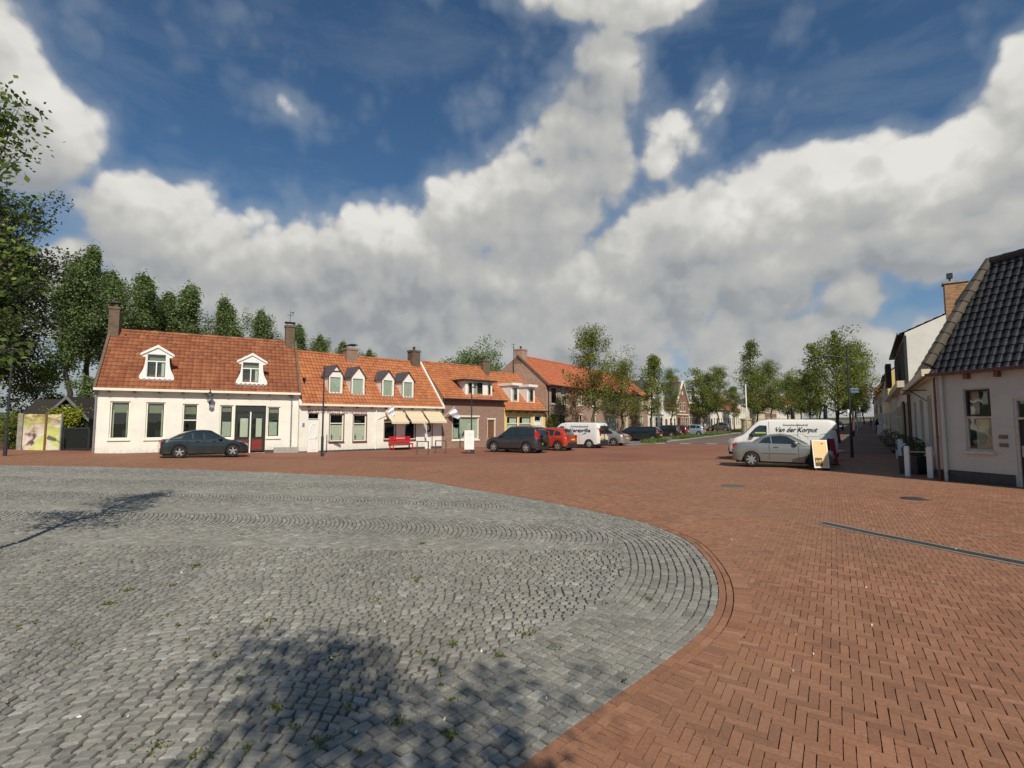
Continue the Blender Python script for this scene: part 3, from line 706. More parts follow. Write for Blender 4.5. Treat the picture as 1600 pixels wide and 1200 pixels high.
class House:
    def __init__(h, name, label, A, B, depth, eave, rise, wallmat, roofmat, holes=(), half=None, group=None, cat='house', z0=None, tiles=True, over=.22, gableL=True, gableR=True,
                 tw=.24, tl=.32, gutter=None, corbels=True, plinth=None, amp=.032, backdrop=True, verge=None, ridgemat=None):
        f = h.f = Fac(A, B, z0); h.depth = depth; h.eave = eave; h.half = half = half or depth / 2; h.rise = rise; h.w = w = f.len
        h.root = r = thing(name, label, cat, (f.A.x, f.A.y, f.z0), f.rz, group)
        m = MB(); wall_panel(m, w, eave, holes)
        g = eave + rise
        for u in (0, w):
            pts = [(u, 0, -.4), (u, 0, eave), (u, half, g), (u, depth, eave), (u, depth, -.4)]
            m.poly(pts if u else pts[::-1])
        m.quad((0, depth, -.4), (w, depth, -.4), (w, depth, eave), (0, depth, eave))
        h.wall = m.build('wall', wallmat, r)
        if backdrop:
            m = MB(); m.box(.15, w - .15, 1.2, depth - .2, .0, eave - .05); m.build('interior', DARKIN, h.wall)
        sl = rise / half; h.sl = sl
        if tiles: rf = pantiles(w, half + over, rise + over * sl, roofmat, r, tw, tl, amp)
        else:
            m = MB(); m.box(0, w, 0, .05, 0, .01); m = MB(); L = [(0, 0, 0), (w, 0, 0), (w, half + over, rise + over * sl), (0, half + over, rise + over * sl)]
            m.add([Vector(p) for p in L] + [Vector(p) + Vector((0, 0, .1)) for p in L], [(0, 1, 2, 3), (4, 5, 6, 7), (0, 1, 5, 4), (1, 2, 6, 5), (2, 3, 7, 6), (3, 0, 4, 7)]); rf = m.build('roof', roofmat, r)
        rf.location = (0, -over, eave - over * sl + .06); h.roof = rf
        m = MB(); e = .03
        m.add([(0, half, g + .05), (w, half, g + .05), (w, depth + .15, eave - .1), (0, depth + .15, eave - .1), (0, half, g - .01), (w, half, g - .01), (w, depth + .15, eave - .17), (0, depth + .15, eave - .17)],
              [(0, 1, 2, 3), (4, 7, 6, 5), (0, 3, 7, 4), (1, 5, 6, 2), (2, 6, 7, 3)]); m.build('rear_roof', roofmat, r)
        m = MB(); ridge(m, (0, half, g + .06), (w, half, g + .06)); m.build('ridge_tiles', ridgemat or roofmat, r)
        if gutter:
            m = MB(); y0 = -over; z = eave - over * sl + .02
            m.prism([(y0 - .13, z - .03), (y0 + .01, z - .03), (y0 + .01, z + .07), (y0 - .015, z + .07), (y0 - .015, z), (y0 - .105, z), (y0 - .105, z + .10), (y0 - .13, z + .10)], -.05, w + .05, 'x')
            m.box(0, w, y0 + .01, -.002, z - .03, z - .005); h.gutter = m.build('gutter', gutter, r)
            if corbels:
                n = int(w / 1.0)
                for i in range(n):
                    c = MB(); u = (i + .5) * w / n; c.box(u - .04, u + .04, y0 - .05, -.001, z - .13, z - .031); c.build('corbel', TIMBER, r)
        if plinth:
            m = MB(); doors = sorted([o for o in holes if o[2] < .3], key=lambda o: o[0]); x = 0
            for o in doors + [(w, w, 0, 0)]:
                if o[0] - x > .05: m.box(x, o[0], -.02, -.001, -.3, plinth[0])
                x = o[1]
            m.build('plinth', plinth[1], r)
        if verge:
            for u in (0, w):
                m = MB(); t = .14; x0, x1 = (u - .10, u + .03) if u == 0 else (u - .03, u + .10)
                p0 = (-over - .02, eave - over * sl - .02); p1 = (half, g); pts = [(p0[0], p0[1]), (p0[0], p0[1] + t + .08), (p1[0], p1[1] + t + .06), (p1[0], p1[1] - .0)]
                m.prism(pts, x0, x1, 'x'); m.build('verge', verge, r)
    def slope_y(h, z): return (z - h.eave) / h.sl
    def on_roof(h, px, py):
        """local (u, y, z) where the sight line meets the front slope"""
        lo, hi = -.3, h.half
        for _ in range(40):
            m = (lo + hi) / 2; u, z = h.f.at(px, py, m)
            if z > h.eave + m * h.sl: lo = m
            else: hi = m
        return u, lo, h.eave + lo * h.sl
# ------------------------------------------------------------------ left row, first house (long white house with two scrolled dormers)
A1 = pt(145, 27.0); B1 = pt(465, 31.9)
def R_(f, *a): return f.rect(*a)
f = Fac(A1, B1)
w1 = R_(f, 171, 627, 202.5, 686); w2 = R_(f, 227.5, 628.5, 257.5, 685.5); w3 = R_(f, 284.5, 631, 309, 689)
sl_ = R_(f, 342.8, 633, 364, 685); dr = R_(f, 366.5, 633.5, 414.8, 709); dr = (dr[0], dr[1], -.05, dr[3]); sr = R_(f, 417.3, 635.5, 437.5, 683.5)
H1 = House('white_house', 'long white single-storey house with red pantiled roof and two scrolled white dormers', A1, B1, 6.4, 3.72, 3.4, WHITE, T_OLD,
           [w1, w2, w3, sl_, dr, sr], gutter=CREAM, plinth=(.10, PLINTH), verge=BRICK_G, over=.25)
h = H1; r = h.root
for i, (w, cu) in enumerate(((w1, [(0.04, .2, .03, .78), (.82, .97, .03, .78)]), (w2, [(.80, .97, .03, .8)]), (w3, None))):
    fr = window(r, w, CREAM, DKGREEN, curtain=cu, blind=.70 if i < 2 else .72, trans=() if i < 2 else (.56,))
fr = window(r, sl_, CREAM, DKGREEN, curtain=[(.2, .9, .04, .5)], cmat=GREENC, blind=.8)
fr = window(r, sr, CREAM, DKGREEN, curtain=[(.1, .8, .04, .5)], cmat=GREENC, blind=.8)
def double_door(r, d):
    a, b, c, t = d; m = MB(); y = .06; fw = .06; tz = t - .38
    m.box(a, a + fw, y, y + .08, c, t); m.box(b - fw, b, y, y + .08, c, t); m.box(a + fw, b - fw, y, y + .08, t - fw, t); m.box(a + fw, b - fw, y, y + .08, tz - .03, tz + .03)
    fr = m.build('door_frame', DKGREEN, r); mid = (a + b) / 2
    m = MB(); m.box(a + fw, b - fw, y + .03, y + .037, tz + .03, t - fw); m.build('transom_pane', GLASS, fr)
    for k, (x0, x1) in enumerate(((a + fw + .005, mid - .005), (mid + .005, b - fw - .005))):
        z1 = tz - .04; z0 = .03; s = .10; m = MB(); yy = y + .02; pz = z0 + .78
        m.box(x0, x0 + s, yy, yy + .05, z0, z1); m.box(x1 - s, x1, yy, yy + .05, z0, z1); m.box(x0 + s, x1 - s, yy, yy + .05, z1 - s, z1)
        m.box(x0 + s, x1 - s, yy, yy + .05, pz - .06, pz + .06); m.box(x0 + s, x1 - s, yy, yy + .05, z0, z0 + s)
        df = m.build('door', DKGREEN, r)
        m = MB(); m.box(x0 + s, x1 - s, yy + .012, yy + .03, z0 + s, pz - .06); m.build('door_panel', REDDOOR, df)
        m = MB(); m.box(x0 + s, x1 - s, yy + .02, yy + .025, pz + .06, z1 - s); m.build('pane', GLASS, df)
        m = MB(); q0, q1 = (x0 + s + .12, x1 - s - .02) if k == 0 else (x0 + s + .2, x1 - s - .04)
        m.box(q0, q1, yy + .06, yy + .07, pz + .08, z1 - s - .25); m.build('lace', CURT, df)
        if k == 0: m = MB(); m.tube([(x1 - .04, yy - .05, pz), (x1 - .04, yy, pz)], .02); m.box(x1 - .05, x1 - .03, yy - .06, yy - .04, pz - .07, pz + .07); m.build('door_handle', GALV, df)
    m = MB(); m.box(mid - .035, mid + .035, y - .012, y + .02, c, tz); m.build('door_post', WPAINT, fr)
double_door(r, dr)
def scroll_dormer(h, x0, x1, ytop, ybot, wr):
    um, yb, zb = h.on_roof((x0 + x1) / 2, ybot); f = h.f
    a, z0 = f.at(x0, ybot, yb); b = f.at(x1, ybot, yb)[0]; zt = f.at((x0 + x1) / 2, ytop, yb)[1]; z0 = zb - .02
    c = (a + b) / 2; hw = (b - a) / 2; H = zt - z0
    wa, wb, wz0, wz1 = f.rect(*wr, yb)
    half = [(1.0, 0.0), (1.02, .06), (.99, .13), (.90, .21), (.80, .31), (.735, .43), (.70, .56), (.69, .66), (.80, .67), (.92, .68), (.93, .75), (.82, .79), (.50, .90), (.16, .985), (0, 1.0)]
    out = [(c + hw * k, z0 + H * q) for k, q in half]; out += [(c - (x - c), z) for x, z in out[-2::-1]]
    y = yb - .06; t = .12
    m = MB(); n = len(out)                                     # scrolled front board with the window opening cut out
    hole = [(wa, wz0), (wb, wz0), (wb, wz1), (wa, wz1)]
    import mathutils.geometry as mg
    tri = mg.tessellate_polygon([[Vector((x, z, 0)) for x, z in out], [Vector((x, z, 0)) for x, z in hole]]); al = out + hole
    for yy in (y, y + t): m.add([(x, yy, z) for x, z in al], [tuple(q) for q in tri])
    m.add([(x, y, z) for x, z in out] + [(x, y + t, z) for x, z in out], [(i, (i + 1) % n, (i + 1) % n + n, i + n) for i in range(n)])
    m.add([(x, y, z) for x, z in hole] + [(x, y + t, z) for x, z in hole], [(i, (i + 1) % 4, (i + 1) % 4 + 4, i + 4) for i in range(4)])
    bd = hw * .62; zr = z0 + H * .90; ze = z0 + H * .70
    y1r = yb + (zr - zb) / h.sl + .15; y1e = yb + (ze - zb) / h.sl + .1
    for sx in (-1, 1): m.quad((c + sx * bd, y + t, z0), (c + sx * bd, y1e, ze), (c + sx * bd, y + t, ze), (c + sx * bd, y + t, z0))
    dm = m.build('dormer', WPAINT, h.root)
    m = MB()
    for sx in (-1, 1):
        m.add([(c, y + t, zr), (c, y1r, zr), (c + sx * (bd + .06), y1e, ze - .03), (c + sx * (bd + .06), y + t, ze - .03)], [(0, 1, 2, 3)])
        m.add([(c, y + t, zr - .04), (c, y1r, zr - .04), (c + sx * (bd + .06), y1e, ze - .07), (c + sx * (bd + .06), y + t, ze - .07)], [(0, 1, 2, 3)])
    m.build('dormer_roof', ZINC, dm)
    m = MB(); m.prism([(c - hw * .98, z0 + H * .67), (c + hw * .98, z0 + H * .67), (c + hw * .98, z0 + H * .715), (c, z0 + H * 1.0), (c - hw * .98, z0 + H * .715)], y - .05, y - .003)
    m2 = MB()
    for sx in (-1, 1):
        p = [(c + sx * hw * 1.0, z0 + H * .70), (c + sx * hw * .98, z0 + H * .77), (c, z0 + H * 1.04), (c, z0 + H * .955)]
        m2.prism(p, y - .07, y + t + .03)
    m2.build('cornice', WPAINT, dm)
    m = MB(); m.box(a + .03, b - .03, y - .12, y, z0 - .05, z0 + .02); m.build('lead_apron', ZINC, dm)
    fr = window(dm, (wa, wb, wz0, wz1), WPAINT, DKGREEN, y=y + .03, fw=.03, trans=(.70,), mull=(), sill=False)
    m = MB(); zc = wz0 + (wz1 - wz0) * .7; m.box((wa + wb) / 2 - .03, (wa + wb) / 2 + .03, y + .035, y + .08, wz0 + .04, zc - .03); m.build('mullion', WPAINT, fr)
    m = MB(); m.box(wa, wb, y + .25, y + .26, wz0, wz1); m.build('interior', DARKIN, fr)
    m = MB(); m.box(wa + (wb - wa) * .76, wb - .04, y + .115, y + .12, wz0 + .03, zc); m.build('curtain', CURT, fr)
    m = MB(); m.box(wa + .03, wb - .03, y + .16, y + .17, zc, wz1); m.build('blind', BLIND, fr)
scroll_dormer(H1, 217.5, 271.5, 541, 593, (229.5, 554, 259.5, 590))
scroll_dormer(H1, 368.5, 417, 553.5, 601, (378.5, 566.5, 405, 598))
u, z = f.at(148.5, 516, 3.2); H1c = chimney(r, -.10, 2.75, .50, .6, 6.6, f.at(155, 478, 3)[1], BRICK_G, 'cowl')
u0 = f.at(432, 540, 3.2)[0]
u0 = H1.w - .62; chimney(r, u0, 2.8, .56, .6, 6.5, f.at(440, 508, 3.1)[1] , BRICK_G, None)
m = MB(); zt = f.at(440, 508, 3.1)[1]; cx = u0 + .28
for k in (-1, 1): m.box(cx + k * .2 - .02, cx + k * .2 + .02, 3.0, 3.04, zt, zt + .18)
m.box(cx - .33, cx + .33, 2.8, 3.4, zt + .18, zt + .22); m.tube([(cx, 3.1, zt + .2), (cx, 3.1, zt + 1.0)], .014); m.box(cx - .2, cx + .2, 3.09, 3.11, zt + .72, zt + .75); m.prism([(cx, zt + .9), (cx + .22, zt + .98), (cx + .22, zt + .84)], 3.09, 3.11)
m.build('weather_vane', STEEL, r)
downpipe(r, f.at(148.7, 650)[0], -.1, 3.25); downpipe(r, f.at(455, 650)[0], .1, 3.2)
m = MB(); u = h.on_roof(197, 526); m.lathe([(.06, 0), (.06, .05)], (u[0], u[1], u[2] + .07), 10); m.build('roof_vent', BLACKP, r)
m = MB(); m.box(H1.w - 1.35, H1.w + .02, -.16, -.021, -.2, .24); m.build('doorstep_block', CONC, r, bevel=.01)
# carriage lantern on its bracket
a, z = f.at(328.5, 619); lt = thing('wall_lantern', 'black carriage lantern hung on the white wall left of the double doors', 'lantern', f.w(a, 0, 0), f.rz)
m = MB(); m.tube([(0, 0, z + .28), (0, -.25, z + .42), (0, -.46, z + .34), (0, -.46, z + .2)], .016, 8); m.box(-.05, .05, -.015, 0, z + .1, z + .4); m.build('bracket', BLACKP, lt)
m = MB(); m.lathe([(.02, z + .26), (.05, z + .22), (.17, z + .08), (.18, z + .05)], (0, -.46, 0), 6); m.lathe([(.15, z - .34), (.07, z - .40), (.01, z - .5)], (0, -.46, 0), 6)
for k in range(6):
    w_ = 2 * math.pi * k / 6; m.tube([(.16 * math.cos(w_), -.46 + .16 * math.sin(w_), z + .06), (.10 * math.cos(w_), -.46 + .10 * math.sin(w_), z - .36)], .012, 5)
m.build('lantern_frame', BLACKP, lt)
m = MB(); m.lathe([(.15, z + .05), (.10, z - .34)], (0, -.46, 0), 6); m.build('lantern_glass', CLEAR, lt)

# ------------------------------------------------------------------ second house: hairdresser with four gabled dormers
A2 = B1 + (B1 - A1).normalized() * .06; B2 = pt(690, 39.4)
f = Fac(A2, B2)
d2 = R_(f, 480.5, 656, 498.5, 709); d2 = (d2[0], d2[1], 0, d2[3]); t2 = (d2[0], d2[1], d2[3] + .03, f.at(490, 645)[1])
w21 = R_(f, 515, 647, 537, 689.5); w22 = R_(f, 552, 648, 572.5, 689); s1 = R_(f, 600.5, 656, 618, 686.5); s2 = R_(f, 633.5, 656, 649, 686.5)
d3 = R_(f, 664, 657, 673.5, 702); d3 = (d3[0], d3[1], 0, d3[3])
H2 = House('hairdresser_house', 'white hairdresser house with orange pantiled roof and four white gabled dormers', A2, B2, 6.2, 3.22, 3.5, WHITE, T_ORANGE,
           [(d2[0], d2[1], 0, t2[3]), w21, w22, s1, s2, d3], gutter=CREAM, plinth=(.14, PLINTH), over=.2, verge=WPAINT)
h = H2; r = h.root
window(r, t2, WPAINT, None, sill=False, fw=.05)
def panel_door(r, d, mat, y=.05, oval=True):
    a, b, c, t = d; m = MB(); m.box(a + .02, b - .02, y, y + .05, c + .02, t - .01); dd = m.build('door', mat, r)
    m = MB()
    if oval:
        cx, cz = (a + b) / 2, c + (t - c) * .66
        ring = [(.62 * (b - a) / 2 * math.cos(k / 20 * 2 * math.pi), .30 * (t - c) / 1.4 * math.sin(k / 20 * 2 * math.pi)) for k in range(21)]
        m.tube([(cx + x, y - .005, cz + z) for x, z in ring], .02, 6, False)
    m.box(a + .14, b - .14, y - .015, y - .001, c + .2, c + (t - c) * .36); m.box(a + .08, b - .08, y - .02, y - .001, c + (t - c) * .43, c + (t - c) * .46); m.build('moulding', mat, dd)
    m = MB(); m.tube([(b - .12, y, c + 1.0), (b - .12, y - .06, c + 1.0), (b - .22, y - .06, c + 1.0)], .012, 6); m.build('door_handle', GALV, dd); return dd
panel_door(r, d2, WPAINT); panel_door(r, d3, WPAINT, oval=False)
for w in (w21, w22):
    fr = window(r, w, CREAM, None, trans=(.66,), curtain=[(.04, .96, .05, .60)], border=TRIM, sillmat=TRIM)
    m = MB(); w_ = w[1] - w[0]
    for k, (q, s) in enumerate(((.22, 1), (.82, .6))):
        m = MB(); m.lathe([(.03, 0), (.06 * s, .04), (.02, .12), (.07 * s, .2), (.03, .36 * s)], (w[0] + w_ * q, .15, w[2] + .08), 8); m.build('window_ornament', BLACKP, fr)
for w in (s1, s2): window(r, w, CREAM, None, border=TRIM, sillmat=TRIM, fw=.06)
downpipe(r, f.at(587, 660)[0], .1, 2.9, WPAINT, hopper=False)
def gable_dormer(h, x0, x1, yp, ye, yb, wr, curt):
    _, Y, zb = h.on_roof((x0 + x1) / 2, yb); f = h.f
    a = f.at(x0, yb, Y)[0]; b = f.at(x1, yb, Y)[0]; c = (a + b) / 2; zp = f.at(c and (x0 + x1) / 2, yp, Y)[1]; ze = f.at((x0 + x1) / 2, ye, Y)[1]
    wa, wb, wz0, wz1 = f.rect(*wr, Y); yr = Y + (zp - zb) / h.sl + .1; yv = Y + (ze - zb) / h.sl
    m = MB(); al = [(a, zb - .05), (b, zb - .05), (b, ze), (c, zp - .05), (a, ze)]; hole = [(wa, wz0), (wb, wz0), (wb, wz1), (wa, wz1)]
    import mathutils.geometry as mg
    tri = mg.tessellate_polygon([[Vector((x, z, 0)) for x, z in al], [Vector((x, z, 0)) for x, z in hole]])
    m.add([(x, Y, z) for x, z in al + hole], [tuple(t) for t in tri])
    m.add([(x, Y, z) for x, z in hole] + [(x, Y + .1, z) for x, z in hole], [(i, (i + 1) % 4, (i + 1) % 4 + 4, i + 4) for i in range(4)])
    for x in (a, b): m.poly([(x, Y, zb - .05), (x, Y, ze), (x, yv, ze)])
    dm = m.build('dormer', WPAINT, h.root)
    m = MB(); o = .10
    sl = (zp - ze) / (c - a); 
    for s, e in ((-1, a), (1, b)):
        q = [(c, Y - .07, zp), (c, yr, zp), (e + s * o, yv - .05, ze - o * sl), (e + s * o, Y - .07, ze - o * sl)]
        m.add(q + [(x, y, z + .05) for x, y, z in q], [(0, 1, 2, 3), (4, 7, 6, 5), (0, 4, 5, 1), (2, 6, 7, 3), (3, 7, 4, 0)])
    m.build('dormer_roof', SLATE, dm)
    m = MB()
    for s, e in ((-1, a), (1, b)):
        e2 = e + s * o; m.prism([(c, zp + .06), (c, zp - .04), (e2, ze - o * sl - .05), (e2, ze - o * sl + .05)], Y - .10, Y - .072)
    m.box(a - .02, a + .03, Y - .02, Y - .002, zb - .05, ze); m.box(b - .03, b + .02, Y - .02, Y - .002, zb - .05, ze)
    m.build('bargeboard', TRIM, dm)
    m = MB(); m.box(a, b, Y - .12, Y - .001, zb - .05, zb + .03); m.build('lead_apron', ZINC, dm)
    fr = window(dm, (wa, wb, wz0, wz1), WPAINT, None, y=Y + .0, fw=.06, sill=False)
    m = MB(); m.box(wa + .03, wb - .03, Y + .065, Y + .075, wz0, wz1); m.build('blind' if curt else 'interior', GREENC if curt else DARKIN, fr)
    if not curt:
        m = MB(); m.box(wa + (wb - wa) * .3, wa + (wb - wa) * .65, Y + .08, Y + .09, wz0, wz1); m.build('curtain', GREENC, fr)
gable_dormer(H2, 512.5, 535.5, 570.5, 586, 616, (514.5, 588, 533.5, 614), True); gable_dormer(H2, 548, 570, 573, 588, 618, (550, 590.5, 568.5, 617), True)
gable_dormer(H2, 596, 616, 579, 592, 620.5, (598, 593, 614, 619), True); gable_dormer(H2, 628, 646.5, 581.5, 594.5, 623, (630, 596, 645, 621), True)
u = f.at(538, 560, 3.1)[0]; chimney(r, u, 2.7, .85, .7, 6.0, f.at(546, 544.5, 3.0)[1], BRICK_H3, 'cowl')
u = f.at(640.5, 560, 3.1)[0]; chimney(r, u, 2.75, .75, .7, 6.2, f.at(648, 548, 3.1)[1], BRICK_G, 'pot')
u, y, z = h.on_roof(475, 600); m = MB(); m.lathe([(.07, 0), (.07, .25), (.11, .26), (.11, .36)], (u, y, z + .05), 10); m.build('flue', BLACKP, r)
# lettering
def lettering(txt, size, mat, par, loc, rot, name='lettering', shear=0.0, width=None, offset=0.0):
    c = bpy.data.curves.new(name, 'FONT'); c.body = txt; c.size = size; c.shear = shear; c.extrude = .004; c.offset = offset; c.align_x = 'LEFT'; c.resolution_u = 3
    o = bpy.data.objects.new(name, c); COL.objects.link(o)
    me = bpy.data.meshes.new_from_object(o.evaluated_get(bpy.context.evaluated_depsgraph_get())); bpy.data.objects.remove(o); me.name = name
    me.materials.clear(); me.materials.append(mat); o = bpy.data.objects.new(name, me); COL.objects.link(o); o.parent = par
    xs = [v.co.x for v in me.vertices]
    if width: k = width / (max(xs) - min(xs)); me.transform(Matrix.Scale(k, 4, (1, 0, 0)))
    o.location = loc; o.rotation_euler = rot; return o
u0, z = f.at(480, 643.5); u1 = f.at(573, 643.5)[0]
lettering('MA·JO DE BRUYN', .34, LETTER, r, (u0, -.012, z - .06), (R(90), 0, 0), shear=.25, width=(u1 - u0) * .53, offset=.002); lettering('haarverzorging', .32, LETTER, r, (u0 + (u1 - u0) * .56, -.012, z - .08), (R(90), 0, 0), shear=0, width=(u1 - u0) * .44, offset=.002)
m = MB(); u, z = f.at(474, 664); m.box(u - .07, u + .07, -.02, -.001, z - .12, z + .12); m.build('house_number', ZINC, r)
# three awnings with their side frames
for i, (x0, x1) in enumerate(((600, 631), (631, 660), (659, 689.5))):
    a, b, _, zt = f.rect(x0 + 1, 641.5, x1 - 3, 660); lab = ('beige canvas awning nearest the white flag on the hairdresser front', 'beige canvas awning between two others on the hairdresser front', 'beige canvas awning over the shop door beside the brick house')[i]
    d = .95; zl = zt - .78; t = thing('awning', lab, 'awning', f.w(a, 0, 0), f.rz, 'awnings on the hairdresser front'); w = b - a
    m = MB(); n = 6
    for k in range(n):
        p, q = k / n, (k + 1) / n; sg = lambda v: -.04 * math.sin(math.pi * v)
        m.add([(0, -.02 - d * p, zt - (zt - zl) * p + sg(p)), (w, -.02 - d * p, zt - (zt - zl) * p + sg(p)), (w, -.02 - d * q, zt - (zt - zl) * q + sg(q)), (0, -.02 - d * q, zt - (zt - zl) * q + sg(q))], [(0, 1, 2, 3)])
    m.quad((0, -.02 - d, zl), (w, -.02 - d, zl), (w, -.03 - d, zl - .16), (0, -.03 - d, zl - .16)); ob = m.build('canvas', AWN, t); sm = ob.modifiers.new('s', 'SOLIDIFY'); sm.thickness = .01
    m = MB()
    for x in (0, w): m.tube([(x, -.02, zl - .05), (x, -.02 - d, zl - .02)], .018, 6)
    m.tube([(0, -.02 - d, zl - .02), (w, -.02 - d, zl - .02)], .02, 6); m.tube([(0, -.04, zt + .02), (w, -.04, zt + .02)], .05, 8); m.build('awning_frame', WPAINT, t)
# wreath on the shop door, hanging cloth, flags
fc = Vector(f.w(0, 0, 0))
def flag(u, z, L, dirv, pts, lab, name='flag'):
    t = thing(name, lab, 'flag', f.w(u, 0, 0), f.rz, 'flags on the hairdresser front')
    m = MB(); m.tube([(0, 0, z), (dirv[0] * L, dirv[1] * L, z + dirv[2] * L)], .018, 6); m.build('flag_pole', WPAINT, t)
    m = MB(); n = 8; k = 6; g = {}
    for i in range(n + 1):
        for j in range(k + 1):
            s, q = i / n, j / k; a = Vector(pts[0]).lerp(Vector(pts[1]), s); b = Vector(pts[3]).lerp(Vector(pts[2]), s); p = a.lerp(b, q)
            g[i, j] = (p.x + .05 * math.sin(q * 7 + s * 2), p.y + .06 * math.sin(q * 9 + s * 3), p.z)
    for i in range(n):
        for j in range(k): m.quad(g[i, j], g[i + 1, j], g[i + 1, j + 1], g[i, j + 1])
    ob = m.build('flag_cloth', FLAGC, t, True); return t
FLAGC = plain('pale_grey_flag_cloth', (0.62, 0.63, 0.70), 0.8, var=.3, scale=3)
u, z = f.at(688.5, 656); 
flag(u, z, 1.5, (.55, -.45, .68), [(.80, -.60, .98 + z), (.45, -.35, .5 + z), (1.15, -.55, .05 + z), (1.35, -.75, .30 + z)], 'white and blue flag on a slanting pole at the corner beside the brown brick house')
u, z = f.at(590, 656)
flag(u, z, 1.5, (.55, -.40, .70), [(.83, -.60, 1.03 + z), (.50, -.35, .55 + z), (.75, -.40, .12 + z), (.98, -.6, .45 + z)], 'greyish flag on a slanting pole left of the beige awnings')
u, z = f.at(662.5, 672); m = MB(); m.add([(u - .12, -.25, z + .35), (u + .08, -.25, z + .40), (u + .12, -.22, z - .5), (u - .02, -.24, z - .62), (u - .08, -.25, z - .4)], [(0, 1, 2, 3, 4)]); m.tube([(u - .2, -.25, z + .42), (u + .2, -.25, z + .42)], .012, 5); m.tube([(u, -.25, z + .42), (u, 0, z + .5)], .012, 5)
o = m.build('hanging_cloth', WPAINT); o.location = f.w(0, 0, 0); o.rotation_euler = (0, 0, f.rz); tag(o, 'white cloth pennant hanging under the awnings beside the shop door', 'pennant')
a, b, c, t_ = d3; m = MB(); m.tube([((a + b) / 2 + .2 * math.cos(k / 14 * 2 * math.pi), .02, t_ - .55 + .3 * math.sin(k / 14 * 2 * math.pi)) for k in range(15)], .06, 6, False); o = m.build('door_wreath', LEAF_D, r)
u, z = f.at(675.5, 640); m = MB(); m.box(u - .03, u + .03, -.03, -.001, 0, f.at(675.5, 659)[1]); m.build('door_post', TRIM, r)

# ------------------------------------------------------------------ third house: brown brick, one broad flat dormer
A3 = B2 + (B2 - A2).normalized() * .05; B3 = pt(787.5, 43.6); f = Fac(A3, B3)
w31 = R_(f, 706.5, 651.5, 748.5, 687); d31 = R_(f, 761.5, 655.5, 774, 699); d31 = (d31[0], d31[1], 0, d31[3])
H3 = House('brown_brick_house', 'brown brick house with dark gutter board and one broad flat-roofed dormer', A3, B3, 6.6, 4.0, 2.9, BRICK_H3, T_ORANGE, [w31, d31], gutter=BLACKP, corbels=False, over=.3, tl=.3)
h = H3; r = h.root
fr = window(r, w31, CREAM, None, mull=(.30,), trans=(), curtain=[(.34, .97, .04, .96)], cmat=GREENC, fw=.09)
a, b, c, d = w31; m = MB(); e = a + (b - a) * .29; m.box(a + .09, a + .14, .05, .12, c + .1, d - .1); m.box(e - .05, e, .05, .12, c + .1, d - .1); m.box(a + .14, e - .05, .05, .12, c + (d - c) * .68, c + (d - c) * .73); m.box(a + .14, e - .05, .05, .12, c + .09, c + .15); m.build('sash', plain('green_paint', (.03, .09, .05), .5), fr)
m = MB(); m.box(a + .14, e - .05, .2, .21, c + .15, c + (d - c) * .55); m.build('curtain', GREENC, fr)
m = MB(); a, b, c, t_ = d31; m.box(a, a + .07, .04, .12, 0, t_); m.box(b - .07, b, .0, .12, 0, t_); m.box(a, b, .04, .12, t_ - .07, t_); fr = m.build('door_frame', CREAM, r)
m = MB(); m.box(a + .07, b - .07, .10, .14, 0, t_ - .07); m.box(a + .2, b - .2, .08, .1, .2, .9); m.box(a + .2, b - .2, .08, .1, 1.1, t_ - .35); m.build('door', TIMBER, r)
m = MB(); a, b, c, d = w31; m.box(a - .05, b + .05, -.03, -.001, d + .0, d + .12); a, b = d31[:2]; m.box(a - .05, b + .05, -.03, -.001, d31[3], d31[3] + .1); m.build('lintel', CREAM, r)
def flat_dormer(h, x0, x1, yt, yb, slab, wins, cheek=WPAINT, fas=None, slabw=.35):
    _, Y, zb = h.on_roof((x0 + x1) / 2, yb); f = h.f; a = f.at(x0, yb, Y)[0]; b = f.at(x1, yb, Y)[0]; zt = f.at((x0 + x1) / 2, yt, Y)[1]; yv = Y + (zt - zb) / h.sl
    rs = [f.rect(w[0], w[1], w[2], w[3], Y) for w in wins]; rs = [(max(q[0], a + .04), min(q[1], b - .04), max(q[2], zb + .06), min(q[3], zt - .04)) for q in rs]
    m = MB(); xs = sorted({a, b} | {x for q in rs for x in q[:2]}); zs = sorted({zb - .05, zt} | {z for q in rs for z in q[2:]})
    for i in range(len(xs) - 1):
        for j in range(len(zs) - 1):
            cx, cz = (xs[i] + xs[i + 1]) / 2, (zs[j] + zs[j + 1]) / 2
            if not any(q[0] < cx < q[1] and q[2] < cz < q[3] for q in rs): m.quad((xs[i], Y, zs[j]), (xs[i + 1], Y, zs[j]), (xs[i + 1], Y, zs[j + 1]), (xs[i], Y, zs[j + 1]))
    for x in (a, b): m.poly([(x, Y, zb - .05), (x, Y, zt), (x, yv, zt)])
    dm = m.build('dormer', cheek, h.root)
    m = MB(); m.box(a - slabw, b + slabw, Y - .3, yv + .3, zt + .002, zt + slab); m.build('dormer_roof', fas or ZINC, dm)
    for q in rs:
        fr = window(dm, q, WPAINT, None, y=Y - .015, fw=.05, sill=False)
        m = MB(); m.box(q[0], q[1], Y + .2, Y + .21, q[2], q[3]); m.build('interior', DARKIN, fr)
        m = MB(); m.box(q[0] + .05, q[0] + (q[1] - q[0]) * .5, Y + .1, Y + .11, q[2] + (q[3] - q[2]) * (.05 if q[1] - q[0] < 1 else .0), q[3]); m.build('curtain', GREENC if q[1] - q[0] > .9 else CURT, fr)
flat_dormer(H3, 727, 769, 596, 619, .12, [(730, 597, 738, 618), (739, 596, 755, 618.5), (761, 598, 767.5, 618.5)], fas=STEEL)
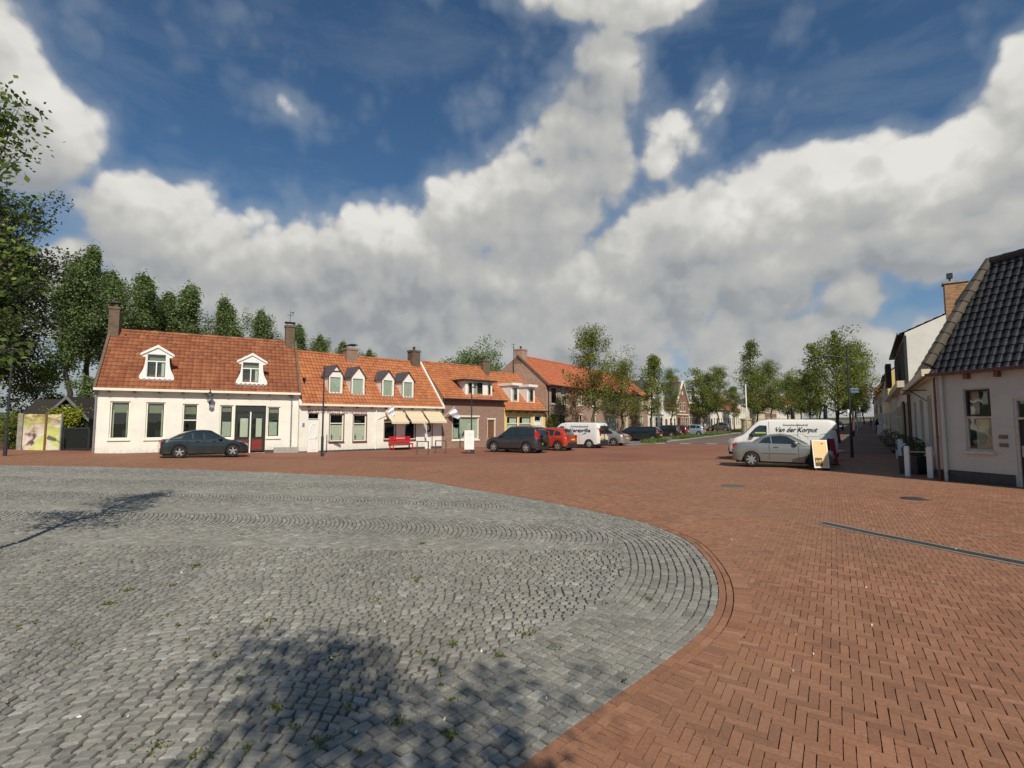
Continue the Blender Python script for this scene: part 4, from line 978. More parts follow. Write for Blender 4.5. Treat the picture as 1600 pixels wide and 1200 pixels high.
u = f.at(751, 575, 3.3)[0]; chimney(r, u, 2.9, .7, .7, 6.0, f.at(757, 563, 3.2)[1], BRICK_G, 'pot')

# ------------------------------------------------------------------ fourth house: low, pale yellow
A4 = B3 + (B3 - A3).normalized() * .05; B4 = pt(852, 47.4); f = Fac(A4, B4)
w41 = R_(f, 792, 651, 810, 678); w42 = R_(f, 811.5, 651, 831, 678); d41 = R_(f, 835, 650, 846, 692); d41 = (d41[0], d41[1], 0, d41[3])
H4 = House('yellow_house', 'low pale yellow house with orange tiles and two small boxy white dormers', A4, B4, 6.6, 3.25, 3.3, YELLOW, T_ORANGE, [w41, w42, d41], gutter=DKGREEN, over=.3)
r = H4.root
for w in (w41, w42): window(r, w, CREAM, DKGREEN, trans=(.6,), curtain=[(.3, .9, .62, .93), (.1, .95, .05, .55)])
panel_door(r, (d41[0], d41[1], 0, d41[3] - .5), WPAINT); window(r, (d41[0], d41[1], d41[3] - .48, d41[3]), WPAINT, None, sill=False, fw=.05)
m = MB(); m.box(d41[0] - .12, d41[0], -.03, .05, 0, d41[3] + .1); m.box(d41[1], d41[1] + .12, -.03, .05, 0, d41[3] + .1); m.box(d41[0] - .2, d41[1] + .2, -.08, .05, d41[3] + .1, d41[3] + .25); m.build('door_surround', WPAINT, r)
flat_dormer(H4, 798.5, 811, 602.5, 629, .22, [(800, 605, 809, 627)], fas=WPAINT, slabw=.1); flat_dormer(H4, 823.5, 835.5, 605, 630.5, .22, [(825, 607, 834, 629)], fas=WPAINT, slabw=.1)

# ------------------------------------------------------------------ fifth: tall brick terrace
A5 = B4 + Vector((.1, .1, 0)); A5 = Vector((A5.x, A5.y, 0)); B5 = A5 + SD * 26.6; f = Fac(A5, B5)
up = [(861.5, 604.5, 871, 631), (876.5, 605, 885.5, 631), (902, 607.5, 909.5, 632), (925.5, 611, 931.5, 633), (947, 613, 953, 634), (956.5, 613.5, 962.5, 634), (976.5, 616, 980.5, 635), (993, 619, 998, 636), (1000, 620, 1005, 636)]
lw = [(862, 647, 884.5, 668), (902, 647, 910.5, 668), (925.5, 647, 931.5, 668), (946.5, 646, 964, 671), (977, 648, 981, 668), (993, 648.5, 1005, 668)]
ups = [R_(f, *w) for w in up]; lws = [R_(f, *w) for w in lw]; lws = [(a, b, max(.5, c), max(2.1, d)) for a, b, c, d in lws]
zu0 = ups[0][2]; zu1 = ups[0][3]; zl1 = lws[0][3]
ups = [(a, b, zu0, zu1) for a, b, c, d in ups]; lws = [(a, b, .85, zl1) for a, b, c, d in lws]
H5 = House('brick_terrace', 'tall two-storey pinkish brick terrace with plain red tiled roof behind the parked cars', A5, B5, 7.2, 5.6, 2.75, BRICK_H5, T_RED, ups + lws, gutter=BLACKP, corbels=False, over=.3, half=3.2, tw=.22, tl=.26, amp=.012, verge=BRICK_G)
r = H5.root
for i, w in enumerate(ups): window(r, w, CREAM, DKGREEN if i < 3 else None, trans=(), curtain=[(.1, .9, .03, .95)] if i % 3 else None, fw=.08)
for i, w in enumerate(lws): window(r, w, CREAM, DKGREEN if i < 2 else None, mull=(.5,) if w[1] - w[0] > 1.2 else (), trans=() if i != 3 else (), curtain=[(.05, .95, .03, .95)] if i > 2 else None, fw=.08)
m = MB(); a, b, c, d = lws[3]; m.box(a - .1, b + .1, -.04, -.001, d + .02, d + .14)
for a, b, c, d in ups + lws[:3]: m.box(a - .04, b + .04, -.02, -.001, d, d + .07)
m.build('lintel', CREAM, r)
downpipe(r, f.at(855.5, 650)[0] + .1, 0, 5.3, BLACKP, hopper=False)
chimney(r, .0, 2.7, .95, .9, 7.6, f.at(812, 545, 3)[1], BRICK_H5, 'pot')
u = f.at(969, 575, 3.2)[0]; chimney(r, u, 2.8, 1.0, .8, 7.6, f.at(975, 571, 3.2)[1], BRICK_H3, 'cowl')
m = MB(); u, y, z = H5.on_roof(880, 585); m.lathe([(.06, 0), (.06, .4), (.12, .42), (.12, .5)], (u, y, z + .02), 8); m.build('flue', BLACKP, r)
m = MB(); m.tube([(-.1, 3.6, 6.5), (-.1, 3.6, 9.6)], .03, 6)
for z in (9.5, 9.2): m.tube([(-.5, 3.6, z), (.3, 3.6, z)], .012, 5)
m.build('aerial', STEEL, r)
# ------------------------------------------------------------------ right: corner house with glazed black tiles
v1 = Vector((.25, -.968, 0)).normalized(); P1 = C0 + v1 * 9.0; P2 = S(13.4, 0)
f1 = Fac(C0, P1, float(gz(C0.x, C0.y)) - .05); f2 = Fac(P2, C0, f1.z0)
wc = f1.rect(1507, 606.5, 1549.5, 704); cd = (f1.at(1586, 680)[0], f1.at(1586, 680)[0] + 1.0, 0, f1.at(1590, 622)[1])
win2 = [f2.rect(a, 614, b, 684) for a, b in ((1428.5, 1432), (1438, 1443), (1450, 1456.5))]; win2 = [(a, b, .75, 2.75) for a, b, c, d in win2]
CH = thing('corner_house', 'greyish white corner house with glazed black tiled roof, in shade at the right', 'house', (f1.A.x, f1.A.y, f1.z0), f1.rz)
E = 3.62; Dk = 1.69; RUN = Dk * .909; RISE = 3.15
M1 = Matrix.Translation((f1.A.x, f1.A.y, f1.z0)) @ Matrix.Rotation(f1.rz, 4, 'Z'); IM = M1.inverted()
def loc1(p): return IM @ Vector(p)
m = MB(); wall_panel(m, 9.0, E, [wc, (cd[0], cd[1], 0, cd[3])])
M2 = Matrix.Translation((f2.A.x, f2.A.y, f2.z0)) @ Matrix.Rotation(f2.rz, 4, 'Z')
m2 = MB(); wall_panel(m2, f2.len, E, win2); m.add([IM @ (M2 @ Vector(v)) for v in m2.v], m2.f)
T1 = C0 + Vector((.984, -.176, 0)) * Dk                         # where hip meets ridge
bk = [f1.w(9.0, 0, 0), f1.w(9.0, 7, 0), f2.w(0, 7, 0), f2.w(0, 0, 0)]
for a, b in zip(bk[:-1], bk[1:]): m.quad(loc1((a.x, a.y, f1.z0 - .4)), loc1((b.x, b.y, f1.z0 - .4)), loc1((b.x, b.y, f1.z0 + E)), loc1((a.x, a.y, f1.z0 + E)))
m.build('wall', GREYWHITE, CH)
k1 = T1.to_2d(); ho = (T1 - C0).dot(v1); ov = .2; slp = RISE / RUN
rf = pantiles(9.3, RUN + ov, RISE + ov * slp, T_BLACK, CH, .205, .265, .030, trim=lambda s: (-.12 + s * (ho + .1), 9.3)); rf.location = (0, -ov, E - ov * slp + .06)
FAR = 5.6; hs = f2.len - (T1 - Vector((f2.A.x, f2.A.y, 0))).dot(f2.t)
side = pantiles(f2.len + .1, RUN + ov, RISE + ov * slp, T_BLACK, CH, .205, .265, .030, trim=lambda s: (s * FAR, f2.len + .1 - s * hs))
side.matrix_basis = IM @ M2 @ Matrix.Translation((0, -ov, E - ov * slp + .06))
rt = loc1((T1.x, T1.y, f1.z0 + E + RISE)); re_ = Vector((9.3, RUN, E + RISE)); rs = IM @ (M2 @ Vector((FAR, RUN, E + RISE)))
b1 = loc1((bk[1].x, bk[1].y, f1.z0 + E)); b2 = loc1((bk[2].x, bk[2].y, f1.z0 + E))
m = MB(); m.poly([re_, rt, b2, b1]); m.poly([rt, rs, b2]); m.poly([rs, b2, IM @ (M2 @ Vector((0, 0, E)))]); m.poly([(9.0, 0, E), (9.0, RUN, E + RISE), b1]); m.build('rear_roof', T_BLACK, CH)
m = MB(); ridge(m, Vector((-.14, -.12, E + .02)), rt + Vector((0, 0, .08)), .135, .36); m.build('hip_tiles', T_RIDGE, CH)
m = MB(); ridge(m, rt + Vector((0, 0, .06)), re_ + Vector((0, 0, .06)), .12, .36); ridge(m, rt + Vector((0, 0, .06)), rs + Vector((0, 0, .06)), .12, .36); m.build('ridge_tiles', T_BLACK, CH)
m = MB(); m.box(-.15, 9.2, -.24, -.16, E - .36, E - .27); m.box(-.02, 9.0, -.16, -.002, E - .30, E - .28); m.build('gutter', TRIM, CH)
m = MB(); m.add([IM @ (M2 @ Vector(p)) for p in [(0, -.34, E - .34), (f2.len + .1, -.34, E - .34), (f2.len + .02, -.003, E - .34), (0, -.003, E - .34), (0, -.34, E - .12), (f2.len + .1, -.34, E - .12), (f2.len + .02, -.003, E - .12), (0, -.003, E - .12)]],
                [(0, 1, 5, 4), (4, 5, 6, 7), (0, 3, 2, 1), (1, 2, 6, 5), (0, 4, 7, 3)]); m.build('box_gutter', CREAMW, CH)
for px in (1512, 1560): 
    m = MB(); u = f1.at(px, 570)[0]; m.box(u - .05, u + .05, -.15, -.001, E - .52, E - .31); m.build('corbel', TIMBER, CH)
m = MB(); 
for a, b in ((-.02, cd[0] - .05),): m.box(a, b, -.025, -.001, -.3, f1.at(1520, 737)[1])
m.build('plinth', PLINTH, CH)
a, b, c, d = wc; mid = c + (d - c) * .52
fr = window(CH, wc, plain('dingy_white_paint', (.52, .46, .38), .5), None, y=.05, fw=.05, trans=(.53,), sill=True)
m = MB(); k = .045; z0 = c + (d - c) * .555; m.box(a + .04, a + .04 + k, .035, .10, z0, d - .04); m.box(b - .04 - k, b - .04, .035, .10, z0, d - .04); m.box(a + .085, b - .085, .035, .10, z0, z0 + k); m.box(a + .085, b - .085, .035, .10, d - .04 - k, d - .04); m.build('fanlight_sash', BLACKP, fr)
m = MB(); m.box(a + (b - a) * .3, b - .04, .13, .14, c + .02, z0 - .04); m.box(a + .12, a + (b - a) * .45, .16, .17, z0, d); m.build('blind', plain('grey_blind', (.42, .38, .32), .8), fr)
m = MB(); a, b, c, d = cd; m.box(a, a + .07, .02, .12, 0, d); m.box(b - .07, b, .02, .12, 0, d); m.box(a + .07, b - .07, .02, .12, d - .07, d); m.box(a + .07, b - .07, .02, .12, d - .58, d - .52); fr = m.build('door_frame', plain('dingy_white_paint', (.5, .46, .4), .5), CH)
m = MB(); m.box(a + .07, b - .07, .07, .11, 0, d - .58); m.build('door', BLACKP, CH); m = MB(); m.box(a + .07, b - .07, .08, .09, d - .52, d - .07); m.build('transom_pane', GLASS, fr)
m = MB(); m.tube([(a + .13, .07, 1.05), (a + .13, 0.0, 1.05), (a + .2, 0, 1.05)], .012, 6); m.box(a + .1, a + .16, .055, .069, .9, 1.2); m.build('door_handle', GALV, CH)
downpipe(CH, f1.at(1476, 650)[0], -.15, E - .35, GREYWHITE, y=-.08, r=.045, hopper=False); downpipe(CH, .02, -.25, E - .4, TRIM, y=-.10, r=.03, hopper=False)
for z in (1.43, 1.2): m = MB(); u = f1.at(1568, 680)[0]; m.box(u - .1, u + .1, -.03, -.001, z - .05, z + .05); m.build('letter_slot', plain('tarnished_metal', (.16, .14, .12), .5, .5), CH)
for w in win2:
    a, b, c, d = w; m = MB()
    m.box(a, a + .06, .06, .12, c, d); m.box(b - .06, b, .06, .12, c, d); m.box(a + .06, b - .06, .06, .12, d - .06, d); m.box(a + .06, b - .06, .06, .12, c, c + .06); m.box(a - .05, b + .05, -.06, .06, c - .09, c - .002)
    m.box(a + .06, b - .06, .09, .10, c + .06, d - .06) if False else None
    o = m.build('window', CREAMW, CH); o.matrix_basis = IM @ M2
    m = MB(); m.box(a + .05, b - .05, .09, .10, c + .05, d - .05); m.build('pane', GLASS, o); m = MB(); m.box(a, b, .3, .31, c, d); m.build('interior', DARKIN, o)
def on_f2(name, build, mat, loc=None):
    m = MB(); build(m); o = m.build(name, mat, CH); o.matrix_basis = IM @ M2; return o
on_f2('wall_bracket', lambda m: (m.tube([(f2.at(1447, 600)[0], 0, 3.0), (f2.at(1447, 600)[0], -.7, 3.0)], .02, 6), m.tube([(f2.at(1447, 600)[0], 0, 2.6), (f2.at(1447, 600)[0], -.5, 3.0)], .015, 6)), STEEL)
on_f2('side_downpipe', lambda m: m.tube([(f2.at(1425, 640)[0], -.08, -.1), (f2.at(1425, 640)[0], -.08, 3.2)], .045, 8), TRIM)
on_f2('side_plinth', lambda m: m.box(0, f2.len - .02, -.02, -.001, -.3, .3), PLINTH)

# generic houses farther down both sides: windows sit as frames on the wall
def win_flat(h, par, u, z, w, hh, mat=CREAM, curtain=False, name='window', shutter=None):
    m = MB(); e = .09; y = -.035
    m.box(u, u + e, y, -.001, z, z + hh); m.box(u + w - e, u + w, y, -.001, z, z + hh); m.box(u + e, u + w - e, y, -.001, z + hh - e, z + hh); m.box(u + e, u + w - e, y, -.001, z, z + e)
    m.box(u + e, u + w - e, y, -.006, z + hh * .62, z + hh * .62 + .06); m.box(u - .05, u + w + .05, y - .05, -.001, z - .12, z - .003)
    o = m.build(name, mat, par); m = MB(); m.box(u + e, u + w - e, -.012, -.004, z + e, z + hh - e); m.build('pane', PANE, o)
    if shutter:
        for q in (u - .45, u + w + .02):
            m = MB(); m.box(q, q + .43, -.05, -.002, z, z + hh); m.build('shutter', shutter, o)
    return o
PANE = plain('dark_window_pane', (0.035, 0.04, 0.04), 0.06, coat=.5, var=.5, scale=1.2)
PANEC = plain('curtained_window_pane', (0.22, 0.23, 0.2), 0.1, coat=.5, var=.5, scale=2)
def far_house(name, label, side, s0, s1, eave, rise, wall, roof, wins=True, storeys=1, group=None, depth=8, cat='house', shutter=None, doorat=.15, gut=CREAM, chim=True, q=None, winmat=CREAM, verge=None, fine=True):
    if side == 'R': A, B = S(s1, 0 if q is None else q), S(s0, 0 if q is None else q)
    else: A, B = S(s0, 26.3), S(s1, 26.3)
    z0 = float(gz((A.x + B.x) / 2, (A.y + B.y) / 2))
    h = House(name, label, A, B, depth, eave, rise, wall, roof, [], group=group, z0=z0, tiles=fine, tw=.5, tl=.5, amp=.03, gutter=gut, corbels=False, over=.25, backdrop=False, verge=verge)
    w = h.w; n = max(2, int(w / 1.9)); st = w / n; fh = eave / storeys
    for lv in range(storeys):
        for i in range(n):
            u = (i + .5) * st - .45
            if lv == 0 and i == int(n * doorat):
                m = MB(); m.box(u, u + .95, -.03, -.001, 0, 2.3); d = m.build('door', DKGREEN if i % 2 else TIMBER, h.root); continue
            win_flat(h, h.root, u, lv * fh + (.75 if lv == 0 else .8), .95, min(1.75, fh - 1.35), winmat, shutter=shutter)
    if chim: chimney(h.root, w * .12, depth / 2 - .6, .8, .6, eave + rise - .6, eave + rise + .9, BRICK_G, 'pot')
    return h
def gable_front(name, label, s0, s1, eave, rise, wall, roof, group=None, side='L', curved=False, trim=CREAM, depth=10, wallgable=None):
    A, B = (S(s0, 26.3), S(s1, 26.3)) if side == 'L' else (S(s1, 0), S(s0, 0))
    f = Fac(A, B); w = f.len; r = thing(name, label, 'house', (f.A.x, f.A.y, f.z0), f.rz, group)
    if curved:
        hf = [(1, 0), (1, .22), (.80, .30), (.72, .52), (.60, .58), (.55, .8), (.32, .86), (.25, 1.0), (0, 1.04)]
        out = [(0, -.4)] + [(w / 2 - w / 2 * a, eave + rise * b) for a, b in hf] + [(w / 2 + w / 2 * a, eave + rise * b) for a, b in hf[-2::-1]] + [(w, -.4)]
    else: out = [(0, -.4), (0, eave), (w / 2, eave + rise), (w, eave), (w, -.4)]
    m = MB(); m.prism(out, 0, .3); 
    for u in (0.002, w - .252): m.box(u, u + .25, .3, depth, -.4, eave - .1)
    m.build('wall', wall, r)
    m = MB(); g = eave + rise * (.86 if curved else 1)
    for sx in (-1, 1):
        e = (w / 2) * sx; m.add([(w / 2, .32, g + .05), (w / 2, depth, g + .05), (w / 2 + e + sx * .15, depth, eave - .1), (w / 2 + e + sx * .15, .32, eave - .1), (w / 2, .32, g - .07), (w / 2, depth, g - .07), (w / 2 + e + sx * .15, depth, eave - .22), (w / 2 + e + sx * .15, .32, eave - .22)],
                                [(0, 1, 2, 3), (4, 7, 6, 5), (0, 3, 7, 4), (2, 1, 5, 6), (3, 2, 6, 7)])
    m.build('roof', roof, r)
    m = MB()
    if curved: m.tube([(x, -.04, z) for x, z in out[1:-1]], .13, 6)
    else:
        for sx in (-1, 1): m.prism([(w / 2, eave + rise + .15), (w / 2, eave + rise - .15), (w / 2 + sx * (w / 2 + .25), eave - .35), (w / 2 + sx * (w / 2 + .25), eave - .05)], -.25, -.05)
    m.box(.0, w, -.12, -.003, 2.9, 3.1); m.build('gable_trim', trim, r)
    n = max(2, int(w / 1.9)); st = w / n
    for i in range(n):
        u = (i + .5) * st - .5
        if i == 0: m = MB(); m.box(u, u + 1, -.03, -.001, 0, 2.5); m.build('door', DKGREEN, r)
        else: win_flat(None, r, u, .7, 1.0, 1.9)
    for i in range(max(1, n - 1)): win_flat(None, r, w / 2 - .5 + (i - (max(1, n - 1) - 1) / 2) * 1.8, 3.5, 1.0, 1.5)
    m = MB(); m.lathe([(.32, 0), (.36, .04), (.22, .05)], (w / 2, 0, 0), 16); o = m.build('attic_window', trim, r); o.rotation_euler = (R(90), 0, 0); o.location = (w / 2 - w / 2, 0, 0); o.location = (0, 0, eave + rise * .45); return f, r
T_SLATE = tilemat('slates', [(0.1, (0.055, 0.06, 0.07)), (0.9, (0.11, 0.115, 0.125))], 0.2, (0.09, 0.09, 0.07), 0.5)
gable_front('ornate_gable_house', 'tall white house with curved ornamental gable next to the brick terrace', 47.0, 53.4, 5.0, 3.3, CREAMW if False else WHITE, T_SLATE, curved=True)
far_house('low_white_house', 'low white house with slate roof and cornice beyond the curved gable', 'L', 53.5, 59.4, 4.1, 3.3, WHITE, T_SLATE, storeys=1)
gable_front('red_brick_gable_house', 'red brick house with cream-trimmed pointed gable in the left row', 59.6, 65.8, 4.9, 3.4, BRICK_RED, T_SLATE)
# mansard house
f = Fac(S(66, 26.3), S(78, 26.3)); MH = thing('mansard_house', 'brick and cream house with slate mansard roof and white dormers in the left row', 'house', (f.A.x, f.A.y, f.z0), f.rz)
m = MB(); m.box(0, f.len, 0, 8, -.4, 4.8); m.build('wall', BRICK_H5, MH)
m = MB(); m.prism([(-.1, 5.1), (1.3, 7.9), (6.7, 7.9), (8.1, 5.1)], 0, f.len, 'x'); m.build('roof', T_SLATE, MH)
m = MB(); m.box(-.1, f.len + .1, -.35, .02, 4.8, 5.1); m.box(0, f.len, 1.2, 1.4, 7.9, 8.05); m.build('cornice', CREAM, MH)
for k in range(3):
    m = MB(); z = 1.1 + k * 1.3; m.box(0, f.len, -.02, -.001, z, z + .25); m.build('stone_band', CREAM, MH)
for i in range(6):
    u = .5 + i * 1.9
    if i == 2: m = MB(); m.box(u, u + 1.1, -.04, -.001, 0, 2.6); m.build('door', TRIM, MH)
    else: win_flat(None, MH, u, .7, 1.0, 2.3)
for u in (1.6, 6.2):
    m = MB(); m.box(u, u + 1.8, -.05, 1.2, 5.1, 7.0); m.prism([(u - .15, 7.0), (u + .9, 7.8), (u + 1.95, 7.0)], -.15, 1.3); dm = m.build('dormer', WPAINT, MH)
    win_flat(None, dm, u + .4, 5.4, 1.0, 1.4).location = (0, -.06, 0)
m = MB(); m.box(3.4, 4.4, 3, 4, 7.9, 8.7); m.prism([(3.3, 8.7), (3.9, 9.8), (4.5, 8.7)], 2.9, 4.1); m.build('chimney', BRICK_RED, MH)
lab = ['low cream-white house beyond the mansard house', 'white house with orange tiles behind the street trees, far left row', 'far white house with two rows of windows in the left row', 'far low white house with slate roof in the left row', 'far red-roofed house in the left row', 'farthest white house of the left row', 'cream house at the far end of the left row']
dat = [(78.2, 92, 4.3, 3.0, WHITE, T_SLATE, 1), (92.2, 108, 4.2, 3.2, WHITE, T_ORANGE, 1), (108.2, 122, 5.6, 2.6, WHITE, T_SLATE, 2), (122.2, 142, 4.2, 3.0, CREAMW, T_SLATE, 1), (142.2, 165, 6.0, 3.4, BRICK_RED, T_RED, 2), (165.2, 195, 5.8, 3, WHITE, T_SLATE, 2), (195.2, 235, 6, 3.4, CREAMW, T_RED, 2)]
for lb, (a, b, e, ri, wm, rm, st_) in zip(lab, dat): far_house('terraced_house', lb, 'L', a, b, e, ri, wm, rm, storeys=st_, group='houses far down the left side of the street', fine=False)
gable_front('far_gable_house', 'tall cream gable rising over the far left row', 235.4, 246, 7.5, 4, CREAMW, T_RED)

# right row beyond the corner house
R2 = House('tall_white_gable_house', 'two-storey house with sunlit white end gable and dark street front on the right', S(27, 0), S(13.6, 0), 8.4, 6.35, 1.9, WHITE, T_BLACK, [], gutter=BLACKP, corbels=False, over=.2, backdrop=False, half=4.2, tw=.3, tl=.4)
r = R2.root; w = R2.w
m = MB(); m.box(0.02, w - .02, -.03, -.002, 3.9, 6.1); m.build('upper_dark_sheet', DARKIN, r)  # near-black sheet covering the upper part of the street front
m = MB(); m.box(.0, w + .0, -.45, -.003, 3.45, 3.8); m.build('shop_fascia', CREAMW, r)
m = MB(); m.box(w - .14, w + .06, -.06, .06, -.3, 6.2); m.build('corner_board', STEEL, r)
m = MB(); m.box(w * .38, w * .38 + 2.2, -.75, -.46, 3.85, 5.3); m.build('projecting_sign_box', BLACKP, r)
for i in range(6): win_flat(None, r, .6 + i * 2.1, .7, 1.1, 2.0, CREAMW)
m = MB(); m.box(w - 5.2, w - 3.1, -.10, -.04, 0, 2.8); m.build('black_shop_door', BLACKP, r)
m = MB(); u = w - .02; zt = zat(438, S(13.6, -2.2)) - R2.f.z0; m.box(w - .62, w + .02, 1.75, 2.65, 6.8, zt - .12); ch = m.build('chimney', BRICK_Y, r)
m = MB(); m.box(w - .68, w + .08, 1.68, 2.72, zt - .119, zt - .02); m.build('cap', CONC, ch); m = MB(); m.tube([(w - .3, 2.0, zt - .02), (w - .3, 2.0, zt + .25)], .04); m.box(w - .42, w - .18, 1.88, 2.12, zt + .2, zt + .46); m.build('cowl', STEEL, ch)
rl = ['low white house with dark roof beyond the tall gable on the right', 'ochre yellow two-storey house rising over the low right row', 'white two-storey house farther down the right side', 'red brick two-storey house far down the right side', 'cream house far down the right side', 'tall red-roofed house at the far end of the right side', 'farthest brick house of the right side']
rd = [(27.2, 46, 3.7, 2.2, GREYWHITE, T_BLACK, 1), (46.2, 60, 6.4, 3.0, YELLOW, T_BLACK, 2), (60.2, 78, 6.0, 2.8, WHITE, T_SLATE, 2), (78.2, 98, 6.4, 3.0, BRICK_RED, T_SLATE, 2), (98.2, 125, 6.2, 3.0, CREAMW, T_SLATE, 2), (125.2, 160, 8.5, 4.2, BRICK_RED, T_RED, 2), (160.2, 230, 7.5, 4, BRICK_H3, T_RED, 2)]
for i, (lb, (a, b, e, ri, wm, rm, st_)) in enumerate(zip(rl, rd)): far_house('street_house', lb, 'R', a, b, e, ri, wm, rm, storeys=st_, group='houses down the right side of the street', fine=False, gut=BLACKP if i else CREAM)
# ------------------------------------------------------------------ trees
def leaves(name, P_, size, mat, parent, aspect=.55, clump=None, spread=.25):
    n = len(P_); a = np.random.normal(size=(n, 3)); a[:, 2] *= .7; a /= np.linalg.norm(a, axis=1)[:, None]
    b = np.cross(a, np.random.normal(size=(n, 3))); b /= np.linalg.norm(b, axis=1)[:, None]
    s = size * np.random.uniform(.6, 1.25, (n, 1)); A = a * s * .5; B = b * s * .5 * aspect
    V = np.stack([P_ - A, P_ - A * .1 + B, P_ + A, P_ - A * .1 - B], 1).reshape(-1, 3)
    t = np.clip(np.random.normal(.5, spread, n) + (0 if clump is None else clump), .01, 1)
    return npmesh(name, V, np.arange(n * 4).reshape(-1, 4), mat, parent, tint=t)
def grow(H, base, radius, kind, seed, tr, nl, per, leaf, sweep=(0, 0), sparse=1.0):
    """returns trunk mesh builder and leaf points of one tree standing at the origin"""
    rnd = random.Random(seed); rs = np.random.RandomState(seed)
    m = MB(); lead = [Vector((0, 0, -.1))]
    for k in range(1, 9):
        t = k / 8; lead.append(Vector((rnd.uniform(-1, 1) * .02 * H + sweep[0] * t * t, rnd.uniform(-1, 1) * .02 * H + sweep[1] * t * t, H * .97 * t)))
    m.tube(lead, [tr * (1 - .93 * k / 8) + .008 for k in range(9)], 9)
    pts = []; cl = []
    def at(t):
        x = t * 8; i = min(7, int(x)); return lead[i].lerp(lead[i + 1], x - i)
    def blob(c, r, n, tone):
        q = rs.normal(size=(n, 3)); q *= np.minimum(1, 1.9 / np.linalg.norm(q, axis=1))[:, None]; q = q * np.array([r, r, r * (2.6 if kind == 'poplar' else .75)]); pts.append(q + np.array(c)); cl.append(np.full(n, tone))
    for k in range(nl):
        f = (k + rnd.random()) / nl; h = base + (H * .95 - base) * f; az = k * 2.39996 + rnd.uniform(-.5, .5)
        if kind == 'poplar': prof = min(1, .40 + 2.6 * f) * (1 - f) ** .85 * 1.05 + .04; el = R(48 + 14 * f)
        elif kind == 'oval': prof = (math.sin(math.pi * min(1, .18 + f * .82))) ** .7 + .05; el = R(22 + 48 * f)
        elif kind == 'spire': prof = min(1, .35 + 3 * f) * (1 - f) ** .9 + .10; el = R(25 + 40 * f)
        else: prof = math.sqrt(max(.05, 1 - (2 * f - .85) ** 2 * .75)); el = R(12 + 55 * f)
        L = radius * prof * (rnd.choice((.5, .7, .9, 1.1, 1.55)) if kind == 'poplar' else rnd.uniform(.75, 1.2)) / max(.35, math.cos(el)) * (.66 if kind == 'poplar' else .85)
        p = at(h / (H * .97) if h < H * .97 else 1); b = [p]; d = Vector((math.cos(az) * math.cos(el), math.sin(az) * math.cos(el), math.sin(el)))
        for j in range(4):
            d = (d + Vector((rnd.uniform(-.22, .22), rnd.uniform(-.22, .22), rnd.uniform(-.02, .22)))).normalized(); b.append(b[-1] + d * L / 4)
        r0 = tr * .38 * (1 - .7 * f) + .006; m.tube(b, [r0 * (1 - .2 * j) for j in range(5)], 5, False)
        tone = rnd.gauss(0, .17)
        for j in range(1, 5):
            for e in range(2 if j > 1 else 1):
                tw = b[j] + Vector((rnd.gauss(0, 1), rnd.gauss(0, 1), rnd.gauss(0, .6))) * L * (.09 if kind == 'poplar' else .14)
                if j > 1: m.tube([b[j], tw], [r0 * .3, r0 * .12], 4, False)
                if rnd.random() < sparse: blob(tw, radius * (.055 if kind == 'poplar' else .12) + .05, int(per * (.5 if j == 1 else 1)), tone + rnd.gauss(0, .12))
    blob(lead[-1], radius * .09, per, 0)
    return m, np.concatenate(pts), np.concatenate(cl)
def tree(name, label, loc, H, base, radius, kind, seed, tr=.16, nl=26, per=26, leaf=.16, mat=None, bark=None, group=None, sweep=(0, 0), sparse=1.0, aspect=.6, cat='tree'):
    m, pts, cl = grow(H, base, radius, kind, seed, tr, nl, per, leaf, sweep, sparse)
    t = thing(name, label, cat, loc, 0, group); m.build('trunk', bark or BARK, t, True, recalc=False)
    leaves('crown', pts, leaf, mat or LEAF, t, aspect, cl); return t
def place(src, label, loc, H, rz, group=None, wide=1.0):
    """another tree grown from the same stock"""
    c = copy_tree(src); c.location = loc; k = H / src['_h']; c.scale = (k * wide, k * wide, k); c.rotation_euler = (0, 0, rz); c['label'] = label; 
    if group: c['group'] = group
    return c
# the young tree at the left whose twigs hang into the picture
tree('young_lime_tree', 'young green tree at the left edge, its leafy twigs against the sky', (-7.35, 6.6, gz(-7.35, 6.6)), 6.2, 2.3, 1.05, 'oval', 11, .06, 22, 22, .09, LEAF, sweep=(.15, .2), aspect=.62)
# the tree behind the photographer that throws the shade on the setts
tree('shade_tree', 'leafy tree behind the photographer that shades the setts', (1.05, -3.7, 0), 6.9, 4.2, 1.55, 'round', 5, .10, 12, 52, .12, LEAF)
# poplars behind the white house
pop = tree('poplar_tree', '', (0, 0, 0), 17.0, 6.6, 3.4, 'poplar', 21, .26, 64, 62, .19, LEAF_P, BARK_D, 'poplars behind the white houses', aspect=.7); pop['_h'] = 17.0
pop2 = tree('poplar_tree', '', (0, 0, 0), 17.0, 6.2, 3.3, 'poplar', 33, .26, 62, 62, .19, LEAF_P, BARK_D, 'poplars behind the white houses', aspect=.7); pop2['_h'] = 17.0
pl = [(128, 49, 392, 'tall poplar directly left of the tall chimney of the white house'), (100, 47, 412, 'poplar with bare trunk above the black shed'), (160, 53, 428, 'poplar just behind the tall left chimney'),
      (213, 58, 434, 'poplar above the left scrolled dormer'), (250, 61, 462, 'shorter poplar just right of the left dormer'), (287, 64, 448, 'poplar with pointed top over the middle of the white roof'), (345, 69, 470, 'poplar above the space between the dormers'),
      (400, 76, 489, 'poplar left of the weather vane'), (458, 84, 511, 'poplar right of the weather vane'), (498, 92, 526, 'poplar over the left gabled dormers'), (535, 102, 537, 'small distant poplar by the round brick chimney'), (572, 112, 549, 'farthest poplar, right end of the row')]
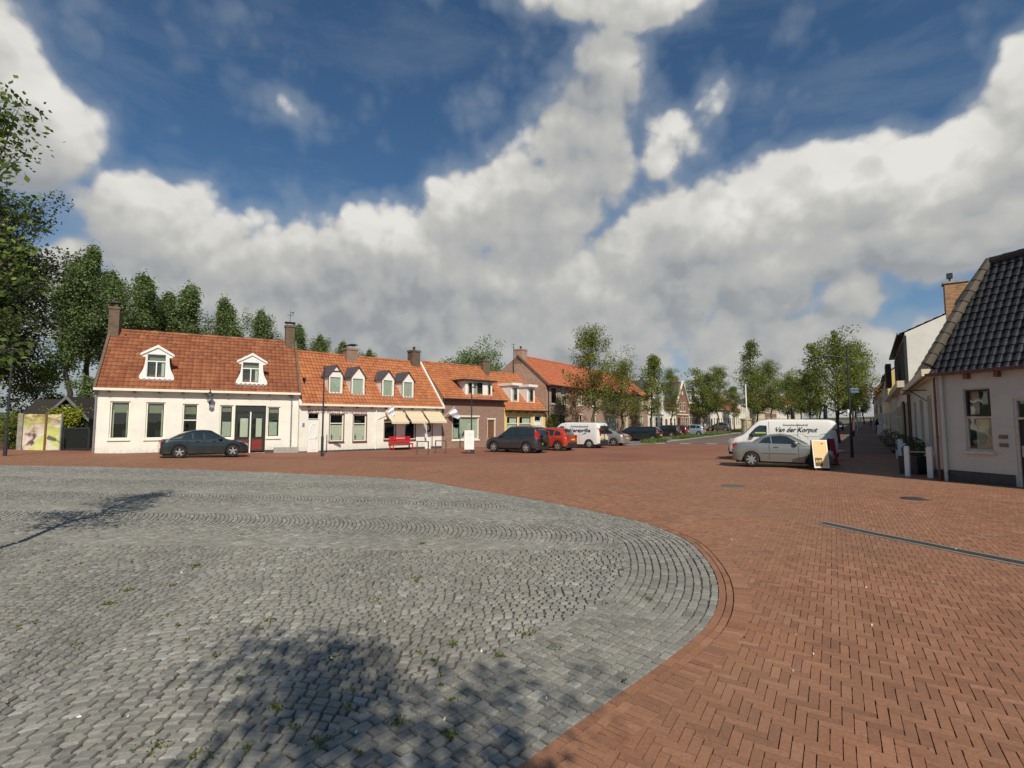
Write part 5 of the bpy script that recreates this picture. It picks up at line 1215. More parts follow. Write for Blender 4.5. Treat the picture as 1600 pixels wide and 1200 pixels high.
for i, (px, Y, py, lb) in enumerate(pl):
    p = pt(px, Y); H = zat(py, p) - p.z; src = (pop, pop2)[i % 2]
    if i < 2: o = src; k = H / 17; o.scale = (k * 1.15, k * 1.15, k); o.location = p; o['label'] = lb; o.rotation_euler = (0, 0, i * 2.0)
    else: place(src, lb, p, H * 1.0, i * 1.7, wide=1.3)
dk = tree('dark_tree', 'large dark tree behind the shed at the far left', pt(-25, 33), 11.3, 4.2, 3.2, 'round', 44, .30, 44, 120, .17, LEAF_D, BARK_D, 'dark trees at the far left'); dk['_h'] = 11.3
place(dk, 'dark tree leaning against the left edge of the view', pt(-45, 30), 12.5, 2.0)
tree('round_bush_tree', 'round green bushy tree behind the brown brick house roof', pt(742, 72), 9.0, 2.5, 4.3, 'round', 61, .25, 40, 60, .30, LEAF_P, BARK_D, sparse=1)
tree('garden_shrub', 'green garden shrub behind the black shed', pt(52, 36), 4.6, .8, 2.2, 'round', 62, .08, 22, 60, .18, LEAF, BARK_D, cat='shrub')
tree('garden_shrub', 'bright green bush left of the painted panels', pt(15, 28.2), 1.5, .1, .62, 'round', 63, .03, 16, 50, .10, LEAF_S, BARK_D, cat='shrub')
tree('garden_shrub', 'dark bush against the gable of the white house', pt(130, 33), 4.0, .6, .9, 'round', 64, .05, 16, 50, .15, LEAF_P, BARK_D, cat='shrub')
# street trees
def top(px, Y, py): p = pt(px, Y); return p, zat(py, p) - p.z
G_ST = 'young trees planted along the street'
p, H = top(930, 43, 524); t1 = tree('street_tree', 'tallest street tree, standing behind the white lettered van with patches of browning leaves', p, H * .97, 2.9, 2.0, 'oval', 71, .13, 30, 70, .13, LEAF_S, sweep=(-.3, 0), group=G_ST); t1['_h'] = H
# the browned leaves on its windward side are a clump of their own
q = np.random.normal(size=(900, 3)) * np.array([.75, .5, .55]) + np.array([-1.25, -.4, H * .50]); leaves('browned_leaves', q, .16, LEAF_R, t1)
p, H = top(972, 57, 590); t2 = tree('street_tree', 'broad street tree with a reddish-brown flush in front of the terrace chimney', p, H, 2.4, 2.9, 'round', 72, .2, 24, 60, .16, LEAF_S, group=G_ST); t2['_h'] = H
q = np.random.normal(size=(900, 3)) * np.array([1.3, 1, .7]) + np.array([0.6, -.5, H * .55]); leaves('reddish_leaves', q, .16, LEAF_R, t2)
p, H = top(1018, 62, 555); t3 = tree('street_tree', 'sparse forked street tree in front of the curved white gable', p, H, 2.6, 2.3, 'spire', 73, .13, 26, 46, .2, LEAF_S, group=G_ST, sparse=.8, sweep=(.6, 0)); t3['_h'] = H
p, H = top(1268, 84, 596); t4 = tree('street_tree', 'rounded street tree just left of the large right-hand tree', p, H, 2.4, 3.0, 'round', 74, .16, 30, 60, .22, LEAF_S, group=G_ST); t4['_h'] = H
G2 = [(1052, 70, 584, t1, .8, 'slim street tree between the dark cars and the red gable house'), (1100, 86, 600, t4, 1, 'street tree before the mansard house'), (1121, 92, 580, t1, 1.05, 'bushy street tree left of the two white poles'),
      (1148, 104, 604, t3, 1.2, 'low street tree right of the mansard house'), (1208, 98, 571, t1, 1.0, 'pointed street tree above the cab of the plasterer van'), (1232, 120, 602, t4, 1.0, 'round street tree over the roof of the plasterer van'),
      (1254, 112, 592, t3, 1.2, 'thin street tree over the name on the plasterer van'), (1185, 130, 598, t4, 1.0, 'distant street tree behind the slender poplar-like tree'), (1278, 140, 600, t1, 1.1, 'distant street tree left of the big right-hand tree'),
      (1340, 90, 590, t4, .9, 'dense street tree behind the blue street sign'), (1352, 140, 606, t1, 1.2, 'farthest tree over the shaded pavement')]
for i, (px, Y, py, src, wd, lb) in enumerate(G2): p, H = top(px, Y, py); place(src, lb, p, H, i * 1.3 + .4, G_ST, wd)
p, H = top(1175, 78, 531); tree('street_tree', 'tall slender sparse tree rising highest over the plasterer van', p, H, 3.2, 2.9, 'spire', 81, .15, 30, 38, .24, LEAF_S, group=G_ST, sparse=.75, sweep=(.4, 0))
p, H = top(1311, 40, 512); T8 = tree('street_tree', 'large broad street tree with a thin spire, left of the shaded pavement', p, H * .74, 2.2, 2.35, 'oval', 82, .15, 30, 44, .15, LEAF_S, group=G_ST)
m, q, c = grow(H, H * .6, .55, 'spire', 83, .05, 12, 16, .16); m.build('leading_shoot', BARK, T8, True, recalc=False); leaves('leading_shoot_leaves', q, .15, LEAF_S, T8, .6, c)
p, H = top(1284, 43, 536); tree('street_tree', 'thin leaning tree at the left of the large street tree', p, H, 3.8, 1.7, 'spire', 84, .07, 16, 26, .17, LEAF_S, group=G_ST, sparse=.6, sweep=(-.6, 0))
p, H = top(1333, 52, 548); place(T8_src := t1, 'street tree partly hidden behind the tall lamp post on the right', p, H, 2.2, G_ST, 1.15)
# climbing shrubs on the terrace wall
for px, Y, H, w_, lb in ((874, 49.3, 4.2, 1.1, 'climbing shrub between the first upper windows of the brick terrace'), (893, 51.5, 4.6, 1.4, 'reddish climber on the brick terrace wall'), (988, 64, 3.6, 1.1, 'brown shrub at the far end of the brick terrace'), (857, 47.4, 2.6, .7, 'yellow-green shrub at the corner of the yellow house')):
    p = pt(px, Y); p = p - Vector((-.821, .571, 0)) * .5
    tree('wall_shrub', lb, p, H, .3, w_ * .8, 'round', int(px), .03, 16, 18, .13, LEAF_R if px in (893, 988) else LEAF_S, BARK_D, cat='shrub', group='shrubs against the brick terrace')
# grassy verges between the parked cars: nobody could count the blades
def turf(name, areas, per, hgt, mat):
    V = []
    for s0, s1, q0, q1 in areas:
        n = int((s1 - s0) * (q1 - q0) * per); s = np.random.uniform(s0, s1, n); q = np.random.uniform(q0, q1, n)
        x = C0.x + SD.x * s + SQ.x * q; y = C0.y + SD.y * s + SQ.y * q; z = gz(x, y); a = np.random.uniform(0, 6.28, n); h = hgt * np.random.uniform(.4, 1.2, n); w_ = .03 + .02 * np.random.rand(n)
        lx, ly = np.random.normal(0, .08, n), np.random.normal(0, .08, n); dx, dy = np.cos(a) * w_, np.sin(a) * w_
        V.append(np.stack([np.stack([x - dx, y - dy, z], 1), np.stack([x + dx, y + dy, z], 1), np.stack([x + lx + dx * .4, y + ly + dy * .4, z + h], 1), np.stack([x + lx - dx * .4, y + ly - dy * .4, z + h], 1)], 1))
    V = np.concatenate(V); n = len(V); o = npmesh(name, V.reshape(-1, 3), np.arange(n * 4).reshape(-1, 4), mat, tint=np.clip(np.random.normal(.55, .25, n), 0, 1)); return o
o = turf('verge_grass', [(25.5, 30.5, 18.1, 19.4), (36.5, 43.5, 18.1, 20.0), (49, 59, 18.1, 20.2), (67, 84, 18.1, 20.2), (90, 120, 18.1, 20.2)], 120, .34, GRASS); o['kind'] = 'stuff'; o['label'] = 'tufted green verge strips between the parked cars'
# moss and weeds in the joints of the setts
V = []; T = []
wd = np.random.RandomState(3)
spots = [gp(*q) for q in [(866, 1013), (826, 992), (430, 1108), (500, 1160), (240, 1168), (310, 1185), (707, 1008), (588, 938), (650, 905), (780, 1026), (420, 970), (200, 924), (170, 945), (660, 850), (1012, 938), (945, 945), (620, 1130), (700, 1150), (305, 885), (520, 1030), (120, 1010), (560, 1180)]]
for _ in range(40):
    p = gp(wd.uniform(0, 1000), wd.uniform(800, 1195)); spots.append(p)
spots = [p for p in spots if inside(np.array([p.x]), np.array([p.y]))[0]]
for k, p in enumerate(spots):
    r_ = (.045 if k < 20 else .018) * wd.uniform(.6, 1.3); n = 60 if k < 20 else 18
    q = wd.normal(size=(n, 3)) * [r_, r_, .006]; V.append(q + [p.x, p.y, gz(p.x, p.y) + .014])
V = np.concatenate(V); o = leaves('joint_moss', V, .022, leafmat('moss', (.05, .07, .012), (.16, .20, .03)), None, .8); o['kind'] = 'stuff'; o['label'] = 'small tufts of moss and weeds in the joints of the setts'
V = np.array([list(gp(wd.uniform(100, 1500), wd.uniform(800, 1190)) + Vector((0, 0, .02))) for _ in range(45)]); o = leaves('fallen_petals', V, .035, plain('pale_litter', (.7, .66, .6), .7), None, .5); o['kind'] = 'stuff'; o['label'] = 'tiny pale scraps scattered over the paving'
# ------------------------------------------------------------------ vehicles: x forward, y to the left, z up; origin on the ground mid-way between the axles
def interp(tab, x):
    if x <= tab[0][0]: return tab[0][1]
    for (a, b), (c, d) in zip(tab[:-1], tab[1:]):
        if x <= c: t = (x - a) / (c - a); return b + (d - b) * t
    return tab[-1][1]
def smoothtab(tab, x, w=.05): return (interp(tab, x - w) + 2 * interp(tab, x) + interp(tab, x + w)) / 4
def vehicle(name, label, near, head, spec, paint, cat='car', group=None, side=1):
    """near: ground point midway between the wheels of the side facing the camera (side +1 = its left)"""
    h = Vector((head[0], head[1], 0)).normalized(); lf = Vector((-h.y, h.x, 0)); W = spec['W']; wb = spec['wb']
    p = near - lf * side * W / 2; z = float(gz(p.x, p.y)) + .012
    t = thing(name, label, cat, (p.x, p.y, z), hdg(h), group); r = spec.get('r', .31)
    xr, xf = spec['xr'], spec['xf']; low = spec['low']; top = spec['top']; box = spec.get('box'); xs = sorted(set(np.linspace(xr, xf, 56).tolist() + [xr + .03, xf - .03] + [c + dx for c in (-wb / 2, wb / 2) for dx in (-r * 1.14, r * 1.14)]))
    ends = lambda x: 1 - .16 * max(0, 1 - (x - xr) / .30) ** 2.2 - .22 * max(0, 1 - (xf - x) / .50) ** 2.2
    def bottom(x):
        z = interp(low, x)
        for c in (-wb / 2, wb / 2):
            R0 = r * 1.16
            if abs(x - c) < R0: z = max(z, r + math.sqrt(R0 * R0 - (x - c) ** 2) * .98)
        return z
    tum = spec.get('tum', .0)
    def ysurf(x, z):
        T = smoothtab(top, x); w = W / 2 * ends(x)
        if box: return w - (max(0, z - 1.0) * .085) - .02 * max(0, .55 - z)
        return w - .04 * max(0, .5 - z) - .06 * max(0, (z - .62))
    m = MB(); K = 9; idx = []
    for x in xs:
        T = smoothtab(top, x); b = min(bottom(x), T - .06); sh = min(.10 if box else .07, (T - b) * .4); row = []
        for j in range(5): z = b + (T - sh - b) * j / 4; row.append((x, ysurf(x, z) + .012 * math.sin(math.pi * j / 4), z))
        y0 = ysurf(x, T - sh); row += [(x, y0 - .03, T - sh * .35), (x, y0 - .10, T - .012), (x, y0 * .5, T + .012), (x, 0, T + .02)]
        full = row + [(a, -bb, c) for a, bb, c in row[-2::-1]]; idx.append(full)
    n = len(idx[0]); V = [v for q in idx for v in q]; Fq = [(i * n + j, i * n + j + 1, (i + 1) * n + j + 1, (i + 1) * n + j) for i in range(len(xs) - 1) for j in range(n - 1)]
    Fq += [tuple(range(n)), tuple((len(xs) - 1) * n + j for j in range(n))[::-1]]; m.add(V, Fq)
    body = m.build('body', paint, t, True)
    for p_ in body.data.polygons:
        if len(p_.vertices) > 4: p_.use_smooth = False
    m = MB(); m.box(xr + .12, xf - .15, -W / 2 + .16, W / 2 - .16, .16, .5)
    for c in (-wb / 2, wb / 2): m.box(c - r * 1.25, c + r * 1.25, -W / 2 + .10, W / 2 - .10, .3, r * 2.1)
    m.build('underbody', PLAST, t)
    if not box:                                             # cabin on top of the body
        rf = spec['roof']; tb = spec['tumble']; m = MB(); rows_ = []; x0, x1 = rf[0][0], rf[-1][0]; gx = sorted(set(np.linspace(x0, x1, 40).tolist() + [q[0] for q in rf]))
        wy = lambda x: (ysurf(x, smoothtab(top, x) - .05) - .055)
        def gy(x, z): T = smoothtab(top, x); return wy(x) - tb * (z - T)
        for x in gx:
            T = smoothtab(top, x) - .02; Z = max(T + .005, smoothtab(rf, x, .03)); s = min(.07, (Z - T) * .3)
            row = [(x, gy(x, T), T), (x, gy(x, (T + Z) / 2) + .008, (T + Z) / 2), (x, gy(x, Z - s), Z - s), (x, gy(x, Z) - .05, Z - s * .25), (x, gy(x, Z) - .16, Z), (x, gy(x, Z) * .45, Z + .015), (x, 0, Z + .02)]
            rows_.append(row + [(a, -b, c) for a, b, c in row[-2::-1]])
        n = len(rows_[0]); m.add([v for q in rows_ for v in q], [(i * n + j, i * n + j + 1, (i + 1) * n + j + 1, (i + 1) * n + j) for i in range(len(gx) - 1) for j in range(n - 1)])
        m.build('cabin', paint, t, True)
    else: gy = ysurf; rf = top
    # side windows, each a thin pane let into the cabin side
    for poly in spec['wins']:
        for sgn in (1, -1):
            if spec.get('oneside') and sgn != side: continue
            q = []
            for (xa, za), (xb, zb) in zip(poly, poly[1:] + poly[:1]):
                for k in range(4): u = k / 4; x, z = xa + (xb - xa) * u, za + (zb - za) * u; q.append((x, z))
            m = MB(); v = [(x, sgn * (gy(x, z) + .014), z) for x, z in q]; cx = sum(a for a, b in q) / len(q); cz = sum(b for a, b in q) / len(q)
            v.append((cx, sgn * (gy(cx, cz) + .018), cz)); nn = len(q); m.add(v, [(i, (i + 1) % nn, nn) for i in range(nn)]); m.build('side_window', CARGLASS, t)
    for key, nm in (('screen', 'windscreen'), ('rear', 'rear_window')):
        if key in spec:
            xa, xb = spec[key][:2]; w0 = spec[key][2]; m = MB(); N = 6; K = 6; g = []
            for i in range(N + 1):
                x = xa + (xb - xa) * i / N; Z = smoothtab(rf, x, .03) + .030; yy = (gy(x, Z) - .13) * w0
                g.append([(x + (.02 if key == 'screen' else -.02), yy * (2 * k / K - 1), Z - .02 * abs(2 * k / K - 1) ** 2) for k in range(K + 1)])
            m.add([v for q in g for v in q], [(i * (K + 1) + k, i * (K + 1) + k + 1, (i + 1) * (K + 1) + k + 1, (i + 1) * (K + 1) + k) for i in range(N) for k in range(K)]); m.build(nm, CARGLASS, t, True)
    if 'backglass' in spec:                                  # upright glass in the tail
        z0, z1, hw = spec['backglass']; m = MB(); m.box(xr - .012 + spec.get('bgx', 0), xr + .02 + spec.get('bgx', 0), -hw, hw, z0, z1); m.build('rear_window', CARGLASS, t, bevel=.01)
    # bumpers, lamps, plates, mirrors, handles
    bm_ = PLAST if spec.get('plastic') else paint
    for nm, x, s in (('rear_bumper', xr, -1), ('front_bumper', xf, 1)):
        yw = W / 2 * (.82 if s < 0 else .74); m = MB(); m.prism([(x - s * .16, -yw - .08), (x + s * .02, -yw + .04), (x + s * .055, 0), (x + s * .02, yw - .04), (x - s * .16, yw + .08)], .22, spec.get('bz', .52), 'z'); m.build(nm, bm_, t, bevel=.02)
    tz0, tz1 = spec['tail']
    for sgn in (1, -1):
        m = MB(); y1 = W / 2 * .84; q = [(xr - .012, y1 * .72), (xr - .014, y1 + .005), (xr + .06, y1 + .035), (xr + .20, W / 2 * .955), (xr + .10, y1 * .9)]
        m.prism([(x, sgn * y) for x, y in q], tz0, tz1, 'z'); m.build('tail_lamp', TAIL, t)
        hz0, hz1 = spec['headz']; y1 = W / 2 * .76; q = [(xf + .004, y1 * .62), (xf + .0, y1 + .01), (xf - .10, W / 2 * .865), (xf - .34, W / 2 * .955), (xf - .30, W / 2 * .8), (xf - .1, y1 * .6)]
        m = MB(); m.prism([(x, sgn * y) for x, y in q], hz0, hz1, 'z'); m.build('head_lamp', HEAD, t)
        mx, mz = spec['mirror']; m = MB(); m.lathe([(.04, -.10), (.09, -.06), (.10, .04), (.05, .10)], (mx, sgn * (gy(mx, mz) + .11), mz), 8, 'y'); m.build('wing_mirror', PLAST if spec.get('plastic') else paint, t, True)
        for hx, hz in spec.get('handles', []): m = MB(); m.box(hx - .09, hx + .09, sgn * (ysurf(hx, hz) + .01), sgn * (ysurf(hx, hz) + .035), hz - .015, hz + .02); m.build('door_handle', paint, t)
    m = MB(); pz = spec.get('pz', .62); m.box(xr - .075, xr - .055, -.26, .26, pz - .06, pz + .06); m.build('number_plate', PLATE, t)
    m = MB(); m.box(xf + .05, xf + .07, -.26, .26, .38, .50); m.build('number_plate', PLATE, t)
    # door seams
    m = MB()
    for sx, z0, z1 in spec.get('seams', []):
        for sgn in (1, -1):
            zz = np.linspace(z0, z1, 6)
            for a, b in zip(zz[:-1], zz[1:]): m.quad((sx - .006, sgn * (ysurf(sx, a) + .0155), a), (sx + .006, sgn * (ysurf(sx, a) + .0155), a), (sx + .006, sgn * (ysurf(sx, b) + .0155), b), (sx - .006, sgn * (ysurf(sx, b) + .0155), b))
    if m.v: m.build('door_seams', BLACKP, t)
    if spec.get('strip'):
        z0, xa, xb = spec['strip']
        for sgn in (1, -1): m = MB(); m.box(xa, xb, sgn * (ysurf(0, z0) - .005), sgn * (ysurf(0, z0) + .035), z0 - .03, z0 + .03); m.build('side_moulding', paint, t, bevel=.01)
    for c in (-wb / 2, wb / 2):
        for sgn in (1, -1):
            m = MB(); y = sgn * (W / 2 - .11); w_ = .10; m.lathe([(r * .62, -w_ * .5), (r * .64, -w_), (r * .93, -w_), (r, -w_ * .6), (r, w_ * .6), (r * .93, w_), (r * .64, w_), (r * .62, w_ * .5)], (c, y, r), 24, 'y'); wh = m.build('wheel', TYRE, t, True)
            m = MB(); yo = y + sgn * (w_ - .015); R1 = r * .66
            if spec.get('steel'): m.lathe([(R1, 0), (R1 * .8, sgn * .01), (R1 * .45, sgn * .03), (R1 * .2, sgn * .03)], (c, yo - sgn * .02, r), 20, 'y')
            else:
                for k in range(spec.get('sp', 5)):
                    a = 2 * math.pi * k / spec.get('sp', 5) + .3; ca, sa = math.cos(a), math.sin(a); sw = spec.get('swirl', 0)
                    P0 = [(.12, -.20), (1.0, -.16 + sw), (1.0, .16 + sw), (.12, .20)]
                    m.prism([(c + R1 * (u * ca - v * sa), r + R1 * (u * sa + v * ca)) for u, v in P0], yo - sgn * .02, yo + sgn * .006)
                m.lathe([(R1 * 1.02, -.02), (R1 * 1.02, .012), (R1 * .90, .012), (R1 * .90, -.02)], (c, yo, r), 24, 'y', False); m.lathe([(R1 * .24, -.02), (R1 * .2, .014)], (c, yo, r), 12, 'y')
            m.build('rim', RIM if not spec.get('steel') else GALV, wh)
    spare = spec.get('spare')
    if spare:
        m = MB(); m.lathe([(.10, -.17), (.30, -.17), (.33, -.10), (.33, 0)], (xr - .04, .0, .88), 24, 'x'); sp_ = m.build('spare_wheel', TYRE, t, True); m = MB(); m.lathe([(.24, -.175), (.20, -.19), (.02, -.19)], (xr - .04, 0, .88), 20, 'x'); m.build('spare_wheel_cover', paint, sp_, True)
    for zr in spec.get('rails', []):
        for sgn in (1, -1): m = MB(); m.tube([(zr[0], sgn * W * .33, zr[2]), (zr[0] + .1, sgn * W * .33, zr[2] + .05), (zr[1] - .1, sgn * W * .33, zr[2] + .05), (zr[1], sgn * W * .33, zr[2])], .018, 6); m.build('roof_rail', PLAST, t)
    if spec.get('lining'):
        m = MB(); z0 = spec['lining']; m.box(xr + .2, xf - .2, -W / 2 - .002, -W / 2 + .03, z0, z0 + .05); m.box(xr + .2, xf - .2, W / 2 - .03, W / 2 + .002, z0, z0 + .05); m.build('side_moulding', PLAST, t)
    return t, ysurf
SEDAN = dict(W=1.74, wb=2.45, r=.315, xr=-2.05, xf=2.0, low=[(-2.05, .34), (-1.8, .24), (1.7, .22), (2.0, .30)], top=[(-2.05, .80), (-1.98, .93), (-1.7, .99), (-1.1, .99), (0, .95), (.9, .92), (1.3, .87), (1.75, .76), (1.95, .66), (2.0, .55)],
             roof=[(-1.68, .97), (-1.2, 1.22), (-.65, 1.40), (-.2, 1.43), (.2, 1.40), (.95, .93)], tumble=.42, wins=[[(-1.15, 1.0), (-1.0, 1.20), (-.72, 1.31), (-.68, .99)], [(-.62, .99), (-.64, 1.33), (-.22, 1.36), (-.16, .97)], [(-.09, .97), (-.15, 1.36), (.18, 1.33), (.74, .97)]],
             screen=(.24, .88, .93), rear=(-1.62, -.80, .9), tail=(.70, .90), headz=(.55, .70), mirror=(.60, .98), handles=[(-.45, .84), (.30, .83)], seams=[(-.12, .3, .94), (-.9, .55, .97), (.86, .3, .9)])
HATCH = dict(W=1.66, wb=2.35, r=.30, xr=-1.75, xf=1.85, low=[(-1.75, .34), (-1.6, .24), (1.6, .22), (1.85, .30)], top=[(-1.75, .85), (-1.7, .95), (-1.2, .98), (0, .95), (.85, .93), (1.3, .84), (1.7, .72), (1.85, .55)],
             roof=[(-1.72, .98), (-1.62, 1.25), (-1.35, 1.43), (-.6, 1.48), (.1, 1.45), (1.0, .93)], tumble=.36, wins=[[(-1.35, 1.02), (-1.28, 1.28), (-.88, 1.36), (-.85, 1.0)], [(-.78, 1.0), (-.80, 1.38), (-.1, 1.39), (-.04, .98)], [(.02, .98), (-.03, 1.38), (.15, 1.36), (.78, .98)]],
             screen=(.16, .92, .93), rear=(-1.71, -1.50, .88), tail=(.80, 1.02), headz=(.55, .74), mirror=(.62, 1.0), handles=[(-.5, .84)], seams=[(0.0, .3, .95), (.9, .3, .9)])
SUV = dict(W=1.78, wb=2.58, r=.345, xr=-2.12, xf=2.05, low=[(-2.12, .42), (-1.9, .32), (1.8, .30), (2.05, .38)], top=[(-2.12, .98), (-2.06, 1.06), (-1.6, 1.07), (0, 1.05), (.9, 1.04), (1.4, 1.0), (1.85, .88), (2.05, .66)],
           roof=[(-2.08, 1.06), (-1.98, 1.45), (-1.82, 1.66), (-1.2, 1.71), (-.2, 1.71), (.15, 1.68), (1.0, 1.05)], tumble=.26, wins=[[(-1.82, 1.13), (-1.72, 1.54), (-1.16, 1.58), (-1.12, 1.10)], [(-1.04, 1.10), (-1.06, 1.59), (-.28, 1.60), (-.22, 1.08)], [(-.15, 1.08), (-.2, 1.60), (.14, 1.57), (.74, 1.09)]],
           screen=(.24, .94, .93), rear=(-2.06, -1.94, .86), tail=(.92, 1.42), headz=(.70, .92), mirror=(.62, 1.12), handles=[(-.9, .98), (0, .97)], seams=[(-.18, .38, 1.03), (-1.08, .6, 1.04), (.9, .38, 1.0)], plastic=True, spare=True, rails=[(-1.6, .0, 1.71)], pz=.62, bz=.58)
CROSS = dict(SUV); CROSS.update(xr=-1.98, xf=2.0, spare=None, rails=[], low=[(-1.98, .42), (-1.8, .30), (1.8, .28), (2.0, .36)], top=[(-1.98, .92), (-1.92, 1.02), (-1.6, 1.05), (0, 1.02), (.9, 1.0), (1.4, .95), (1.8, .82), (2.0, .62)],
             roof=[(-1.9, 1.02), (-1.66, 1.36), (-1.35, 1.55), (-.6, 1.62), (.1, 1.58), (1.0, 1.0)], tumble=.36, wins=[[(-1.5, 1.08), (-1.42, 1.30), (-1.02, 1.44), (-.98, 1.07)], [(-.9, 1.06), (-.93, 1.46), (-.2, 1.50), (-.14, 1.05)], [(-.07, 1.05), (-.12, 1.50), (.12, 1.47), (.78, 1.04)]], screen=(.18, .92, .93), rear=(-1.86, -1.50, .88), tail=(.86, 1.08), plastic=True, W=1.78, wb=2.55, pz=.78)
ESTATE = dict(SEDAN); ESTATE.update(xr=-2.1, top=[(-2.1, .80), (-2.05, .95), (-1.7, .99), (0, .95), (.9, .92), (1.3, .87), (1.75, .76), (1.95, .66), (2.0, .55)], roof=[(-2.04, .98), (-1.9, 1.25), (-1.65, 1.44), (-.6, 1.50), (.1, 1.45), (.95, .93)], rear=(-2.02, -1.80, .88), low=[(-2.1, .34), (-1.8, .24), (1.7, .22), (2.0, .30)],
              wins=[[(-1.72, 1.02), (-1.6, 1.33), (-1.0, 1.38), (-.95, 1.0)], [(-.88, 1.0), (-.9, 1.39), (-.2, 1.41), (-.14, .98)], [(-.07, .98), (-.12, 1.41), (.12, 1.38), (.74, .97)]])
COUPE = dict(W=1.67, wb=2.44, r=.305, xr=-1.98, xf=1.88, low=[(-1.98, .36), (-1.75, .25), (1.6, .22), (1.88, .30)], top=[(-1.98, .74), (-1.92, .92), (-1.6, 1.0), (-1.0, .98), (0, .93), (.8, .92), (1.2, .86), (1.6, .74), (1.8, .62), (1.88, .52)],
             roof=[(-1.22, .98), (-.85, 1.20), (-.45, 1.34), (-.05, 1.37), (.25, 1.33), (1.05, .92)], tumble=.42, wins=[[(-.92, 1.0), (-.70, 1.18), (-.46, 1.26), (-.42, .98)], [(-.38, .98), (-.41, 1.27), (-.05, 1.30), (.20, 1.27), (.72, .96)]],
             screen=(.28, .98, .93), rear=(-1.15, -.60, .9), tail=(.78, .95), headz=(.52, .68), mirror=(.52, .99), handles=[(-.22, .84)], seams=[(-.50, .32, .95), (.62, .3, .9)], strip=(.60, -.78, .55), swirl=.22, sp=7)
VAN = dict(W=1.90, wb=3.0, r=.33, xr=-2.35, xf=2.35, box=True, low=[(-2.35, .40), (-2.1, .30), (2.0, .28), (2.35, .38)], top=[(-2.35, 1.72), (-2.28, 1.90), (-2.0, 1.95), (.5, 1.97), (.95, 1.90), (1.25, 1.66), (1.6, 1.30), (1.75, 1.16), (2.1, 1.02), (2.28, .84), (2.35, .62)],
           wins=[[(.62, 1.12), (.62, 1.66), (.92, 1.68), (1.12, 1.56), (1.42, 1.22), (1.42, 1.10)]], screen=(1.12, 1.70, .96), tail=(.95, 1.52), headz=(.76, .96), mirror=(1.25, 1.20), seams=[(.52, .4, 1.85), (1.5, .4, 1.08), (-.7, .4, 1.8)], plastic=True, bz=.62, pz=.78, steel=True)
HQ = (-.83, .55)
def mid_near(rear_px, Y, spec, head):
    h = Vector((head[0], head[1], 0)).normalized(); p = pt(rear_px, Y); return Vector((p.x, p.y, 0)) + h * spec['wb'] / 2
vehicle('sedan', 'dark blue-green saloon parked before the long white house', mid_near(279, 25.2, SEDAN, (.80, .60)), (.80, .60), SEDAN, carpaint('dark_teal_paint', (.003, .014, .019), .1), side=-1)[0].scale = (.95, .95, .97)
t, ys = vehicle('coupe', 'silver coupe with folding hardtop parked beside the plasterer van', mid_near(1170.5, 21.7, COUPE, (.88, -.47)), (.88, -.47), COUPE, carpaint('greenish_silver_paint', (.27, .28, .25), .6), side=-1); t.scale = (.95, .97, 1)
t, ys = vehicle('panel_van', 'white plasterer van with dark script lettering on its side', pt(1221, 24.9), (-.9, .42), VAN, carpaint('white_van_paint', (.74, .73, .68), 0), cat='van', group=None, side=1)
y = ys(0, 1.3) + .03
def vlet(txt, size, x, z, width, mat=INK, shear=0, off=0, name='lettering'): return lettering(txt, size, mat, t, (x, ys(0, z) + .022, z), (R(90 + 4.8), 0, R(180)), name, shear, width, off)
vlet('Stucadoorsbedrijf', .15, -.10, 1.66, 1.05, plain('grey_lettering', (.25, .25, .24), .5)); vlet('Van der Korput', .34, .28, 1.36, 1.75, INK, .42, .004)
m = MB()
for cx, cz, rr, a0, a1 in ((-.55, 1.02, .26, 0, 180), (-.80, 1.0, .34, 20, 170), (-1.9, 1.08, .28, -20, 200), (-1.75, 1.12, .2, 30, 200)):
    pts = [(cx + rr * math.cos(R(a)), ys(0, cz + rr * math.sin(R(a))) + .02, cz + rr * math.sin(R(a)) * .8) for a in np.linspace(a0, a1, 12)]; m.tube(pts, .006, 4, False)
m.tube([(-.95, ys(0, 1.15) + .02, 1.15), (-1.6, ys(0, 1.15) + .02, 1.15)], .005, 4, False); m.build('line_emblem', plain('grey_lettering', (.25, .25, .24), .5), t)
m = MB(); m.box(.66, 1.15, ys(.9, 1.3) + .016, ys(.9, 1.3) + .022, 1.28, 1.34); m.build('dashboard_card', plain('lime_card', (.45, .6, .08), .6), t)
vehicle('sport_utility_car', 'dark grey high car with spare wheel on its tail, first of the parked row', mid_near(821.5, 33.4, SUV, HQ), HQ, SUV, carpaint('dark_grey_paint', (.040, .038, .042)), side=1, group='cars parked nose-in along the terrace')
GP = 'cars parked nose-in along the terrace'
vehicle('crossover_car', 'orange-red car parked between the dark grey one and the white van', mid_near(871, 36.0, CROSS, HQ), HQ, CROSS, carpaint('orange_red_paint', (.50, .045, .012), .2), side=1, group=GP)
VAN2 = dict(VAN); VAN2.update(backglass=(1.12, 1.68, .0001)); VAN2.pop('backglass')
t, ys = vehicle('panel_van', 'white painter van with blue-black lettering, parked nose-in', mid_near(920, 39.4, VAN2, HQ), HQ, VAN2, carpaint('white_van_paint', (.74, .73, .68), 0), cat='van', group=GP, side=1)
vlet('Schildersbedrijf', .19, .05, 1.60, 1.5, BLUEINK, .1); vlet('Versprille', .42, .12, 1.22, 1.75, BLUEINK, .1, .008)
m = MB(); m.add([(-.6, ys(0, 1) + .02, .95), (-1.3, ys(0, 1) + .02, 1.12), (-1.25, ys(0, 1) + .02, 1.18), (-.9, ys(0, 1) + .02, 1.03)], [(0, 1, 2, 3)]); m.build('brush_emblem', BLUEINK, t)
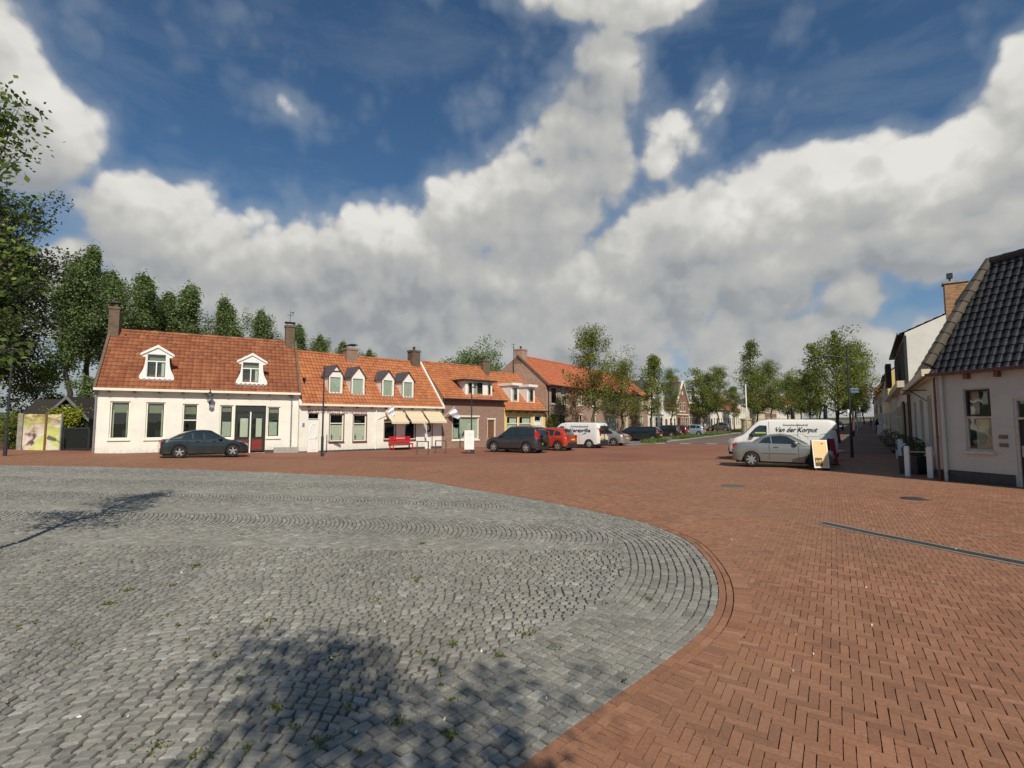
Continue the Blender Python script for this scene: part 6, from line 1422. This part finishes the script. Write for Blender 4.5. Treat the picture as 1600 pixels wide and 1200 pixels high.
for s in (1, -1):
    m = MB(); m.box(-2.42, -2.37, s * .08, s * .74, 1.12, 1.70); m.build('rear_window', CARGLASS, t, bevel=.02)
m = MB(); m.box(-2.40, -2.36, -.02, .02, .5, 1.8); m.build('rear_door_seam', BLACKP, t); m = MB(); m.box(-2.43, -2.37, .42, .62, .72, .86); m.build('yellow_sticker', PLATE, t)
vehicle('sedan', 'silver saloon parked between the painter van and the grass verge', mid_near(958.5, 43.0, SEDAN, HQ), HQ, SEDAN, carpaint('silver_paint', (.42, .42, .40), .6), side=1, group=GP)
vehicle('estate_car', 'dark blue estate car beyond the silver saloon', mid_near(1000, 54, ESTATE, HQ), HQ, ESTATE, carpaint('navy_paint', (.010, .014, .038)), side=1, group=GP)
vehicle('hatchback', 'black hatchback with red lamps at the start of the grass verge', mid_near(1019.5, 51.5, HATCH, HQ), HQ, HATCH, carpaint('black_car_paint', (.010, .010, .012)), side=1, group=GP)
vehicle('estate_car', 'black estate car behind the second grass strip', mid_near(1049, 64.5, ESTATE, HQ), HQ, ESTATE, carpaint('black_car_paint', (.01, .01, .012)), side=1, group=GP)
vehicle('hatchback', 'dark red hatchback just left of the pale blue one', mid_near(1066, 67.5, HATCH, HQ), HQ, HATCH, carpaint('wine_paint', (.12, .01, .015)), side=1, group=GP)
vehicle('hatchback', 'pale blue hatchback before the brick gable house', mid_near(1092, 68, HATCH, HQ), HQ, HATCH, carpaint('pale_blue_paint', (.30, .38, .44), .4), side=1, group=GP)
vehicle('crossover_car', 'grey people carrier before the mansard house', mid_near(1134, 92, CROSS, HQ), HQ, CROSS, carpaint('mid_grey_paint', (.13, .14, .15), .5), side=1, group=GP)
vehicle('hatchback', 'black hatchback half hidden behind the grey people carrier', mid_near(1153, 120, HATCH, HQ), HQ, HATCH, carpaint('black_car_paint', (.01, .01, .012)), side=1, group=GP)
for i, (s, q, sp, col, lb) in enumerate(((48, 6.8, HATCH, ('grey_car_paint', (.12, .12, .13)), 'grey car parked beyond the large street tree on the right'), (58, 6.8, ESTATE, ('white_car_paint', (.6, .6, .6)), 'white car parked far down the right side of the road'), (74, 6.8, SEDAN, ('black_car_paint', (.01, .01, .012)), 'black car parked far down the right side of the road'))):
    vehicle('parked_car', lb, S(s, q) , (-.571, -.821), sp, carpaint(*col), side=-1, group='cars parked far along the right side of the road')

# ------------------------------------------------------------------ lamp posts and street furniture
def lamp_post(lab, p, H, arm, base_r=.075, group='street lamp posts'):
    t = thing('street_lamp', lab, 'street lamp', p, 0, group); a = Vector(arm)
    m = MB(); m.tube([(0, 0, -.1), (0, 0, 1.1)], base_r, 12); m.tube([(0, 0, 1.1), (0, 0, 1.14)], [base_r, .05], 12); m.tube([(0, 0, 1.14), (0, 0, H)], [.05, .035], 10); m.build('pole', STEEL, t, False)
    m = MB(); z = H - .42; d = a.normalized(); m.tube([(0, 0, z), tuple(d * a.length * .6 + Vector((0, 0, z + .06))), tuple(a + Vector((0, 0, z + .10)))], .02, 8); m.build('arm', STEEL, t)
    m = MB(); c = a + d * .16; e = Vector((-d.y, d.x, 0)); z0 = z + .05
    v = [c - d * .24 - e * .06, c + d * .24 - e * .09, c + d * .24 + e * .09, c - d * .24 + e * .06]
    m.add([tuple(q + Vector((0, 0, z0))) for q in v] + [tuple(q * 1 + Vector((0, 0, z0 + .09))) for q in v], [(0, 3, 2, 1), (4, 5, 6, 7), (0, 1, 5, 4), (1, 2, 6, 5), (2, 3, 7, 6), (3, 0, 4, 7)]); m.build('lamp_head', STEEL, t, bevel=.02)
    m = MB(); v = [q * .9 + c * .1 for q in v]; m.poly([tuple(q + Vector((0, 0, z0 - .006))) for q in v]); m.build('lamp_glass', CLEAR, t); return t
def lp(px, pyb, pyt): p = gp(px, pyb); return p, zat(pyt, p, px) - p.z
p, H = lp(503, 713.2, 571); lamp_post('lamp post standing before the hairdresser door', p, H, (.45, .12, 0))
p, H = lp(7.5, 713, 538); lamp_post('lamp post at the far left edge by the bushes', p, H, (-.5, .1, 0))
p, H = lp(736.5, 704, 597); lamp_post('lamp post behind the white notice board', p, H, (.1, .45, 0))
p, H = lp(1331.5, 715, 546); L = lamp_post('lamp post with blue street sign on the shaded pavement', p, H, (-.72, .1, 0)); 
m = MB(); z = zat(610, p) - p.z; m.box(.06, .50, -.015, .01, z - .11, z + .11); sg = m.build('street_sign', plain('sign_blue', (.05, .10, .22), .4), L, bevel=.006); m = MB(); m.box(.09, .47, -.019, -.0155, z - .085, z - .075); m.box(.09, .47, -.019, -.0155, z + .075, z + .085); m.build('sign_line', WPAINT, sg)
m = MB(); z = zat(643, p) - p.z; m.box(-.13, -.04, -.02, .12, z - .1, z + .1); m.build('small_sign', WPAINT, L)
for px, Y, pyt, lb in ((1168, 62, 602, 'slender white pole rising through the street trees'), (1341, 62, 628, 'white lamp post beyond the blue street sign'), (1346, 80, 634, 'second white lamp post on the shaded pavement')):
    p = pt(px, Y); H = zat(pyt, p) - p.z; t = thing('white_pole', lb, 'pole', p, 0, 'white poles along the street'); m = MB(); m.tube([(0, 0, -.1), (0, 0, H)], [.09, .05], 8); m.build('pole', WPAINT, t, True)
    if px > 1200: m = MB(); m.lathe([(.32, H - .02), (.34, H + .03), (.10, H + .14)], (0, 0, 0), 12); m.build('lamp_head', ZINC, t)
    else: m = MB(); m.lathe([(.05, H), (.09, H + .05), (.05, H + .12)], (0, 0, 0), 10); m.build('finial', WPAINT, t)
# two closed dark parasols
for px, Y, y0, lb in ((1240.3, 52, 633, 'closed black parasol over the middle of the plasterer van'), (1291.5, 52, 631, 'closed black parasol over the tail of the plasterer van')):
    p = pt(px, Y); H = zat(y0, p) - p.z; t = thing('closed_parasol', lb, 'parasol', p, 0, 'closed parasols'); m = MB(); m.tube([(0, 0, 0), (0, 0, H)], .035, 8); m.lathe([(.3, 0), (.3, .08), (.05, .1)], (0, 0, 0), 12); m.build('pole', STEEL, t); m = MB(); m.lathe([(.14, 1.1), (.20, 1.2), (.17, H - .5), (.05, H)], (0, 0, 0), 10); m.build('canopy', BLACKP, t, True)
p = pt(1167, 66); t = thing('advertising_column', 'beige round column covered with posters beside the white pole', 'column', p); m = MB(); m.lathe([(.6, -.1), (.6, 1.9), (.68, 1.95), (.68, 2.1), (.1, 2.25)], (0, 0, 0), 20); m.build('column_body', plain('beige_posters', (.45, .36, .22), .7, var=.45, scale=4), t, False)
# bicycle stands
for i, (x0, x1, y0, y1) in enumerate(((651.5, 669, 689, 710.5), (680.5, 696.5, 688, 708))):
    p = gp(x0, y1); q = gp(x1, y1 + .4); w = (q - p).length; H = zat(y0, p) - p.z; t = thing('bicycle_stand', ('grey steel bicycle stand nearer the red bench', 'grey steel bicycle stand nearer the white notice board')[i], 'bicycle stand', p, hdg(q - p), 'bicycle stands before the shop')
    m = MB()
    for x in (0, w): m.box(x - .03, x + .03, -.03, .03, -.1, H - .061)
    m.box(-.03, w + .03, -.03, .03, H - .06, H); m.build('hoop', plain('weathered_steel', (.13, .13, .12), .6, .4), t)
# red bench
fb = H2.f; a, b = fb.at(612.5, 700, -.7)[0], fb.at(646, 700, -.7)[0]; t = thing('red_bench', 'bright red bench under the shop windows', 'bench', fb.w(a, -.75, 0), fb.rz); w = b - a
for k in range(4): m = MB(); m.box(0, w, .02 + k * .11, .11 + k * .11, .42, .46); m.build('seat_slat', REDP, t)
for z in (.56, .70, .84): m = MB(); m.box(0, w, .48, .52, z, z + .10); m.build('backrest_slat', REDP, t)
for x in (.06, w - .12): m = MB(); m.box(x, x + .06, .0, .06, -.05, .419); m.box(x, x + .06, .42, .479, -.05, .94); m.box(x, x + .06, .061, .42, .36, .419); m.build('leg', REDP, t)
# white notice board on a post pair
p = gp(733, 709); H = zat(672.5, p) - p.z; zb = zat(702.5, p) - p.z; t = thing('notice_board', 'white notice board on two short legs before the brick house', 'sign', p, R(12)); hw = 7.6 / 800 * p.y
m = MB(); m.box(-hw, hw, -.03, .03, zb, H); bd = m.build('board', WPAINT, t, bevel=.01); m = MB()
for x in (-hw * .55, hw * .55): m.box(x - .03, x + .03, -.028, .028, -.05, zb - .001)
m.box(.1, .34, -.1, .1, -.05, .24); m.build('legs', STEEL, t)
m = MB()
for k, (z, l) in enumerate(((.86, .5), (.81, .6), (.74, .4), (.55, .35), (.5, .5), (.42, .42), (.3, .5))): m.box(-hw * l, hw * l * .9, -.034, -.0305, zb + (H - zb) * z, zb + (H - zb) * z + .012)
m.build('faint_text_lines', plain('faint_lilac_print', (.55, .53, .60), .7), bd)
# leaning menu board and red board behind it
p = gp(1281, 734.5); H = 1.16; t = thing('sandwich_board', 'tall pale yellow sandwich board with brown square logo, before the silver coupe', 'sign', p, R(-14))
def slab(y0, y1, w, z0, z1, th): 
    m = MB(); m.add([(-w, y0, z0), (w, y0, z0), (w, y1, z1), (-w, y1, z1), (-w, y0 + th, z0), (w, y0 + th, z0), (w, y1 + th, z1), (-w, y1 + th, z1)], [(0, 1, 2, 3), (4, 7, 6, 5), (0, 4, 5, 1), (1, 5, 6, 2), (2, 6, 7, 3), (3, 7, 4, 0)]); return m
front = slab(-.28, -.05, .265, .10, H, .035).build('front_panel', CREAM, t, bevel=.008); slab(.26, .03, .265, .10, H, .035).build('rear_panel', STEEL, t)
q = slab(-.2805, -.0505, .0, 0, 0, 0)
yy = lambda z: -.28 + (z - .10) / (H - .10) * .23
def onp(x0, x1, z0, z1, d): m = MB(); m.add([(x0, yy(z0) - d, z0), (x1, yy(z0) - d, z0), (x1, yy(z1) - d, z1), (x0, yy(z1) - d, z1), (x0, yy(z0) + .001, z0), (x1, yy(z0) + .001, z0), (x1, yy(z1) + .001, z1), (x0, yy(z1) + .001, z1)], [(0, 1, 2, 3), (0, 4, 5, 1), (1, 5, 6, 2), (2, 6, 7, 3), (3, 7, 4, 0)]); return m
onp(-.225, .225, .15, H - .04, .004).build('poster', plain('pale_yellow_poster', (.72, .53, .24), .6, var=.06), front)
onp(-.215, .03, .17, .48, .008).build('logo_square', plain('dark_brown_print', (.07, .035, .015), .5), front)
lt_ = lettering('AVP', .15, PLATE, t, (-.205, yy(.31) - .012, .30), (R(90 - 12), 0, 0), width=.22, offset=.004); onp(.04, .12, H - .16, H - .12, .007).build('poster_mark', TIMBER, front)
m = MB(); 
for x in (-.23, .23): m.box(x - .03, x + .03, -.33, .32, 0, .10)
m.build('feet', STEEL, t)
p = gp(1300, 727); t = thing('red_board', 'dark red sandwich board standing behind the yellow one in the shade', 'sign', p, R(10)); slab(-.22, -.04, .13, .08, 1.12, .03).build('front_panel', plain('crimson_board', (.30, .015, .035), .5), t); slab(.20, .02, .13, .08, 1.12, .03).build('rear_panel', STEEL, t)
m = MB(); m.box(-.13, .13, -.25, .26, 0, .079); m.build('feet', STEEL, t)
p = pt(1377, 53); t = thing('white_board', 'small white sandwich board far down the shaded pavement', 'sign', p, R(-30)); slab(-.2, -.04, .28, .05, 1.1, .03).build('front_panel', WPAINT, t); slab(.2, .02, .28, .05, 1.1, .03).build('rear_panel', WPAINT, t)
# white posts with rail and planter before the corner house
pp = [(1404.5, 718.5, 684), (1408.5, 723.5, 687), (1413, 731, 690), (1418.5, 737.5, 693.5), (1420.5, 744.5, 697.5), (1455.5, 747.5, 698.5)]
lbs = ['farthest white post of the little fence', 'second farthest white post of the little fence', 'middle white post of the little fence', 'white post just behind the front corner post', 'white front corner post left of the dark planter', 'white post right of the dark planter, against the corner house']
pp = [(1403.5, 717, 684), (1407.5, 723, 687), (1411.5, 729.5, 690), (1415.5, 736, 693.5), (1419, 744.5, 697.5), (1455, 747.2, 698.5)]
posts = []
for (x, yb, yt), lb in zip(pp, lbs):
    p = gp(x, yb); H = zat(yt, p, x) - p.z; m = MB(); s = .065 if x < 1440 else .075; m.box(-s, s, -s, s, -.1, H - .03); m.prism([(-s, H - .03), (s, H - .03), (0, H + .02)], -s, s); o = m.build('white_post', WPAINT, None, bevel=.008)
    o.location = p; o.rotation_euler = (0, 0, R(35)); tag(o, lb, 'post', 'white fence posts before the corner house'); posts.append(p)
a, b = posts[4], posts[5]; m = MB(); m.tube([(0, 0, .82), tuple((b - a) + Vector((0, 0, .82)))], .018, 8); o = m.build('fence_rail', GALV); o.location = a; tag(o, 'thin grey rail between the two front white posts', 'rail')
a, b = posts[0], posts[4]; m = MB(); m.tube([(0, 0, .7), tuple((b - a) + Vector((0, 0, .7)))], .015, 8); o = m.build('fence_rail', GALV); o.location = a; tag(o, 'rail joining the row of white posts along the pavement', 'rail')
p = gp(1438, 743) + Vector((.15, .45, 0)); t = thing('planter', 'dark square planter with a clipped box bush between the white posts', 'planter', p, R(20)); m = MB(); m.prism([(-.27, 0), (.27, 0), (.32, .62), (-.32, .62)], -.3, .3); m.build('pot', plain('anthracite', (.025, .027, .032), .5), t, bevel=.01)
def ball(name, par, c, r, n, mat=LEAF_D, sz=.05):
    q = np.random.normal(size=(n, 3)); q /= np.linalg.norm(q, axis=1)[:, None]; q = q * r * np.random.uniform(.82, 1.03, (n, 1)) + np.array(c); return leaves(name, q, sz, mat, par, .7)
ball('bush', t, (0, 0, .78), .32, 1500); 
for (px, Y, r_, z, lb) in ((1427, 19.3, .36, .85, 'round clipped bush behind the dark planter'), (1412, 23.5, .4, .75, 'dark round bush farther along the shop front'), (1399, 28, .55, .6, 'dark shrub against the shop front beyond the white posts'), (1391, 34, .6, .6, 'farthest dark shrub along the right shop fronts')):
    p = pt(px, Y); t = thing('box_bush', lb, 'bush', p, 0, 'clipped bushes along the right pavement'); m = MB(); m.lathe([(.16, 0), (.22, z - r_ * .8)], (0, 0, 0), 12); m.build('pot', plain('anthracite', (.025, .027, .032), .5), t); ball('bush', t, (0, 0, z), r_, 1400)
p = gp(1449, 741) + Vector((.2, 1.1, 0)); t = thing('red_chair', 'dark red garden chair against the corner house wall', 'chair', p, R(-50)); m = MB(); m.box(-.2, .2, -.2, .2, .42, .45); m.build('seat', plain('faded_wine_red', (.12, .035, .035), .6), t); m = MB(); m.prism([(-.2, .45), (.2, .45), (.2, .85), (.1, .95), (-.1, .95), (-.2, .85)], .19, .22); m.build('backrest', plain('faded_wine_red', (.12, .035, .035), .6), t)
for x in (-.18, .18):
    for y in (-.18, .18): m = MB(); m.box(x - .015, x + .015, y - .015, y + .015, 0, .419); m.build('leg', STEEL, t)
# drain channel, covers and joint line in the paving
a = gp(1293, 820); b = gp(1640, 890); d = (b - a).to_2d(); L = d.length; t = thing('drain_channel', 'long slotted grey drain channel set in the brick paving', 'drain', a, math.atan2(d.y, d.x)); w_ = .105; n = 24
def gl(x, y): p = a + Vector((d.x / L, d.y / L, 0)) * x + Vector((-d.y / L, d.x / L, 0)) * y; return (x, y, float(gz(p.x, p.y) + settle(p.x, p.y)) - a.z)
def strip(m, x0, x1, y0, y1, dz, n=12, th=.02):
    xs = np.linspace(x0, x1, n + 1)
    for u, v in zip(xs[:-1], xs[1:]):
        q = [gl(u, y0), gl(v, y0), gl(v, y1), gl(u, y1)]; m.add([(x, y, z + dz) for x, y, z in q] + [(x, y, z + dz - th) for x, y, z in q], [(0, 1, 2, 3), (0, 4, 5, 1), (2, 6, 7, 3)])
m = MB(); strip(m, -.16, L, -w_ - .05, -w_ + .02, .018); strip(m, -.16, L, w_ - .02, w_ + .05, .018); strip(m, -.16, -.12, -w_, w_, .019, 1); m.build('frame', plain('pale_grey_concrete', (.20, .18, .15), .8, var=.2), t)
m = MB(); strip(m, -.12, L, -w_ + .02, w_ - .02, .0135); tr = m.build('trough', BLACKP, t); m = MB(); N = int(L / .04)
for k in range(N): x = -.1 + k * .04; strip(m, x, x + .024, -w_ + .02, w_ - .02, .019, 1, .006)
strip(m, -.1, L, -.012, .012, .020, 30, .004); m.build('grate', plain('grate_steel', (.07, .065, .06), .7, .1), t)
for px, py, r_, lb, mt in ((1432, 780, .32, 'dark round manhole cover near the corner house', plain('cover_iron', (.05, .042, .038), .6, .3)), (1145, 759.5, .34, 'faint oval greenish manhole cover in the red paving', plain('cover_mossy', (.10, .095, .07), .8))):
    p = gp(px, py); m = MB(); zz = float(settle(p.x, p.y)); m.lathe([(r_, -.02), (r_, .016 + zz), (r_ * .9, .018 + zz), (r_ * .9, .014 + zz)], (0, 0, 0), 28); o = m.build('manhole_cover', mt); o.location = p; tag(o, lb, 'manhole cover')
m = MB(); a1, b1_ = gp(1425, 774), gp(1660, 793)
for k in range(20):
    p = a1.lerp(b1_, k / 20); q = a1.lerp(b1_, (k + 1) / 20); m.add([(p.x, p.y - .015, float(gz(p.x, p.y) + settle(p.x, p.y)) + .016), (q.x, q.y - .015, float(gz(q.x, q.y) + settle(q.x, q.y)) + .016), (q.x, q.y + .02, float(gz(q.x, q.y) + settle(q.x, q.y)) + .016), (p.x, p.y + .02, float(gz(p.x, p.y) + settle(p.x, p.y)) + .016)], [(0, 1, 2, 3)])
structure(m.build('paving_joint', M_BED))

# ------------------------------------------------------------------ left end: shed, painted panels, lattice gate
fs = Fac(pt(28, 28.0), pt(139, 28.6)); SH = thing('black_shed', 'low black garden shed with steep dark roof behind the painted panels', 'shed', fs.w(0, 1.6, 0), fs.rz)
g0, g1 = fs.at(76, 650, 1.6)[0], fs.at(138, 650, 1.6)[0]; gm = (g0 + g1) / 2; ez = fs.at(137, 652, 1.6)[1]; pz = fs.at(105, 622, 1.6)[1]; l0 = fs.at(20, 650, 1.6)[0]
m = MB(); m.prism([(g0, -.3), (g0, ez), (gm, pz), (g1, ez), (g1, -.3)], 0, 3.5); m.box(l0, g0, .4, 3.4, -.3, ez); m.build('wall', plain('black_boards', (.016, .018, .018), .8, var=.5), SH)
m = MB()
for sx in (-1, 1): m.prism([(gm, pz + .10), (gm, pz), (gm + sx * ((g1 - g0) / 2 + .15), ez - .15), (gm + sx * ((g1 - g0) / 2 + .15), ez - .05)], -.25, 3.6)
m.add([(l0, .3, ez - .02), (g0 + .3, .3, ez - .02), (gm, 1.8, pz), (l0, 1.8, pz), (l0, 3.6, ez), (g0, 3.6, ez)], [(0, 1, 2, 3), (3, 2, 5, 4)]); m.build('roof', plain('dark_roof_tiles', (.022, .018, .015), .85, var=.4, scale=9), SH)
m = MB()
for sx in (-1, 1): m.prism([(gm, pz + .13), (gm, pz - .06), (gm + sx * ((g1 - g0) / 2 + .2), ez - .27), (gm + sx * ((g1 - g0) / 2 + .2), ez - .08)], -.32, -.255)
m.build('bargeboard', plain('grey_boards', (.14, .14, .14), .7), SH); m = MB(); a = fs.at(97, 640, 1.6)[0]; b = fs.at(113, 640, 1.6)[0]; zz = fs.at(105, 636, 1.6)[1]; m.box(a, b, -.06, -.003, zz - .5, zz); wn = m.build('window', WPAINT, SH); m = MB(); m.box(a + .06, b - .06, -.07, -.061, zz - .44, zz - .06); m.build('pane', PANE, wn)
q = np.random.normal(size=(900, 3)) * np.array([.30, .12, .30]) + np.array([fs.at(112, 650, 1.2)[0], -.55, fs.at(112, 650, 1.2)[1]]); q2 = np.random.normal(size=(500, 3)) * np.array([.45, .1, .12]) + np.array([fs.at(100, 645, 1.2)[0], -.5, fs.at(100, 643, 1.2)[1]])
o = leaves('golden_hop_vine', np.concatenate([q, q2]), .11, leafmat('golden_leaves', (.12, .14, .015), (.36, .38, .04)), None, .7); o.location = fs.w(0, 1.6, 0); o.rotation_euler = (0, 0, fs.rz); tag(o, 'yellow-green climbing vine hanging on the shed gable', 'vine')
def paintmat(name, seedv):
    m, n, b = material(name); tc = n.new('ShaderNodeTexCoord').outputs['Object']; v = n.vmath('ADD', n.vmath('MULTIPLY', tc, (1.1, 1, 1.0)), (seedv, seedv, 0))
    w = n.noise(v, 1.6, 3, .5, 1.2, True); f = n.noise(n.vmath('ADD', v, n.scale(w, .5)), 1.3, 2, .5)
    sp = n.new('ShaderNodeSeparateXYZ'); n.l.new(tc, sp.inputs[0]); hgt = n.map(sp.outputs[2], .9, 2.0, 0, 1)
    up_ = n.ramp(n.noise(n.vmath('MULTIPLY', v, (1, 1, 2.5)), 2.6, 4, .6), [(.35, (.12, .10, .03)), (.48, (.24, .20, .06)), (.56, (.42, .27, .16)), (.64, (.62, .60, .26))])
    dn = n.ramp(f, [(.34, (.10, .07, .05)), (.40, (.55, .40, .33)), (.47, (.66, .60, .52)), (.52, (.50, .53, .14)), (.75, (.62, .64, .22))])
    n.l.new(n.mix(hgt, dn, up_), b.inputs['Base Color']); P(b, Roughness=.6); MAT[name] = m; return m
MU = thing('painted_panels', 'two yellow-green painted garden panels between grey posts left of the lattice gate', 'panel', fs.w(0, 0, 0), fs.rz)
zt = fs.at(80, 647)[1]
for i, (x0, x1) in enumerate(((36, 69.5), (73, 94))): m = MB(); a, b = fs.at(x0, 680)[0], fs.at(x1, 680)[0]; m.box(a, b, -.02, .02, .02, zt); m.build('panel', paintmat('garden_painting_%s' % 'ab'[i], 3.3 * i), MU)
for x0, x1, mt in ((27.5, 35.5, plain('weathered_wood', (.27, .24, .19), .85, var=.3)), (69.8, 72.7, TIMBER), (94.2, 96, GALV)): m = MB(); a, b = fs.at(x0, 680)[0], fs.at(x1, 680)[0]; m.box(a, b, -.06, .06, -.2, zt + .04); m.build('post', mt, MU)
GT = thing('lattice_gate', 'dark lattice garden gate between the painted panels and the white house', 'gate', fs.w(0, .1, 0), fs.rz); a, b = fs.at(96.5, 680)[0], fs.at(138, 680)[0]; zt2 = fs.at(118, 668)[1]
m = MB(); m.box(a, b, 0, .05, .02, .10); m.box(a, b, 0, .05, zt2 - .08, zt2); m.box(a, a + .07, 0, .05, .1, zt2 - .08); m.box(b - .07, b, 0, .05, .1, zt2 - .08); m.build('gate_frame', DKGREEN, GT)
m = MB(); wv = b - a; hv = zt2 - .18; n = 14
for k in range(-n, n * 2):
    x0 = a + k * wv / n
    for s in (1, -1):
        p0 = [x0, .1]; p1 = [x0 + s * hv, zt2 - .08]; 
        def cl(p, q):
            if p[0] == q[0]: return p
            for lim in (a, b):
                pass
            return p
        t0, t1 = 0.0, 1.0; dx = p1[0] - p0[0]
        ta, tb_ = sorted(((a - p0[0]) / dx, (b - p0[0]) / dx)); t0, t1 = max(t0, ta), min(t1, tb_)
        if t1 - t0 > .02:
            q0 = (p0[0] + dx * t0, .1 + (p1[1] - .1) * t0); q1 = (p0[0] + dx * t1, .1 + (p1[1] - .1) * t1); y = .012 if s > 0 else .028; m.tube([(q0[0], y, q0[1]), (q1[0], y, q1[1])], .012, 4, False)
m.box(a, b, .06, .08, .1, zt2 - .1); m.build('lattice', plain('black_green', (.014, .02, .018), .7), GT)
m = MB(); p = pt(-6, 27.0); q = pt(6.5, 27.4); m.box(0, (q - p).length, 0, .25, -.2, .45); o = m.build('low_wall', BRICK_G); o.location = p; o.rotation_euler = (0, 0, hdg(q - p)); tag(o, 'low brown garden wall at the far left edge', 'wall')
# ------------------------------------------------------------------ people far down the pavement, built as one continuous skin each
def person(lab, p, rz, coat, legs_, stride=.25):
    t = thing('person', lab, 'person', p, rz, 'people far down the shaded pavement')
    V = [(0, 0, .95), (0, 0, 1.2), (0, 0, 1.42), (0, 0, 1.52), (0, 0, 1.66), (.10, 0, .88), (.11, stride * .5, .48), (.11, stride, .08), (.11, stride + .14, .04), (-.10, 0, .88), (-.11, -stride * .3, .48), (-.11, -stride, .10), (-.11, -stride + .12, .04), (.19, 0, 1.38), (.25, -.08, 1.12), (.24, .06, .88), (-.19, 0, 1.38), (-.25, .08, 1.12), (-.24, .2, .9)]
    Eg = [(0, 1), (1, 2), (2, 3), (3, 4), (0, 5), (5, 6), (6, 7), (7, 8), (0, 9), (9, 10), (10, 11), (11, 12), (2, 13), (13, 14), (14, 15), (2, 16), (16, 17), (17, 18)]
    rd = [.15, .15, .14, .06, .10, .10, .07, .045, .04, .10, .07, .045, .04, .06, .05, .04, .06, .05, .04]
    me = bpy.data.meshes.new('body'); me.from_pydata(V, Eg, []); o = bpy.data.objects.new('body', me); COL.objects.link(o); o.parent = t; me.materials.append(coat)
    s = o.modifiers.new('skin', 'SKIN'); 
    for i, sv in enumerate(me.skin_vertices[0].data): sv.radius = (rd[i], rd[i]); sv.use_root = i == 0
    u = o.modifiers.new('sub', 'SUBSURF'); u.levels = 1; u.render_levels = 1
    m = MB(); m.lathe([(.02, 1.76), (.085, 1.72), (.095, 1.64), (.07, 1.56)], (0, -.015, 0), 10); m.build('hair', TIMBER, t, True)
person('person in dark clothes walking away, nearest of the group on the pavement', pt(1372, 62), .6, plain('dark_coat', (.02, .022, .03), .8), None)
person('person in light top on the pavement beside the dark-clad walker', pt(1367, 74), 2.4, plain('pale_coat', (.4, .38, .34), .8), None)
person('person in brown coat farthest down the pavement', pt(1362.5, 95), 1.0, plain('brown_coat', (.10, .06, .04), .8), None)
